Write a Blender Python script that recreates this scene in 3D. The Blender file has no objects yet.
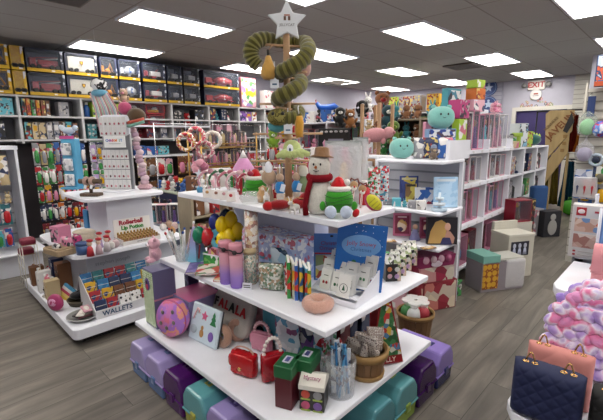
import bpy, bmesh, math, random
from mathutils import Vector, Matrix, Euler
C=bpy.context.scene.collection
PI=math.pi
rnd=random.Random(7)
# ---------- camera (solved from the ceiling grid) ----------
FPX=391.56; PITCH=.18545; ROLL=-.010748; YAW=.79605; CZ=1.55
cy_,sy_=math.cos(YAW),math.sin(YAW)
FW=Vector((sy_*math.cos(PITCH),cy_*math.cos(PITCH),-math.sin(PITCH)))
_rt=Vector((cy_,-sy_,0)); _up=_rt.cross(FW)
RT=math.cos(ROLL)*_rt+math.sin(ROLL)*_up; UP=-math.sin(ROLL)*_rt+math.cos(ROLL)*_up
O=Vector((0,0,CZ))
def at(u,v,z=None,x=None,y=None):
    d=RT*(u-301.5)/FPX-UP*(v-210)/FPX+FW
    k=(z-CZ)/d.z if z is not None else (x/d.x if x is not None else y/d.y)
    return O+d*k
def wpx(px,p): return px*((Vector(p)-O).dot(FW))/FPX
cam=bpy.data.cameras.new('camera'); co=bpy.data.objects.new('camera',cam); C.objects.link(co)
cam.sensor_width=36; cam.lens=FPX/603*36; cam.clip_start=.05
co.matrix_world=Matrix.Translation(O)@Matrix((RT,UP,-FW)).transposed().to_4x4()
bpy.context.scene.camera=co
# ---------- materials ----------
def lin(h):
    if not isinstance(h,str): return tuple(h)+(1,)
    h=h.lstrip('#'); r=[int(h[i:i+2],16)/255 for i in (0,2,4)]
    return tuple(c/12.92 if c<=.04045 else ((c+.055)/1.055)**2.4 for c in r)+(1,)
_mc={}
def _new(name):
    m=bpy.data.materials.new(name); m.use_nodes=True
    nt=m.node_tree; b=nt.nodes['Principled BSDF']; return m,nt,b
def N(nt,t,**k):
    n=nt.nodes.new(t)
    for a,v in k.items(): setattr(n,a,v)
    return n
def bump(nt,b,src,st,dist=.01):
    bp=N(nt,'ShaderNodeBump'); bp.inputs['Strength'].default_value=st; bp.inputs['Distance'].default_value=dist
    nt.links.new(src,bp.inputs['Height']); nt.links.new(bp.outputs[0],b.inputs['Normal'])
def mat(col,rough=.5,kind='plain',metal=0.,sc=60,c2=None,st=.4):
    key=('m',col,rough,kind,metal,sc,c2,st)
    if key in _mc: return _mc[key]
    m,nt,b=_new('%s_%s'%(kind,str(col).strip('#')))
    b.inputs['Base Color'].default_value=lin(col); b.inputs['Roughness'].default_value=rough; b.inputs['Metallic'].default_value=metal
    tc=N(nt,'ShaderNodeTexCoord')
    nz=N(nt,'ShaderNodeTexNoise'); nz.inputs['Scale'].default_value=sc; nz.inputs['Detail'].default_value=3
    nt.links.new(tc.outputs['Object'],nz.inputs['Vector'])
    if kind=='plain':
        mx=N(nt,'ShaderNodeMix',data_type='RGBA'); mx.inputs[6].default_value=lin(col); a=lin(col)
        mx.inputs[7].default_value=tuple(x*.88 for x in a[:3])+(1,); nz.inputs['Scale'].default_value=9
        nt.links.new(nz.outputs[0],mx.inputs[0]); nt.links.new(mx.outputs[2],b.inputs['Base Color'])
    if kind in('plush','fabric','knit'):
        b.inputs['Roughness'].default_value=.95; b.inputs['Specular IOR Level'].default_value=.15
        if kind=='plush': b.inputs['Sheen Weight'].default_value=.4
        mx=N(nt,'ShaderNodeMix',data_type='RGBA'); mx.inputs[6].default_value=lin(col)
        a=lin(c2) if c2 else tuple(x*.72 for x in lin(col)[:3])+(1,); mx.inputs[7].default_value=a
        nt.links.new(nz.outputs[0],mx.inputs[0]); nt.links.new(mx.outputs[2],b.inputs['Base Color'])
        bump(nt,b,nz.outputs[0],st,.006)
    if kind=='wood':
        mp=N(nt,'ShaderNodeMapping'); mp.inputs['Scale'].default_value=(1,1,.12)
        nt.links.new(tc.outputs['Object'],mp.inputs[0]); nt.links.new(mp.outputs[0],nz.inputs['Vector'])
        mx=N(nt,'ShaderNodeMix',data_type='RGBA'); mx.inputs[6].default_value=lin(col); mx.inputs[7].default_value=tuple(x*.6 for x in lin(col)[:3])+(1,)
        nt.links.new(nz.outputs[0],mx.inputs[0]); nt.links.new(mx.outputs[2],b.inputs['Base Color'])
    _mc[key]=m; return m
def art(pal,sc=30,rough=.4,kind='cells',emit=0,stretch=(1,1,1)):
    """printed graphics: palette picked cell by cell"""
    key=('a',tuple(pal),sc,rough,kind,stretch)
    if key in _mc: return _mc[key]
    m,nt,b=_new('print_'+pal[0].strip('#')); b.inputs['Roughness'].default_value=rough
    tc=N(nt,'ShaderNodeTexCoord'); mp=N(nt,'ShaderNodeMapping'); mp.inputs['Scale'].default_value=stretch
    nt.links.new(tc.outputs['Object'],mp.inputs[0])
    rp=N(nt,'ShaderNodeValToRGB'); rp.color_ramp.interpolation='CONSTANT'
    el=rp.color_ramp.elements
    while len(el)<len(pal): el.new(.5)
    if kind=='cells':
        t=N(nt,'ShaderNodeTexVoronoi'); t.inputs['Scale'].default_value=sc; t.inputs['Randomness'].default_value=1
        sp=N(nt,'ShaderNodeSeparateColor'); nt.links.new(mp.outputs[0],t.inputs['Vector']); nt.links.new(t.outputs['Color'],sp.inputs[0]); src=sp.outputs[0]
        lo,hi=0,1
    elif kind=='noise':
        t=N(nt,'ShaderNodeTexNoise'); t.inputs['Scale'].default_value=sc; t.inputs['Detail'].default_value=4
        nt.links.new(mp.outputs[0],t.inputs['Vector']); src=t.outputs[0]; lo,hi=.36,.64
    elif kind=='stripes':
        t=N(nt,'ShaderNodeTexWave'); t.inputs['Scale'].default_value=sc; t.inputs['Distortion'].default_value=1.5
        nt.links.new(mp.outputs[0],t.inputs['Vector']); src=t.outputs[1]; lo,hi=0,1
    elif kind=='dots':
        t=N(nt,'ShaderNodeTexVoronoi'); t.inputs['Scale'].default_value=sc; t.inputs['Randomness'].default_value=.25
        nt.links.new(mp.outputs[0],t.inputs['Vector']); src=t.outputs['Distance']; lo,hi=0,.9
    for i,c in enumerate(pal):
        el[i].position=lo+(hi-lo)*i/len(pal) if i else 0; el[i].color=lin(c)
    nt.links.new(src,rp.inputs[0]); nt.links.new(rp.outputs[0],b.inputs['Base Color'])
    _mc[key]=m; return m
def film(tint='#f4f6f8',alpha=.75,rough=.12,sc=25):
    key=('f',tint,alpha,rough)
    if key in _mc: return _mc[key]
    m,nt,b=_new('clear_film'); b.inputs['Base Color'].default_value=lin(tint); b.inputs['Roughness'].default_value=rough
    tr=N(nt,'ShaderNodeBsdfTransparent'); mx=N(nt,'ShaderNodeMixShader'); mx.inputs[0].default_value=alpha
    tc=N(nt,'ShaderNodeTexCoord'); nz=N(nt,'ShaderNodeTexNoise'); nz.inputs['Scale'].default_value=sc; nt.links.new(tc.outputs['Object'],nz.inputs['Vector'])
    bump(nt,b,nz.outputs[0],.5,.02)
    nt.links.new(b.outputs[0],mx.inputs[1]); nt.links.new(tr.outputs[0],mx.inputs[2]); nt.links.new(mx.outputs[0],nt.nodes['Material Output'].inputs[0])
    _mc[key]=m; return m
def emit(col,s):
    key=('e',col,s)
    if key in _mc: return _mc[key]
    m,nt,b=_new('light_diffuser'); b.inputs['Base Color'].default_value=lin(col); b.inputs['Emission Color'].default_value=lin(col); b.inputs['Emission Strength'].default_value=s
    _mc[key]=m; return m
def grad(stops,axis=2,lo=0,hi=1,rough=.35):
    """dyed colour running along a local axis of the thing"""
    m,nt,b=_new('dyed'); b.inputs['Roughness'].default_value=rough
    tc=N(nt,'ShaderNodeTexCoord'); sp=N(nt,'ShaderNodeSeparateXYZ'); mr=N(nt,'ShaderNodeMapRange'); mr.inputs[1].default_value=lo; mr.inputs[2].default_value=hi
    rp=N(nt,'ShaderNodeValToRGB'); el=rp.color_ramp.elements
    while len(el)<len(stops): el.new(.5)
    for i,c in enumerate(stops): el[i].position=i/(len(stops)-1); el[i].color=lin(c)
    nt.links.new(tc.outputs['Object'],sp.inputs[0]); nt.links.new(sp.outputs[axis],mr.inputs[0]); nt.links.new(mr.outputs[0],rp.inputs[0]); nt.links.new(rp.outputs[0],b.inputs['Base Color'])
    return m
# ---------- mesh builder ----------
def M4(at=(0,0,0),rot=(0,0,0)): return Matrix.Translation(Vector(at))@Euler(rot,'XYZ').to_matrix().to_4x4()
class MB:
    def __init__(s): s.bm=bmesh.new(); s.mats=[]
    def _mi(s,m):
        if m not in s.mats: s.mats.append(m)
        return s.mats.index(m)
    def _fin(s,vs,T,m,smooth=False):
        fs=set()
        for v in vs:
            v.co=T@v.co
            fs.update(v.link_faces)
        i=s._mi(m)
        for f in fs: f.material_index=i; f.smooth=smooth
        return s
    def box(s,sx,sy,sz,at=(0,0,0),rot=(0,0,0),bev=0,m=None,seg=1,center=False):
        b2=bmesh.new(); bmesh.ops.create_cube(b2,size=1)
        for v in b2.verts: v.co=Vector((v.co.x*sx,v.co.y*sy,v.co.z*sz+(0 if center else sz/2)))
        if bev>0: bmesh.ops.bevel(b2,geom=b2.edges[:],offset=bev,segments=seg,profile=.5,affect='EDGES')
        return s._merge(b2,M4(at,rot),m,bev>0 and seg>1)
    def _merge(s,b2,T,m,smooth=False):
        i=s._mi(m); mp={}
        for v in b2.verts: mp[v]=s.bm.verts.new(T@v.co)
        for f in b2.faces:
            try:
                g=s.bm.faces.new([mp[v] for v in f.verts]); g.material_index=i; g.smooth=smooth
            except ValueError: pass
        b2.free(); return s
    def lathe(s,prof,at=(0,0,0),rot=(0,0,0),seg=16,m=None,sy=1.,smooth=True):
        T=M4(at,rot); i=s._mi(m); rings=[]
        for r,z in prof:
            if r<1e-5: rings.append([s.bm.verts.new(T@Vector((0,0,z)))])
            else: rings.append([s.bm.verts.new(T@Vector((r*math.cos(2*PI*k/seg),sy*r*math.sin(2*PI*k/seg),z))) for k in range(seg)])
        for a,b in zip(rings,rings[1:]):
            for k in range(seg):
                k2=(k+1)%seg
                q=[a[k%len(a)],a[k2%len(a)],b[k2%len(b)],b[k%len(b)]]; u=[]
                for v in q:
                    if v not in u: u.append(v)
                if len(u)>2:
                    g=s.bm.faces.new(u); g.material_index=i; g.smooth=smooth
        for R,fl in ((rings[0],True),(rings[-1],False)):
            if len(R)>2:
                g=s.bm.faces.new(R[::-1] if fl else R); g.material_index=i
        return s
    def cyl(s,r,h,at=(0,0,0),rot=(0,0,0),seg=12,r2=None,m=None,sy=1.):
        return s.lathe([(r,0),(r if r2 is None else r2,h)],at,rot,seg,m,sy)
    def ell(s,rx,ry,rz,at=(0,0,0),rot=(0,0,0),m=None,seg=14,rings=9,pw=1.):
        T=M4(at,rot); n=rings; prof=[]
        for k in range(n+1):
            a=-PI/2+PI*k/n; prof.append((abs(math.cos(a))**pw,math.copysign(abs(math.sin(a))**pw,math.sin(a))))
        i=s._mi(m); R=[]
        for r,z in prof:
            if r<1e-4: R.append([s.bm.verts.new(T@Vector((0,0,z*rz)))])
            else: R.append([s.bm.verts.new(T@Vector((rx*r*math.copysign(abs(math.cos(t))**pw,math.cos(t)),ry*r*math.copysign(abs(math.sin(t))**pw,math.sin(t)),z*rz))) for t in [2*PI*j/seg for j in range(seg)]])
        for a,b in zip(R,R[1:]):
            for k in range(seg):
                k2=(k+1)%seg; u=[]
                for v in (a[k%len(a)],a[k2%len(a)],b[k2%len(b)],b[k%len(b)]):
                    if v not in u: u.append(v)
                if len(u)>2:
                    g=s.bm.faces.new(u); g.material_index=i; g.smooth=True
        return s
    def tube(s,pts,r,seg=6,m=None,closed=False,rad=None):
        pts=[Vector(p) for p in pts]; n=len(pts); i=s._mi(m); R=[]
        prev=None
        for k,p in enumerate(pts):
            if closed: t=pts[(k+1)%n]-pts[k-1]
            else: t=pts[min(k+1,n-1)]-pts[max(k-1,0)]
            if t.length<1e-9: t=Vector((0,0,1))
            t.normalize()
            a=prev if prev is not None else (Vector((0,0,1)) if abs(t.z)<.9 else Vector((1,0,0)))
            a=(a-t*a.dot(t)); a.normalize(); prev=a; b=t.cross(a)
            rr=rad[k] if rad else r
            R.append([s.bm.verts.new(p+a*rr*math.cos(2*PI*j/seg)+b*rr*math.sin(2*PI*j/seg)) for j in range(seg)])
        for k in range(n if closed else n-1):
            A,B=R[k],R[(k+1)%n]
            for j in range(seg):
                g=s.bm.faces.new([A[j],A[(j+1)%seg],B[(j+1)%seg],B[j]]); g.material_index=i; g.smooth=True
        if not closed:
            for Q in (R[0][::-1],R[-1]):
                g=s.bm.faces.new(Q); g.material_index=i
        return s
    def prism(s,poly,depth,at=(0,0,0),rot=(0,0,0),m=None,bev=0):
        """polygon in local XZ, thickness along local Y (centred)"""
        b2=bmesh.new(); f=b2.faces.new([b2.verts.new((x,-depth/2,z)) for x,z in poly])
        r=bmesh.ops.extrude_face_region(b2,geom=[f])
        for v in [g for g in r['geom'] if isinstance(g,bmesh.types.BMVert)]: v.co.y+=depth
        bmesh.ops.recalc_face_normals(b2,faces=b2.faces[:])
        if bev: bmesh.ops.bevel(b2,geom=b2.edges[:],offset=bev,segments=2,profile=.5,affect='EDGES')
        return s._merge(b2,M4(at,rot),m)
    def grid(s,fn,nu,nv,m=None,closed_u=False):
        i=s._mi(m); V=[[s.bm.verts.new(Vector(fn(a/nu,b/nv))) for b in range(nv+1)] for a in range(nu+(0 if closed_u else 1))]
        L=len(V)
        for a in range(nu):
            for b in range(nv):
                g=s.bm.faces.new([V[a][b],V[(a+1)%L][b],V[(a+1)%L][b+1],V[a][b+1]]); g.material_index=i; g.smooth=True
        return s
    def build(s,name,parent=None,loc=None,rot=None,solid=0):
        bmesh.ops.recalc_face_normals(s.bm,faces=s.bm.faces[:])
        me=bpy.data.meshes.new(name); s.bm.to_mesh(me); s.bm.free()
        for m in s.mats: me.materials.append(m)
        o=bpy.data.objects.new(name,me); C.objects.link(o)
        if parent: o.parent=parent
        if loc is not None: o.location=loc
        if rot is not None: o.rotation_euler=rot
        if solid:
            md=o.modifiers.new('solid','SOLIDIFY'); md.thickness=solid
        return o
def tag(o,label,cat,group=None,kind=None):
    if label: o['label']=label
    if cat: o['category']=cat
    if group: o['group']=group
    if kind: o['kind']=kind
    return o
def thing(name,label,cat,loc=(0,0,0),rz=0,group=None,rot=None):
    o=bpy.data.objects.new(name,None); C.objects.link(o); o.empty_display_size=.05
    o.location=loc; o.rotation_euler=rot if rot else (0,0,rz); return tag(o,label,cat,group)
def struct(o): o['kind']='structure'; return o
def dup(root,loc,rz=None,label=None,group=None,rot=None,scale=None):
    r=root.copy(); C.objects.link(r); r.location=loc
    if rot is not None: r.rotation_euler=rot
    elif rz is not None: r.rotation_euler=(0,0,rz)
    if scale is not None: r.scale=(scale,)*3 if not hasattr(scale,'__len__') else scale
    if label: r['label']=label
    if group: r['group']=group
    for ch in list(root.children):
        c=ch.copy(); C.objects.link(c); c.parent=r
        for g in list(ch.children):
            d=g.copy(); C.objects.link(d); d.parent=c
    return r
def text(s,size,parent,at=(0,0,0),rot=(PI/2,0,0),m=None,ext=.0006,name='lettering',align='CENTER',bold=0):
    cu=bpy.data.curves.new(name,'FONT'); cu.body=s; cu.size=size; cu.align_x=align; cu.align_y='CENTER'; cu.extrude=ext; cu.offset=bold; cu.resolution_u=2
    cu.materials.append(m)
    tmp=bpy.data.objects.new(name,cu); me=bpy.data.meshes.new_from_object(tmp); bpy.data.objects.remove(tmp); me.name=name
    o=bpy.data.objects.new(name,me); C.objects.link(o); o.parent=parent; o.location=at; o.rotation_euler=rot
    return o
WHITE=mat('#eceef6',.35); CREAM=mat('#d9d5cc',.5); BLACK=mat('#141416',.4); CHROME=mat('#c8c8cc',.2,metal=1)
GOLD=mat('#d8b070',.25,metal=1); CLEAR=film(); CLEAR2=film('#ffffff',.6,.2)
NX=-PI/2   # front turned towards -x
# ---------- room ----------
CEIL=2.832
def floor_mat():
    m,nt,b=_new('grey_plank_floor'); b.inputs['Roughness'].default_value=.42
    tc=N(nt,'ShaderNodeTexCoord')
    br=N(nt,'ShaderNodeTexBrick'); br.offset=.37; br.inputs['Scale'].default_value=1; br.inputs['Brick Width'].default_value=1.22; br.inputs['Row Height'].default_value=.18
    br.inputs['Mortar Size'].default_value=.0018; br.inputs['Color1'].default_value=(.2,.2,.2,1); br.inputs['Color2'].default_value=(.9,.9,.9,1); br.inputs['Mortar'].default_value=(0,0,0,1)
    nt.links.new(tc.outputs['Object'],br.inputs['Vector'])
    mp=N(nt,'ShaderNodeMapping'); mp.inputs['Scale'].default_value=(.8,6,1)
    ad=N(nt,'ShaderNodeVectorMath',operation='MULTIPLY_ADD'); ad.inputs[1].default_value=(7,7,0)
    nt.links.new(br.outputs['Color'],ad.inputs[0]); nt.links.new(tc.outputs['Object'],ad.inputs[2]); nt.links.new(ad.outputs[0],mp.inputs[0])
    nz=N(nt,'ShaderNodeTexNoise'); nz.inputs['Scale'].default_value=1.6; nz.inputs['Detail'].default_value=8; nz.inputs['Roughness'].default_value=.6; nz.inputs['Distortion'].default_value=.5
    nt.links.new(mp.outputs[0],nz.inputs['Vector'])
    rp=N(nt,'ShaderNodeValToRGB'); el=rp.color_ramp.elements; el[0].position=.3; el[0].color=lin('#57524c'); el[1].position=.72; el[1].color=lin('#8d867c')
    e=el.new(.5); e.color=lin('#716b63')
    nt.links.new(nz.outputs[0],rp.inputs[0])
    mx=N(nt,'ShaderNodeMix',data_type='RGBA',blend_type='MULTIPLY'); mx.inputs[0].default_value=.55
    sh=N(nt,'ShaderNodeMapRange'); sh.inputs[3].default_value=.6; sh.inputs[4].default_value=1.05
    nt.links.new(br.outputs['Color'],sh.inputs[0]); nt.links.new(rp.outputs[0],mx.inputs[6]); nt.links.new(sh.outputs[0],mx.inputs[7])
    m2=N(nt,'ShaderNodeMix',data_type='RGBA'); m2.inputs[7].default_value=lin('#3a3632'); nt.links.new(br.outputs['Fac'],m2.inputs[0]); nt.links.new(mx.outputs[2],m2.inputs[6])
    nt.links.new(m2.outputs[2],b.inputs['Base Color'])
    return m
def ceil_mat():
    m,nt,b=_new('ceiling_tiles'); b.inputs['Roughness'].default_value=.9
    tc=N(nt,'ShaderNodeTexCoord'); br=N(nt,'ShaderNodeTexBrick'); br.offset=0; br.inputs['Scale'].default_value=1
    br.inputs['Brick Width'].default_value=1.236; br.inputs['Row Height'].default_value=.585; br.inputs['Mortar Size'].default_value=.009; br.inputs['Mortar Smooth'].default_value=.2
    br.inputs['Color1'].default_value=lin('#b2b0ac'); br.inputs['Color2'].default_value=lin('#acaaa6'); br.inputs['Mortar'].default_value=lin('#8d8782')
    mp=N(nt,'ShaderNodeMapping'); mp.inputs['Location'].default_value=(-(2.45-.618),-(2.6-.2925),0)
    nt.links.new(tc.outputs['Object'],mp.inputs[0]); nt.links.new(mp.outputs[0],br.inputs['Vector']); 
    nz=N(nt,'ShaderNodeTexNoise'); nz.inputs['Scale'].default_value=120; nt.links.new(tc.outputs['Object'],nz.inputs['Vector'])
    mx=N(nt,'ShaderNodeMix',data_type='RGBA',blend_type='MULTIPLY'); mx.inputs[0].default_value=.25; nt.links.new(br.outputs['Color'],mx.inputs[6]); nt.links.new(nz.outputs[0],mx.inputs[7])
    nt.links.new(mx.outputs[2],b.inputs['Base Color']); bump(nt,b,br.outputs['Fac'],-.6,.01)
    return m
def slat_mat(col):
    m,nt,b=_new('slatwall'); b.inputs['Base Color'].default_value=lin(col)
    b.inputs['Roughness'].default_value=.5; return m
x0,x1,y0,y1=-2.2,10.75,-3.2,6.85
struct(MB().box(x1-x0,y1-y0,.1,((x0+x1)/2,(y0+y1)/2,-.1),m=floor_mat()).build('floor'))
struct(MB().box(x1-x0,y1-y0,.1,((x0+x1)/2,(y0+y1)/2,CEIL),m=ceil_mat()).build('ceiling'))
LIL=mat('#b9b8c6',.7)
struct(MB().box(x1-x0,.1,CEIL,((x0+x1)/2,y1+.05,0),m=LIL).build('wall_left'))
w=MB(); w.box(.1,y1-3.12,CEIL,(x1+.05,(y1+3.12)/2,0),m=LIL); w.box(.1,3.12-y0,CEIL-2.1,(x1+.05,(3.12+y0)/2,2.1),m=LIL); w.box(.1,2.05-y0,2.1,(x1+.05,(2.05+y0)/2,0),m=LIL)
struct(w.build('wall_back'))
struct(MB().box(x1-x0,.1,CEIL,((x0+x1)/2,y0-.05,0),m=LIL).build('wall_right'))
struct(MB().box(.1,y1-y0,CEIL,(x0-.05,(y0+y1)/2,0),m=LIL).build('wall_front'))
# jog of the right side room
struct(MB().box(.12,1.32-y0,CEIL,(8.4,(1.32+y0)/2,0),m=LIL).build('wall_partition'))
d=MB().box(.05,1.07,2.1,(x1+.03,2.585,0),m=mat('#3a2f66',.6)).build('door_1'); struct(d)
t=MB(); t.box(.06,.09,2.1,(x1-.02,3.16,0),m=CREAM); t.box(.06,.09,2.1,(x1-.02,2.01,0),m=CREAM); t.box(.06,1.24,.09,(x1-.02,2.585,2.1),m=CREAM); struct(t.build('trim_1'))
# ceiling lights
k=0
for ix,lx in enumerate((-.05,2.45,4.95,7.43,9.83)):
    for ly in (-2.68,-.93,.82,2.6,4.34,6.1):
        t=thing('ceiling_light','flush ceiling light panel with a glowing white diffuser','ceiling light',(lx,ly,CEIL),group='ceiling light panels')
        MB().box(1.12,.53,.012,(0,0,-.02),m=emit('#fffaf2',9.)).build('diffuser',t)
        f=MB()
        for sx in(-1,1): f.box(.03,.58,.022,(sx*.575,0,-.022),m=WHITE)
        for sy in(-1,1): f.box(1.12,.025,.022,(0,sy*.278,-.022),m=WHITE)
        f.build('frame',t)
def vent(x,y,lab):
    t=thing('ceiling_vent',lab,'vent',(x,y,CEIL)); t.scale=(.62 if x<2 else 1,)*3; MB().box(.56,.5,.01,(0,0,-.012),m=mat('#2a2826',.8)).build('backing',t)
    s=MB(); 
    for i in range(8): s.box(.54,.018,.02,(0,-.22+i*.063,-.034),(.6,0,0),m=mat('#6b6662',.6))
    s.build('slat',t)
    f=MB(); [f.box(.6,.03,.02,(0,sy*.265,-.03),m=mat('#77716b',.6)) for sy in(-1,1)]; [f.box(.03,.5,.02,(sx*.285,0,-.03),m=mat('#77716b',.6)) for sx in(-1,1)]; f.build('frame',t)
p=at(464,65.5,z=CEIL); vent(p.x,p.y,'square dark ceiling vent grille between the light panels, over the purple door side')
p=at(64,-3,z=CEIL); vent(p.x,p.y,'dark ceiling vent grille nearest the yellow truck boxes')
p=at(337,81.5,z=CEIL); vent(p.x,p.y,'dark ceiling vent grille far back, beyond the star topped tree')
wd=bpy.data.worlds.new('world'); bpy.context.scene.world=wd; wd.use_nodes=True; wd.node_tree.nodes['Background'].inputs[0].default_value=(.8,.85,1,1); wd.node_tree.nodes['Background'].inputs[1].default_value=.1
sc=bpy.context.scene; sc.view_settings.view_transform='Standard'; sc.view_settings.look='None'; sc.view_settings.gamma=1; sc.view_settings.exposure=.45
sc.cycles.use_denoising=True; sc.cycles.max_bounces=8; sc.cycles.transparent_max_bounces=24
# ---------- fixtures ----------
def shelfplate(mb,x0,x1,y0,y1,ztop,th=.03,m=None,r=.0):
    mb.box(x1-x0,y1-y0,th,((x0+x1)/2,(y0+y1)/2,ztop-th),bev=.004,m=m or WHITE)
ZB,ZM,ZT=.34,.76,1.2
t=thing('display_stand','large white three tier display stand holding the star topped tree','display stand',(1.52,1.68,0))
def L(mb,*a,**k): shelfplate(mb,a[0]-1.52,a[1]-1.52,a[2]-1.68,a[3]-1.68,a[4],**k)
for nm,a in (('bottom_shelf',(.965,2.08,.96,2.53,ZB)),('middle_shelf',(1.13,2.03,.975,2.44,ZM)),('top_shelf',(1.25,1.7,1.01,2.36,ZT))):
    b=MB(); L(b,*a); b.build(nm,t)
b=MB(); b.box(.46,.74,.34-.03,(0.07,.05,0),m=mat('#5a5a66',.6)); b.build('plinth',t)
b=MB(); b.box(.3,.7,.76-.34-.03,(0.16,0.12,ZB),m=mat('#8e8c98',.4)); b.build('lower_riser',t)  # darker grey puts the shade under the middle shelf into the colour
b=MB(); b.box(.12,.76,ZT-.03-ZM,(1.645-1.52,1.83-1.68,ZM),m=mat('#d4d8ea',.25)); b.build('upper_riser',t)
# left stand
t=thing('display_stand','white tiered display stand with rounded plates holding the bracelet spinner','display stand',(1.35,3.9,0))
def plate(x0,x1,y0,y1,z,th,r=.1,m=WHITE):
    pts=[]; 
    for (cx,cy,a0) in ((x1-r,y1-r,0),(x0+r,y1-r,1),(x0+r,y0+r,2),(x1-r,y0+r,3)):
        for k in range(5):
            a=(a0+k/4)*PI/2; pts.append((cx+r*math.cos(a),cy+r*math.sin(a)))
    return MB().prism([(p[0],p[1]) for p in pts],th,(0,0,z-th/2),(-PI/2,0,0),m=m) if 0 else _plate(pts,z,th,m)
def _plate(pts,z,th,m):
    b=MB(); b2=bmesh.new(); f=b2.faces.new([b2.verts.new((x,y,z-th)) for x,y in pts]); r=bmesh.ops.extrude_face_region(b2,geom=[f])
    for v in [g for g in r['geom'] if isinstance(g,bmesh.types.BMVert)]: v.co.z+=th
    bmesh.ops.recalc_face_normals(b2,faces=b2.faces[:]); bmesh.ops.bevel(b2,geom=b2.edges[:],offset=.004,segments=1,affect='EDGES'); b._merge(b2,Matrix(),m); return b
plate(.73-1.35,2.1-1.35,3.08-3.9,4.7-3.9,.15,.08,.05).build('bottom_plate',t)
MB().box(1.2,1.44,.07,(0.06,0,0),m=BLACK).build('plinth',t)
MB().box(.8,.8,.62-.15-.035,(.06,.09,.15),m=mat('#b9bcc4',.35)).build('lower_riser',t)
plate(.865-1.35,1.86-1.35,3.4-3.9,4.55-3.9,.62,.035,.12).build('middle_plate',t)
MB().box(.42,.5,1.05-.62-.03,(.1,0,.62),m=mat('#d9dbe4',.3)).build('upper_riser',t)
plate(1.04-1.35,1.76-1.35,3.53-3.9,4.25-3.9,1.05,.03,.1).build('top_plate',t)
# ---------- shared makers ----------
WIN=film('#8890a0',.9,.35)
def dep(u,v,D):
    return O+(RT*(u-301.5)/FPX-UP*(v-210)/FPX+FW)*D
def carton(name,label,loc,rz,w,d,h,body,front=None,group=None,bev=.002,cat='box',top=None,side=None,frame=.08,window=None,inside=None,rot=None,open_side=False):
    """box standing on its base; front printed panel or clear window with goods behind it"""
    t=thing(name,label,cat,loc,rz,group,rot)
    body=body if not isinstance(body,str) else mat(body,.45)
    b=MB()
    if window:
        e=min(w,h)*frame; b.box(w,.004,h,(0,d/2-.002,0),m=body)
        b.box(w,d,e,(0,0,0),m=body); b.box(w,d,e*.6,(0,0,h-e*.6),m=body)
        if open_side:
            for sx in(-1,1): b.box(e*.6,e*.6,h,(sx*(w/2-e*.3),-d/2+e*.3,0),m=body); b.box(e*.6,e*.8,h,(sx*(w/2-e*.3),d/2-e*.4,0),m=body)
            for sx in(-1,1): MB().box(.002,d-e,h-e*1.4,(sx*(w/2-.003),0,e*.9),m=WIN).build('side_window',t)
        else:
            for sx in(-1,1): b.box(e*.6,d,h,(sx*(w/2-e*.3),0,0),m=body)
        b.build('box_body',t)
        if inside: inside(t,w-e*1.2,d,h-e*1.6,e)
        MB().box(w-e,.002,h-e*1.4,(0,-d/2+.001,e*.9),m=window if not isinstance(window,bool) else CLEAR).build('window_film',t)
        if front: MB().box(w,.003,h*.16,(0,-d/2-.002,0),m=front).build('printed_band',t)
    else:
        b.box(w,d,h,bev=bev,m=body).build('box_body',t)
        if front: MB().box(w*.94,.003,h*.94,(0,-d/2-.001,h*.03),m=front).build('printed_panel',t)
    if side: MB().box(.003,d*.94,h*.94,(-w/2-.001,0,h*.03),m=side).build('side_panel',t)
    if top: MB().box(w*.96,d*.96,.002,(0,0,h),m=top).build('lid_panel',t)
    return t
def eyes(t,s,x,y,z,r=.012,m=BLACK):
    for sx in(-1,1): MB().ell(r,r*.7,r*1.2,(sx*x,y,z),m=m,seg=8,rings=5).build('eye',t)
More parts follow.
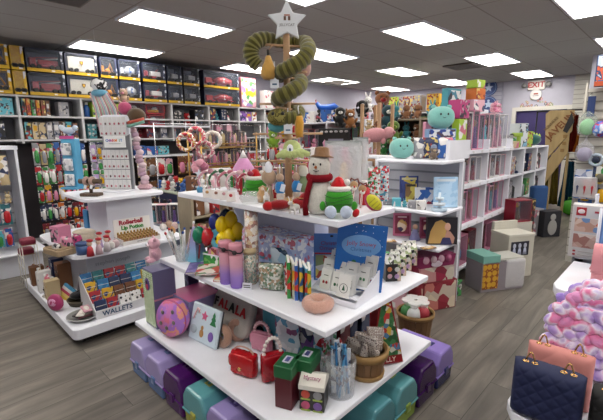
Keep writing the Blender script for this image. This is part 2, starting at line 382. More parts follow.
def plush(name,label,loc,rz,s,col,c2=None,ear='round',group=None,hat=None,snout=True,cat='plush toy',body=None,rot=None,pose='sit',nose=BLACK):
    """seated soft animal of height s, facing local -y"""
    t=thing(name,label,cat,loc,rz,group,rot); m=mat(col,kind='plush',sc=90); m2=mat(c2 or col,kind='plush',sc=90); mb=mat(body,kind='plush',sc=90) if body else m
    b=MB(); b.ell(.27*s,.23*s,.29*s,(0,0,.292*s),m=mb); b.ell(.25*s,.23*s,.22*s,(0,-.02*s,.7*s),m=m)
    for sx in(-1,1):
        b.ell(.09*s,.18*s,.09*s,(sx*.18*s,-.2*s,.09*s),m=m,seg=10,rings=6); b.ell(.075*s,.09*s,.17*s,(sx*.27*s,-.08*s,.36*s),(.5,sx*.5,0),m=mb,seg=10,rings=6)
        if ear=='round': b.ell(.08*s,.04*s,.08*s,(sx*.18*s,0,.9*s),m=m,seg=10,rings=6)
        if ear=='long': b.ell(.06*s,.03*s,.2*s,(sx*.12*s,.02*s,1.03*s),(0,sx*.25,0),m=m,seg=10,rings=6)
        if ear=='point': b.lathe([(.08*s,0),(.0,.16*s)],(sx*.15*s,0,.84*s),(0,sx*.35,0),8,m)
        if ear=='flop': b.ell(.07*s,.05*s,.17*s,(sx*.25*s,0,.68*s),(0,-sx*.3,0),m=m,seg=10,rings=6)
    b.build('body',t)
    if snout:
        MB().ell(.11*s,.08*s,.08*s,(0,-.22*s,.65*s),m=m2,seg=10,rings=6).build('muzzle',t)
        MB().ell(.03*s,.02*s,.025*s,(0,-.3*s,.68*s),m=nose,seg=8,rings=5).build('nose',t)
    eyes(t,s,.09*s,-.22*s,.76*s,.022*s)
    if hat=='santa':
        h=MB(); h.lathe([(.2*s,0),(.17*s,.1*s),(.09*s,.2*s),(.03*s,.27*s)],(0,0,.85*s),(0,.25,0),12,mat('#c01822',kind='plush',sc=90)); h.build('santa_hat',t)
        h=MB(); h.tube([(.21*s*math.cos(a),.21*s*math.sin(a),.86*s) for a in [2*PI*k/12 for k in range(12)]],.04*s,6,mat('#f2f2f0',kind='plush'),closed=True); h.ell(.06*s,.06*s,.06*s,(.1*s,0,1.13*s),m=mat('#f2f2f0',kind='plush')); h.build('hat_trim',t)
    return t
def caboodle(label,x,y,rz,top,base,h=.235,w=.222,d=.34,group=None):
    t=thing('storage_case',label,'storage case',(x,y,0),rz,group)
    mt,mb_=mat(top,.22),mat(base,.25)
    b=MB(); b.prism([(-w/2+.015,0),(w/2-.015,0),(w/2,.09),(-w/2,.09)],d,(0,0,.003),m=mb_,bev=.012); b.build('base_tray',t)
    b=MB(); hh=h-.09; b.prism([(-w/2-.004,0),(w/2+.004,0),(w/2,hh*.55),(w/2-.04,hh),(-w/2+.04,hh),(-w/2,hh*.55)],d+.008,(0,0,.093),m=mt,bev=.014); b.build('lid',t)
    MB().box(w+.012,d+.016,.012,(0,0,.088),bev=.004,m=mt).build('rim',t)
    b=MB(); b.tube([(0,-.07,h),(0,-.06,h+.016),(0,.06,h+.016),(0,.07,h)],.009,8,mt); b.box(.05,.17,.006,(0,0,h),bev=.002,m=mat(base,.3)); b.build('handle',t)
    MB().box(.045,.012,.05,(0,-d/2-.008,.07),bev=.004,m=mat(base,.3)).build('latch',t)
    return t
cases=[('#a79ccc','#5b79a8'),('#a89ad0','#5c78a8'),('#48125e','#4a1460'),('#62a2a8','#a8a84a'),('#9a8cc4','#6a5aa0'),('#3d1452','#3d1452')]
nm=['lilac case with blue base, far end under the white display, palest','second lilac and blue case from the far end under the display','glossy dark purple case between lilac and aqua cases','aqua case with a yellow green base beside the dark purple one','lilac case with a violet base after the aqua one, near the red bags above','dark plum case nearest the camera in the left facing row']
for i,(c,l) in enumerate(zip(cases,nm)): caboodle(l,.905+.175,2.4-i*.232,NX,c[0],c[1])
for i,(c,l) in enumerate(zip([('#8f7cc4','#2a2c62'),('#36104c','#36104c'),('#5a959c','#86a044'),('#4c858e','#4c858e')],['lavender case with navy base at the end of the row, beside the bushel basket','dark purple case next to the lavender one under the shelf corner','aqua case with a lime base below the small wicker basket','all aqua case under the figure box at the near corner'])):
    caboodle(l,2.22-i*.235,.92+.175,0,c[0],c[1])
# ---------- bottom tier ----------
def S(u,v,z=ZB): return at(u,v,z=z)+Vector((0,0,.0015))
_n0=set(o.name for o in C.objects if not o.parent)
p=S(153,328); t=carton('doll_box','tall green polka dot box with lilac sides and an oval portrait',p+Vector((.08,.03,0)),NX,.15,.15,.385,mat('#6c6a8e',.4),front=art(['#8fb070','#8fb070','#e8f0d8'],70,kind='dots'))
MB().lathe([(.001,0),(.032,0),(.032,.004),(0,.005)],(0,-.078,.29),(PI/2,0,0),16,mat('#5e4a86',.4),sy=1.3).build('portrait_oval',t)
b=MB(); b.ell(.012,.003,.014,(0,-.084,.305),m=mat('#2a1a1a',.5)); b.ell(.016,.003,.02,(0,-.083,.275),m=mat('#d04060',.5)); b.build('portrait_figure',t)
MB().box(.152,.152,.012,(0,0,.19),m=mat('#c98a9a',.5)).build('belly_band',t)
p=S(186,338); carton('gift_carton','lilac box with a magenta striped lid behind the round compact',p+Vector((.19,.16,0)),NX,.22,.2,.17,mat('#8f86b4',.4),top=art(['#c0588c','#a84878'],60,kind='stripes'))
p=S(170,337)
t=thing('compact_case','round pink and purple swirled play compact with grey gems','toy case',p+Vector((.05,0,.0)),rot=(0,0,NX+.25))
b=MB(); b.lathe([(0,-.035),(.085,-.035),(.095,-.02),(.095,.02),(.085,.035),(0,.035)],(0,0,.1),(PI/2-.22,0,0),28,art(['#e07a9a','#d080c0','#b07ad0','#e89a8a','#e080b0'],7,kind='noise',rough=.15)); b.build('case_shell',t)
b=MB(); b.tube([(.09*math.cos(a),-.005-.22*.09*math.sin(a)*0,.1+.09*math.sin(a)) for a in [2*PI*k/28 for k in range(28)]],.008,6,mat('#c05a8a',.2),closed=True); b.build('case_rim',t)
for (gx,gz) in ((-.04,.13),(.03,.145),(.045,.095),(-.045,.075),(0,.06)): MB().ell(.011,.006,.011,(gx,-.038-(gz-.1)*-.22,gz),m=mat('#77706a',.3),seg=10,rings=6).build('gem',t)
carton('cosmetic_box','small dark navy box hanging under the shelf by the pink lid',S(182,318)+Vector((.12,.05,0)),NX,.05,.08,.3,mat('#3a3f5e',.4),front=art(['#3a3f5e','#6f769a','#3a3f5e'],60))
# silver sticker tray
p=S(197,346); t=thing('sticker_tray','square silver tray packet with Christmas stickers','sticker set',p+Vector((.055,0,.003)),rot=(-.28,0,NX+.1))
MB().box(.215,.02,.185,(0,0,0),bev=.006,m=mat('#cfe0ea',.18)).build('tray',t)
MB().box(.21,.004,.18,(0,.014,.002),m=mat('#3b3f48',.4)).build('backing_card',t)
def star2(r,r2,n=5,a0=PI/2): return [((r if k%2==0 else r2)*math.cos(a0+k*PI/n),(r if k%2==0 else r2)*math.sin(a0+k*PI/n)) for k in range(2*n)]
MB().prism([(-.022+0,-.03),(.022,-.03),(.008,-.005),(.016,-.005),(.005,.015),(.01,.015),(0,.035),(-.01,.015),(-.005,.015),(-.016,-.005),(-.008,-.005)],.003,(.068,-.012,.135),m=mat('#2c7a48',.5)).build('tree_sticker',t)
MB().prism(star2(.025,.012),.003,(0,-.012,.135),m=mat('#d0608a',.5)).build('star_sticker',t)
b=MB(); b.tube([(-.08,-.012,.105),(-.07,-.012,.14),(-.06,-.012,.16),(-.045,-.012,.155),(-.043,-.012,.14)],.006,6,art(['#e8e0e0','#c06a70'],80,kind='stripes')); b.build('candy_cane_sticker',t)
MB().ell(.025,.003,.022,(-.07,-.012,.055),m=mat('#a9b8c0',.3)).build('heart_sticker',t)
b=MB(); b.ell(.01,.003,.012,(-.005,-.012,.075),m=mat('#b88a50',.5)); b.ell(.016,.003,.02,(-.005,-.012,.048),m=mat('#b88a50',.5)); b.build('gingerbread_sticker',t)
MB().ell(.02,.003,.024,(.065,-.012,.05),m=mat('#7a5aa8',.5)).build('ornament_sticker',t)
# FA LA LA bag
p=S(221,338)+Vector((.08,.0,.03)); t=thing('letter_pillow','pale grey zip pouch with FA LA LA letters in black and red','pouch',p,rot=(-.35,0,NX))
MB().ell(.16,.03,.1,(0,0,.09),m=mat('#b9b3ac',kind='fabric',sc=200),pw=.4,seg=24,rings=14).build('pouch_body',t)
for i,(ch,c) in enumerate(zip('FALALA',('#151515','#b01820','#b01820','#151515','#b01820','#b01820'))): text(ch,.062,t,(-.115+i*.046,-.034,.12),(PI/2,0,0),mat(c,.6),.002,'letter',bold=.002)
def ring(name,label,loc,R,r,col,rot,cat='scrunchie',group=None,sc=120):
    t=thing(name,label,cat,loc,rot=rot,group=group); n=26
    b=MB(); b.tube([((R)*math.cos(a),(R)*math.sin(a),r) for a in [2*PI*k/n for k in range(n)]],r,12,mat(col,kind='plush',sc=sc,st=.8),closed=True,rad=[r*(1+.07*math.sin(k*2.4)) for k in range(n)]); b.build('fluffy_ring',t)
    MB().ell(R*.45,R*.2,.006,(0,0,.012),m=mat('#7d8a5c',.6),seg=8,rings=4).build('tag_leaf',t); return t
ring('fuzzy_scrunchie','peach fuzzy ring scrunchie lying at the near edge of the middle shelf',S(318,309,ZM),.048,.028,'#d9aa98',(0,0,.3))
ring('fuzzy_scrunchie','tan fuzzy ring standing in front of its twin, beside the silver sticker tray',S(220,346)+Vector((.06,0,.055)),.038,.021,'#b8917c',(PI/2-.2,0,NX+.2))
ring('fuzzy_scrunchie','tan fuzzy ring behind another, touching the pink bead handled purse',S(229,343)+Vector((.1,0,.06)),.038,.021,'#b58d7c',(PI/2-.2,0,NX+.5))
def ballplush(name,label,loc,rx,ry,rz_,col,cat='plush',pw=.9,rot=(0,0,0),kind='plush',extra=None):
    t=thing(name,label,cat,loc,rot=rot); MB().ell(rx,ry,rz_,(0,0,rz_),m=mat(col,kind=kind,sc=60,st=.7),pw=pw,seg=20,rings=12).build('body',t)
    if extra: extra(t)
    else:
        MB().tube([(-rx*.3,0,rz_*1.95),(0,0,rz_*2.25),(rx*.3,0,rz_*1.95)],.005,6,mat(col,.6)).build('loop',t)
    return t
ballplush('fuzzy_purse','dusty rose round fuzzy purse behind the tan rings',S(245,338)+Vector((.14,.0,.02)),.09,.05,.09,'#a8797e',cat='purse',rot=(0,0,NX))
ballplush('fuzzy_purse','hot pink fuzzy purse tucked behind the dusty rose one',S(259,338)+Vector((.2,.03,.02)),.085,.05,.11,'#a83c6c',cat='purse',rot=(0,0,NX))
ballplush('toy_luggage','glossy teal rounded toy case behind the silver foil bag',S(266,352)+Vector((.15,.03,0)),.08,.06,.115,'#3f8fa2',cat='toy case',pw=.6,rot=(0,0,NX),kind='plain')
# little handbags
def quilt_ell(b,rx,ry,rz_,at_,m,cell,dp,pw=.45,seg=64,rings=40):
    n0=len(b.bm.verts); b.ell(rx,ry,rz_,(0,0,0),m=m,pw=pw,seg=seg,rings=rings); b.bm.verts.ensure_lookup_table()
    for v in b.bm.verts[n0:]:
        x,y,z=v.co; u=x+ (y if abs(x)>rx*.9 else 0)
        a=(u+z)/cell; c=(u-z)/cell; q=(abs(math.sin(PI*a))*abs(math.sin(PI*c)))**.6*dp
        nrm=Vector((x/rx**2,y/ry**2,z/rz_**2)).normalized() if v.co.length>0 else Vector()
        v.co=v.co+nrm*q+Vector(at_)
    return b
def quiltbody(b,w,h,d,m,cell,dp,nu=72,nv=60):
    for sy in(-1,1):
        def fn(u,v,sy=sy):
            x=(u-.5); z=v; t=max(0,(1-abs(2*x)**7))**.5*max(0,(1-abs(2*z-1)**7))**.5
            X_=x*w; Z_=z*h; q=min(abs(math.sin(PI*(X_+Z_)/cell)),abs(math.sin(PI*(X_-Z_)/cell)))**.5
            return (X_,sy*(d/2*t+dp*q*min(1,t*1.5)),Z_)
        b.grid(fn,nu,nv,m)
    bmesh.ops.remove_doubles(b.bm,verts=b.bm.verts[:],dist=.0004); return b
def minibag(label,loc,rz,w,h,d,col,handle,clasp=True,rough=.25):
    t=thing('mini_handbag',label,'handbag',loc,rz); b=MB(); quiltbody(b,w,h,d,mat(col,rough),.03,.004,36,30); b.build('bag_body',t)
    MB().ell(w/2+.003,d*.2,h*.34,(0,-d*.36,h*.66),m=mat(col,rough),pw=.5).build('flap',t)
    if clasp: MB().ell(.009,.005,.009,(0,-d*.62,h*.4),m=GOLD,seg=8,rings=5).build('clasp',t)
    n=11
    if handle=='pearl':
        b=MB()
        for k in range(n): a=PI*k/(n-1); b.ell(.009,.009,.009,(math.cos(a)*w*.38,0,h+math.sin(a)*h*.55),m=mat('#f0c4cc' if col!='#a01420' else '#e8dcd8',.15),seg=8,rings=6)
        b.build('handle',t)
    else: MB().tube([(math.cos(PI*k/8)*w*.4,0,h*.95+math.sin(PI*k/8)*h*.3) for k in range(9)],.004,6,mat('#d8b0a0',.3,metal=.6)).build('handle',t)
    return t
minibag('glossy red quilted mini handbag with a gold clasp, front of the shelf',S(240,376)+Vector((.05,.0,0)),NX+.3,.125,.1,.06,'#b4141c','thin')
minibag('baby pink mini handbag with a bead handle behind the red one',S(245,356)+Vector((.13,-.02,0)),NX+.3,.11,.09,.05,'#d98fa6','pearl',False)
minibag('dark red mini handbag with a pearl handle seen nearly edge on',S(264,384)+Vector((.08,0,0)),-.35,.1,.12,.06,'#a01420','pearl')
def foilbag(name,label,loc,rz,w,h,d,m,cat='gift bag',rot=None,group=None,seal=None):
    t=thing(name,label,cat,loc,rz,group,rot)
    def fn(u,v):
        a=2*PI*u; k=(1-abs(2*v-1)**6)**.5 if 0<v<1 else 0.02
        wob=.006*math.sin(9*u*PI+5*v*PI)
        return (math.copysign(abs(math.cos(a))**.6,math.cos(a))*w/2*(.93+.07*k)+wob, math.copysign(abs(math.sin(a))**.8,math.sin(a))*d/2*(k if v>.5 else max(k,.5))+wob*.5, v*h)
    MB().grid(fn,20,12,m,closed_u=True).build('pouch',t)
    MB().box(w*1.0,.004,h*.07,(0,0,h*.95),m=seal or m).build('sealed_edge',t)
    return t
SNOW=art(['#c9d6de','#c9d6de','#5fa0c0','#c9d6de','#8a5a80','#e0e8ee'],38,rough=.2)
foilbag('foil_pouch','silver foil pouch with blue and purple winter print, upright behind green boxes',S(273,372)+Vector((.13,.0,0)),NX+.3,.11,.23,.05,SNOW)
foilbag('foil_pouch','dark wrinkled silver pouch half hidden under the shelf, right of the printed one',S(297,372)+Vector((.19,0,0)),NX+.5,.09,.23,.05,art(['#6c7080','#80505e','#9aa6b4','#4c5260'],30,rough=.2))
foilbag('foil_pouch','small white and red printed pouch behind the acrylic pen bin',S(312,378)+Vector((.14,.02,0)),NX+.7,.09,.17,.05,art(['#d8dfe6','#6ab0d0','#d8dfe6','#a8343c'],30,rough=.2))
for i,(u,v,l) in enumerate(((283,409,'dark red carton with a green lid, nearer the camera of the pair'),(303,402,'dark red carton with a green lid, half behind the figure box'))):
    p=S(u,v); t=carton('lidded_carton',l,p+Vector((.075,.02,0)),NX+.38,.068,.1,.17,mat('#5a1c26',.4))
    MB().box(.073,.105,.05,(0,0,.125),bev=.003,m=mat('#1f6038',.4)).build('lid',t); MB().box(.03,.045,.002,(0,0,.1755),m=mat('#c8c8d8',.5)).build('lid_sticker',t)
    MB().box(.016,.032,.0022,(0,0,.176),m=mat('#4a4e8a',.5)).build('sticker_print',t)
# figure box with roof
p=S(317,412); t=thing('figure_box','white roofed blind box with four round faces on black front','toy box',p+Vector((.05,.045,0)),NX+.52)
MB().box(.095,.085,.09,bev=.002,m=mat('#23201f',.4)).build('box_body',t)
for a,(x,z,c) in enumerate(((-.023,.067,'#c04a38'),(.023,.067,'#8c8c90'),(-.023,.022,'#b0486a'),(.023,.022,'#6a4a8c'))):
    MB().ell(.017,.004,.017,(x,-.0435,z),m=mat(c,.4)).build('face_print',t)
    MB().box(.036,.002,.006,(x,-.044,z-.022),m=mat('#9ab04a',.4)).build('caption_bar',t)
MB().prism([(-.05,0),(.05,0),(.05,.018),(.0,.045),(-.05,.018)],.098,(0,0,.088),(0,0,PI/2),m=mat('#e0ddd2',.45),bev=.002).build('roof_lid',t)
text('Mystery',.02,t,(0,-.03,.128),(PI/2-.85,0,0),mat('#a01c6a',.5),.001)
# acrylic bin with packets
def bin_(label,loc,r,h,items,seed=3,cat='bin',name='clear_bin',square=False):
    t=thing(name,label,cat,loc)
    b=MB()
    if square: 
        for (sx,sy,x,y) in ((r*2,.004,0,-r),(r*2,.004,0,r),(.004,r*2,-r,0),(.004,r*2,r,0)): b.box(sx,sy,h,(x,y,0),m=CLEAR)
        b.box(r*2,r*2,.004,m=CLEAR)
    else: b.lathe([(0,0),(r*.9,0),(r,h),(r-.003,h),(r*.88,.004),(0,.004)],seg=20,m=CLEAR)
    b.build('container',t); return t
def stick(name,label,p,ln,r,tilt,az,m,m2=None,group=None,cat='pen',flat=False):
    t=thing(name,label,cat,p,rot=(tilt,0,az),group=group); b=MB()
    if flat: b.box(r*2,r*.9,ln,bev=.002,m=m)
    else: b.cyl(r,ln,m=m,seg=8)
    b.build('barrel',t)
    if m2: MB().ell(r*1.5,r*1.5,r*2,(0,0,ln),m=m2,seg=8,rings=6).build('topper',t)
    return t
p=S(342,402)+Vector((.07,.05,0)); bin_('clear acrylic tub full of blue and white candy tubes at the near corner',p,.062,.15,None)
r2=random.Random(5)
for i in range(14):
    a=i*2.4; rr=.045*math.sqrt((i+.5)/14); c=['#5fa4d0','#dfe8f0','#8fc4e0','#c8d8e8','#3f88c0','#b8383c'][i%6]
    stick('candy_tube','blue or white slim candy tube standing in the clear tub',p+Vector((rr*math.cos(a),rr*math.sin(a),.006)),.17+r2.random()*.05,.01,.12*math.sin(a*2),r2.random()*6,art([c,'#f0f4f8' if i%2 else c,c,'#4a4a6a'],60,rough=.3),group='candy tubes in the clear tub',cat='candy',flat=True)
p=S(318,388)+Vector((.16,.06,0)); bin_('clear tub of white wrapped sticks behind the figure box',p,.05,.1,None)
for i in range(8):
    a=i*2.4; rr=.035*math.sqrt((i+.5)/8)
    stick('wrapped_stick','white and green wrapped stick in the rear clear tub',p+Vector((rr*math.cos(a),rr*math.sin(a),.006)),.13+r2.random()*.04,.011,.15*math.sin(a),a,art(['#cfd8dc','#4a8a60','#cfd8dc','#b04050'],50),group='wrapped sticks in the rear tub',cat='candy',flat=True)
# baskets
def basket(label,loc,r,h,r2=None,ov=1.):
    t=thing('bushel_basket',label,'basket',loc); W1=mat('#8a6642',.6,'wood',sc=30); W2=mat('#a8834e',.6,'wood',sc=30)
    r2=r2 or r*.8; n=18; b=MB()
    for k in range(n):
        a=2*PI*k/n; b2=r2+.0; T=Matrix.Rotation(a,4,'Z')
        bm2=bmesh.new(); w=2*PI*r/n*.46; vs=[bm2.verts.new(T@Vector(q)) for q in ((r2,-w*.8,.0),(r2,w*.8,.0),(r,w,h),(r,-w,h),(r2-.004,-w*.8,0),(r2-.004,w*.8,0),(r-.004,w,h),(r-.004,-w,h))]
        for f in ((0,1,2,3),(7,6,5,4),(0,4,5,1),(1,5,6,2),(2,6,7,3),(3,7,4,0)): bm2.faces.new([vs[i] for i in f])
        b._merge(bm2,Matrix(),W1)
    b.build('slat',t); MB().lathe([(0,.0),(r2,0),(r2,.006),(0,.006)],seg=18,m=W1).build('bottom',t)
    b=MB(); b.lathe([(r+.001,h-.03),(r+.008,h-.03),(r+.009,h),(r-.006,h),(r-.006,h-.03),(r+.001,h-.03)],seg=24,m=W2); b.build('rim_hoop',t)
    b=MB(); b.lathe([(r2+.002,.0),(r2+.008,0),(r2+.01,.018),(r2+.003,.018),(r2+.002,0)],seg=24,m=W2); b.build('base_hoop',t); return t
pb=S(369,384)+Vector((.09,.07,0)); basket('bushel basket heaped with dotted snack packets on the bottom shelf',pb,.088,.12)
pal3=[['#b4aaa4','#d0c8c0','#6a5a58'],['#c0b8b0','#a09088','#dcd6d0']]
for i in range(7):
    a=i*2.4; rr=.05*math.sqrt((i+.3)/7)
    foilbag('snack_packet','clear dotted snack packet heaped in the shelf basket',pb+Vector((rr*math.cos(a),rr*math.sin(a),.045+.02*(i%3))),a,.08,.12,.03,art(pal3[i%2],90,kind='dots'),cat='packet',rot=(.3*math.sin(a*3),.2*math.cos(a),a),group='dotted packets in the shelf basket')
foilbag('candy_packet','bright yellow and orange candy packet atop the dotted packets',pb+Vector((.03,.03,.12)),.4,.05,.06,.02,art(['#e0b020','#d86020'],30),cat='packet')
pf=at(420,344,z=.02)+Vector((.1,.1,0)); pf.z=0; basket('bushel basket of wrapped toys standing on the floor beside the display',pf,.135,.22,.11)
for i,(c,l) in enumerate((('#4a8a50','green wrapped squeeze toy in the floor basket'),('#d8dcdc','white wrapped toy in the floor basket, between green and red ones'),('#a8303c','red wrapped toy in the floor basket'),('#b8ccb8','pale mint wrapped toy at the rim of the floor basket'),('#c8c8cc','grey clear wrapped bundle deep in the floor basket'))):
    a=i*1.26+2.2; ballplush('wrapped_toy',l,pf+Vector((.06*math.cos(a),.06*math.sin(a),.15)),.055,.05,.06,c,cat='toy',kind='plain',extra=lambda t:(MB().lathe([(.01,.1),(.02,.11),(.045,.15),(.05,.16)],(0,0,0),seg=8,m=CLEAR2).build('wrapper_top',t)))
# advent tree box
p=S(399,372)+Vector((.05,.11,0)); t=thing('advent_box','tall red tapering box with a decorated Christmas tree front','advent calendar',p,rot=(-.12,0,-.55))
MB().prism([(-.09,0),(.09,0),(.032,.335),(-.032,.335)],.075,(0,0,0),m=mat('#8c1018',.4),bev=.003).build('box_body',t)
MB().prism([(-.078,.045),(.078,.045),(.024,.31),(-.024,.31)],.003,(0,-.039,0),m=art(['#2f6a3a','#c8c8b8','#3f7a48','#b83830','#c8a838','#24502c','#4a78a0'],45)).build('tree_print',t)
MB().prism(star2(.026,.012),.006,(0,-.041,.325),m=mat('#d8a820',.4)).build('star',t)
text('JOLLY',.035,t,(0,-.041,.024),(PI/2,0,0),mat('#e8d8c8',.5),.001)
foilbag('red_plush_bag','red cloth bag leaning against the riser behind the tree shaped box',S(376,345)+Vector((.12,.12,0)),-.3,.12,.26,.05,mat('#8a141c',kind='fabric'))

for o in [o for o in C.objects if not o.parent and o.name not in _n0]:
    if o.get('label') and 'floor' not in o['label'] and o.name!='fuzzy_scrunchie' and not o.name.startswith(('doll_box','cosmetic')):
        o.scale=(1.2,)*3 if o.name!='advent_box' else (1.06,)*3; o.location.x-=.02
# ---------- middle tier ----------
_zs={}
def SM(u,v): return S(u,v,ZM)
# pig plush perched at the far end
plush('fairy_plush','pale pink and mint winged plush doll perched on the far end of the middle shelf',SM(153,262)+Vector((.02,0,0)),NX-.3,.17,'#e6b4c4','#f0dfe4',ear='point')
# acrylic pen tub
p=SM(176,262)+Vector((.06,.0,0)); bin_('clear tub of candy cane pens at the far end of the middle shelf',p,.06,.09,None)
cols=['#1c6a3c','#e8e8e8','#b03038','#e8e8e8','#d8d0c8','#b03038','#1f5a38','#dcdcdc','#b84048','#6a3030','#e0e0e0','#1c6a3c']
for i,c in enumerate(cols):
    a=i*2.4; rr=.05*math.sqrt((i+.5)/12)
    stick('novelty_pen','slim candy striped pen leaning in the clear tub by the winged plush',p+Vector((rr*math.cos(a),rr*math.sin(a),.008)),.19+.02*(i%3),.0055,.32,a-PI/2+PI,art([c,c,'#e8e8e8'],45,kind='stripes'),mat(['#e8e8e8','#c03038','#3a2a2a','#204a9a'][i%4],.4),group='candy striped pens in the tub')
# triangular tumbler boxes
p=SM(193,262)+Vector((.04,.03,0)); t=thing('gift_pyramid','blue lilac ombre pyramid box behind the flat books','gift box',p,NX+.3)
MB().lathe([(0,0),(.085,0),(.012,.22),(0,.22)],seg=4,rot=(0,0,PI/4),m=grad(['#6fb6cf','#8fb0d8','#a49ccf','#b8b4d8'],2,0,.22),smooth=False).build('box_body',t)
for i,(u,v) in enumerate(((203,262),(209,260))):
    p=SM(u,v)+Vector((.06,.03,0)); t=thing('lip_gloss','dark maroon and black tilted lip gloss tube %s the pyramid box'%('touching' if i==0 else 'second behind'),'cosmetics',p,rot=(-.35,0,NX+.4))
    MB().box(.03,.02,.15,bev=.003,m=mat('#6e2a48',.25)).build('tube_body',t); MB().box(.028,.019,.075,(0,0,.15),bev=.003,m=mat('#17161a',.25)).build('cap',t)
# green gift tray with egg shaped maracas
p=SM(217,268)+Vector((.08,.02,0)); t=thing('maraca_tray','green Christmas print tray with white rim holding the egg shakers','tray',p,NX+.25)
G=art(['#3c9a44','#3c9a44','#e8efe8','#2c7a38','#7cc060'],40)
b=MB(); b.box(.2,.006,.075,(0,-.09,0),m=G); b.box(.2,.006,.095,(0,.09,0),m=G); b.box(.006,.18,.085,(-.1,0,0),m=G); b.box(.006,.18,.085,(.1,0,0),m=G); b.box(.2,.18,.005,m=G); b.build('tray_body',t)
MB().box(.205,.01,.006,(0,-.09,.075),m=WHITE).build('rim',t)
eggs=[(199,232,'#117a58','teal green'),(207.5,234,'#c0222e','red'),(215,219,'#27348f','dark blue'),(217,236,'#2b3aa0','blue'),(222,222,'#e8c80a','yellow'),(231,217,'#d9b80a','deep yellow'),(238,228,'#cfae10','small yellow'),(222,238,'#f0d010','bright yellow'),(229,234,'#e0c00c','golden'),(226,214,'#1a2340','navy')]
D0=(p-O).dot(FW)
order=['frontmost green','second from the green one','upper far','lower','upper front','upper','rightward edge','lower front','lower','topmost back']
for i,(u,v,c,l) in enumerate(eggs):
    q=dep(u,v+3,D0+{'#1a2340':.09,'#27348f':.06,'#2b3aa0':.05}.get(c,.0)-.004*i); t=thing('egg_shaker','%s egg shaker above the green tray, %s of the bunch'%(l,order[i]),'maraca',q)
    MB().lathe([(0,-.056),(.02,-.053),(.037,-.03),(.043,0),(.036,.027),(.02,.05),(0,.06)],seg=16,m=mat(c,.25)).build('egg_head',t)
    hb=max(.11,q.z-ZM-.02); MB().tube([(0,0,-.044),(.006,.01,-hb*.5),(0,.02,-hb+.005)],.006,6,mat('#a01820',.4)).build('handle',t)
    MB().ell(.008,.008,.01,(0,0,-.056),m=mat('#e8e4e0',.3),seg=8,rings=5).build('collar',t)
foilbag('gift_bag','dark green Christmas print bag hanging behind the yellow egg shakers',SM(240,245)+Vector((.18,.1,.06)),NX,.24,.16,.04,art(['#1e4a24','#2c6a30','#1e4a24','#c8d8c8','#3c8a40'],26))
# flat books
for i,(u,v,c,l,dz) in enumerate(((193,273,['#5a4a8a','#7a6aa8','#5a4a8a'],'violet backed flat book under the red one',0),(201,277,['#c0483c','#e8e0d8','#4a8a4a','#c04a3c'],'red and white flat picture book lying by the shelf edge',.014),(216,283,['#b03028','#d8b890','#7a2a20'],'small tan and red card packet lying beside the pink bottles',0))):
    q=SM(u,v)+Vector((.07,.03,dz)); w,d=((.15,.19),(.13,.17),(.08,.12))[i]
    t=thing('picture_book',l,'book',q,NX+.9 if i<2 else NX+.7); MB().box(w-.004,d-.004,.009,(0,0,.002),m=mat('#e8e6e0',.7)).build('pages',t)
    b=MB(); b.box(w,d,.002,m=art(c,35)); b.box(w,d,.002,(0,0,.011),m=art(c,22)); b.box(.003,d,.013,(-w/2,0,0),m=art(c,35)); b.build('cover',t)
# gnome, bear lid, bottles
p=SM(232,262)+Vector((.1,.03,0)); t=thing('gnome_ornament','dark green pointed hat gnome behind the two tumblers','ornament',p,NX)
MB().lathe([(.052,.1),(.045,.13),(.022,.18),(0,.215)],seg=14,m=mat('#14503a',kind='plush')).build('hat',t); MB().ell(.045,.045,.055,(0,0,.055),m=mat('#d8d4cc',kind='plush')).build('body',t)
MB().ell(.016,.016,.016,(0,0,.215),m=mat('#e8e8e8',kind='plush'),seg=8,rings=6).build('pompom',t)
p=SM(229,270)+Vector((.06,.0,0)); t=thing('bear_jar','cream jar with a bear face lid just behind the tumblers','jar',p,NX+.5)
MB().lathe([(0,0),(.042,0),(.046,.1),(.04,.12),(0,.12)],seg=16,m=mat('#d8c8b4',.5)).build('jar_body',t); b=MB(); b.ell(.045,.03,.022,(0,0,.135),m=mat('#cdb79b',kind='plush')); b.ell(.014,.01,.014,(-.035,0,.155),m=mat('#cdb79b',kind='plush'),seg=8,rings=6); b.ell(.014,.01,.014,(.035,0,.155),m=mat('#cdb79b',kind='plush'),seg=8,rings=6); b.build('bear_lid',t)
OMB=grad(['#9a78d8','#a888d4','#d6a0b4','#dfa0ac'],2,0,.17,.22)
proto=None
for i,(u,v) in enumerate(((222.5,285),(233,289))):
    p=SM(u,v)+Vector((.035,.01,0))
    lab=('pink to violet ombre tumbler farther from the camera of the two','pink to violet ombre tumbler nearest the shelf edge')[i]
    t=thing('tumbler',lab,'tumbler',p,-.8); t.scale=(1.08,)*3
    MB().lathe([(0,0),(.031,0),(.033,.004),(.0335,.165),(.031,.17),(0,.17)],seg=24,m=OMB).build('bottle_body',t)
    MB().lathe([(.0345,.168),(.0345,.21),(.032,.222),(.01,.224),(0,.224)],seg=24,m=mat('#d893a2',.3)).build('cap',t)
    b=MB(); b.tube([(.036*math.cos(a),.036*math.sin(a),.186+.008*math.sin(a*2)) for a in [2*PI*k/16 for k in range(16)]],.0035,6,mat('#2a2226',.4),closed=True); b.ell(.012,.006,.012,(0,-.037,.184),m=mat('#2a2226',.5),seg=8,rings=6); b.build('charm_band',t)
# price sign
p=SM(244,291)+Vector((.02,0,0)); t=thing('price_sign','tiny white price sign standing in front of the clear candy jars','sign',p,NX+.55); MB().box(.052,.003,.036,rot=(-.2,0,0),m=WHITE).build('card',t)
for k in range(2): MB().box(.038,.001,.005,(0,-.003+.003*k,.022-.012*k),m=mat('#55555a',.6)).build('print_line',t)
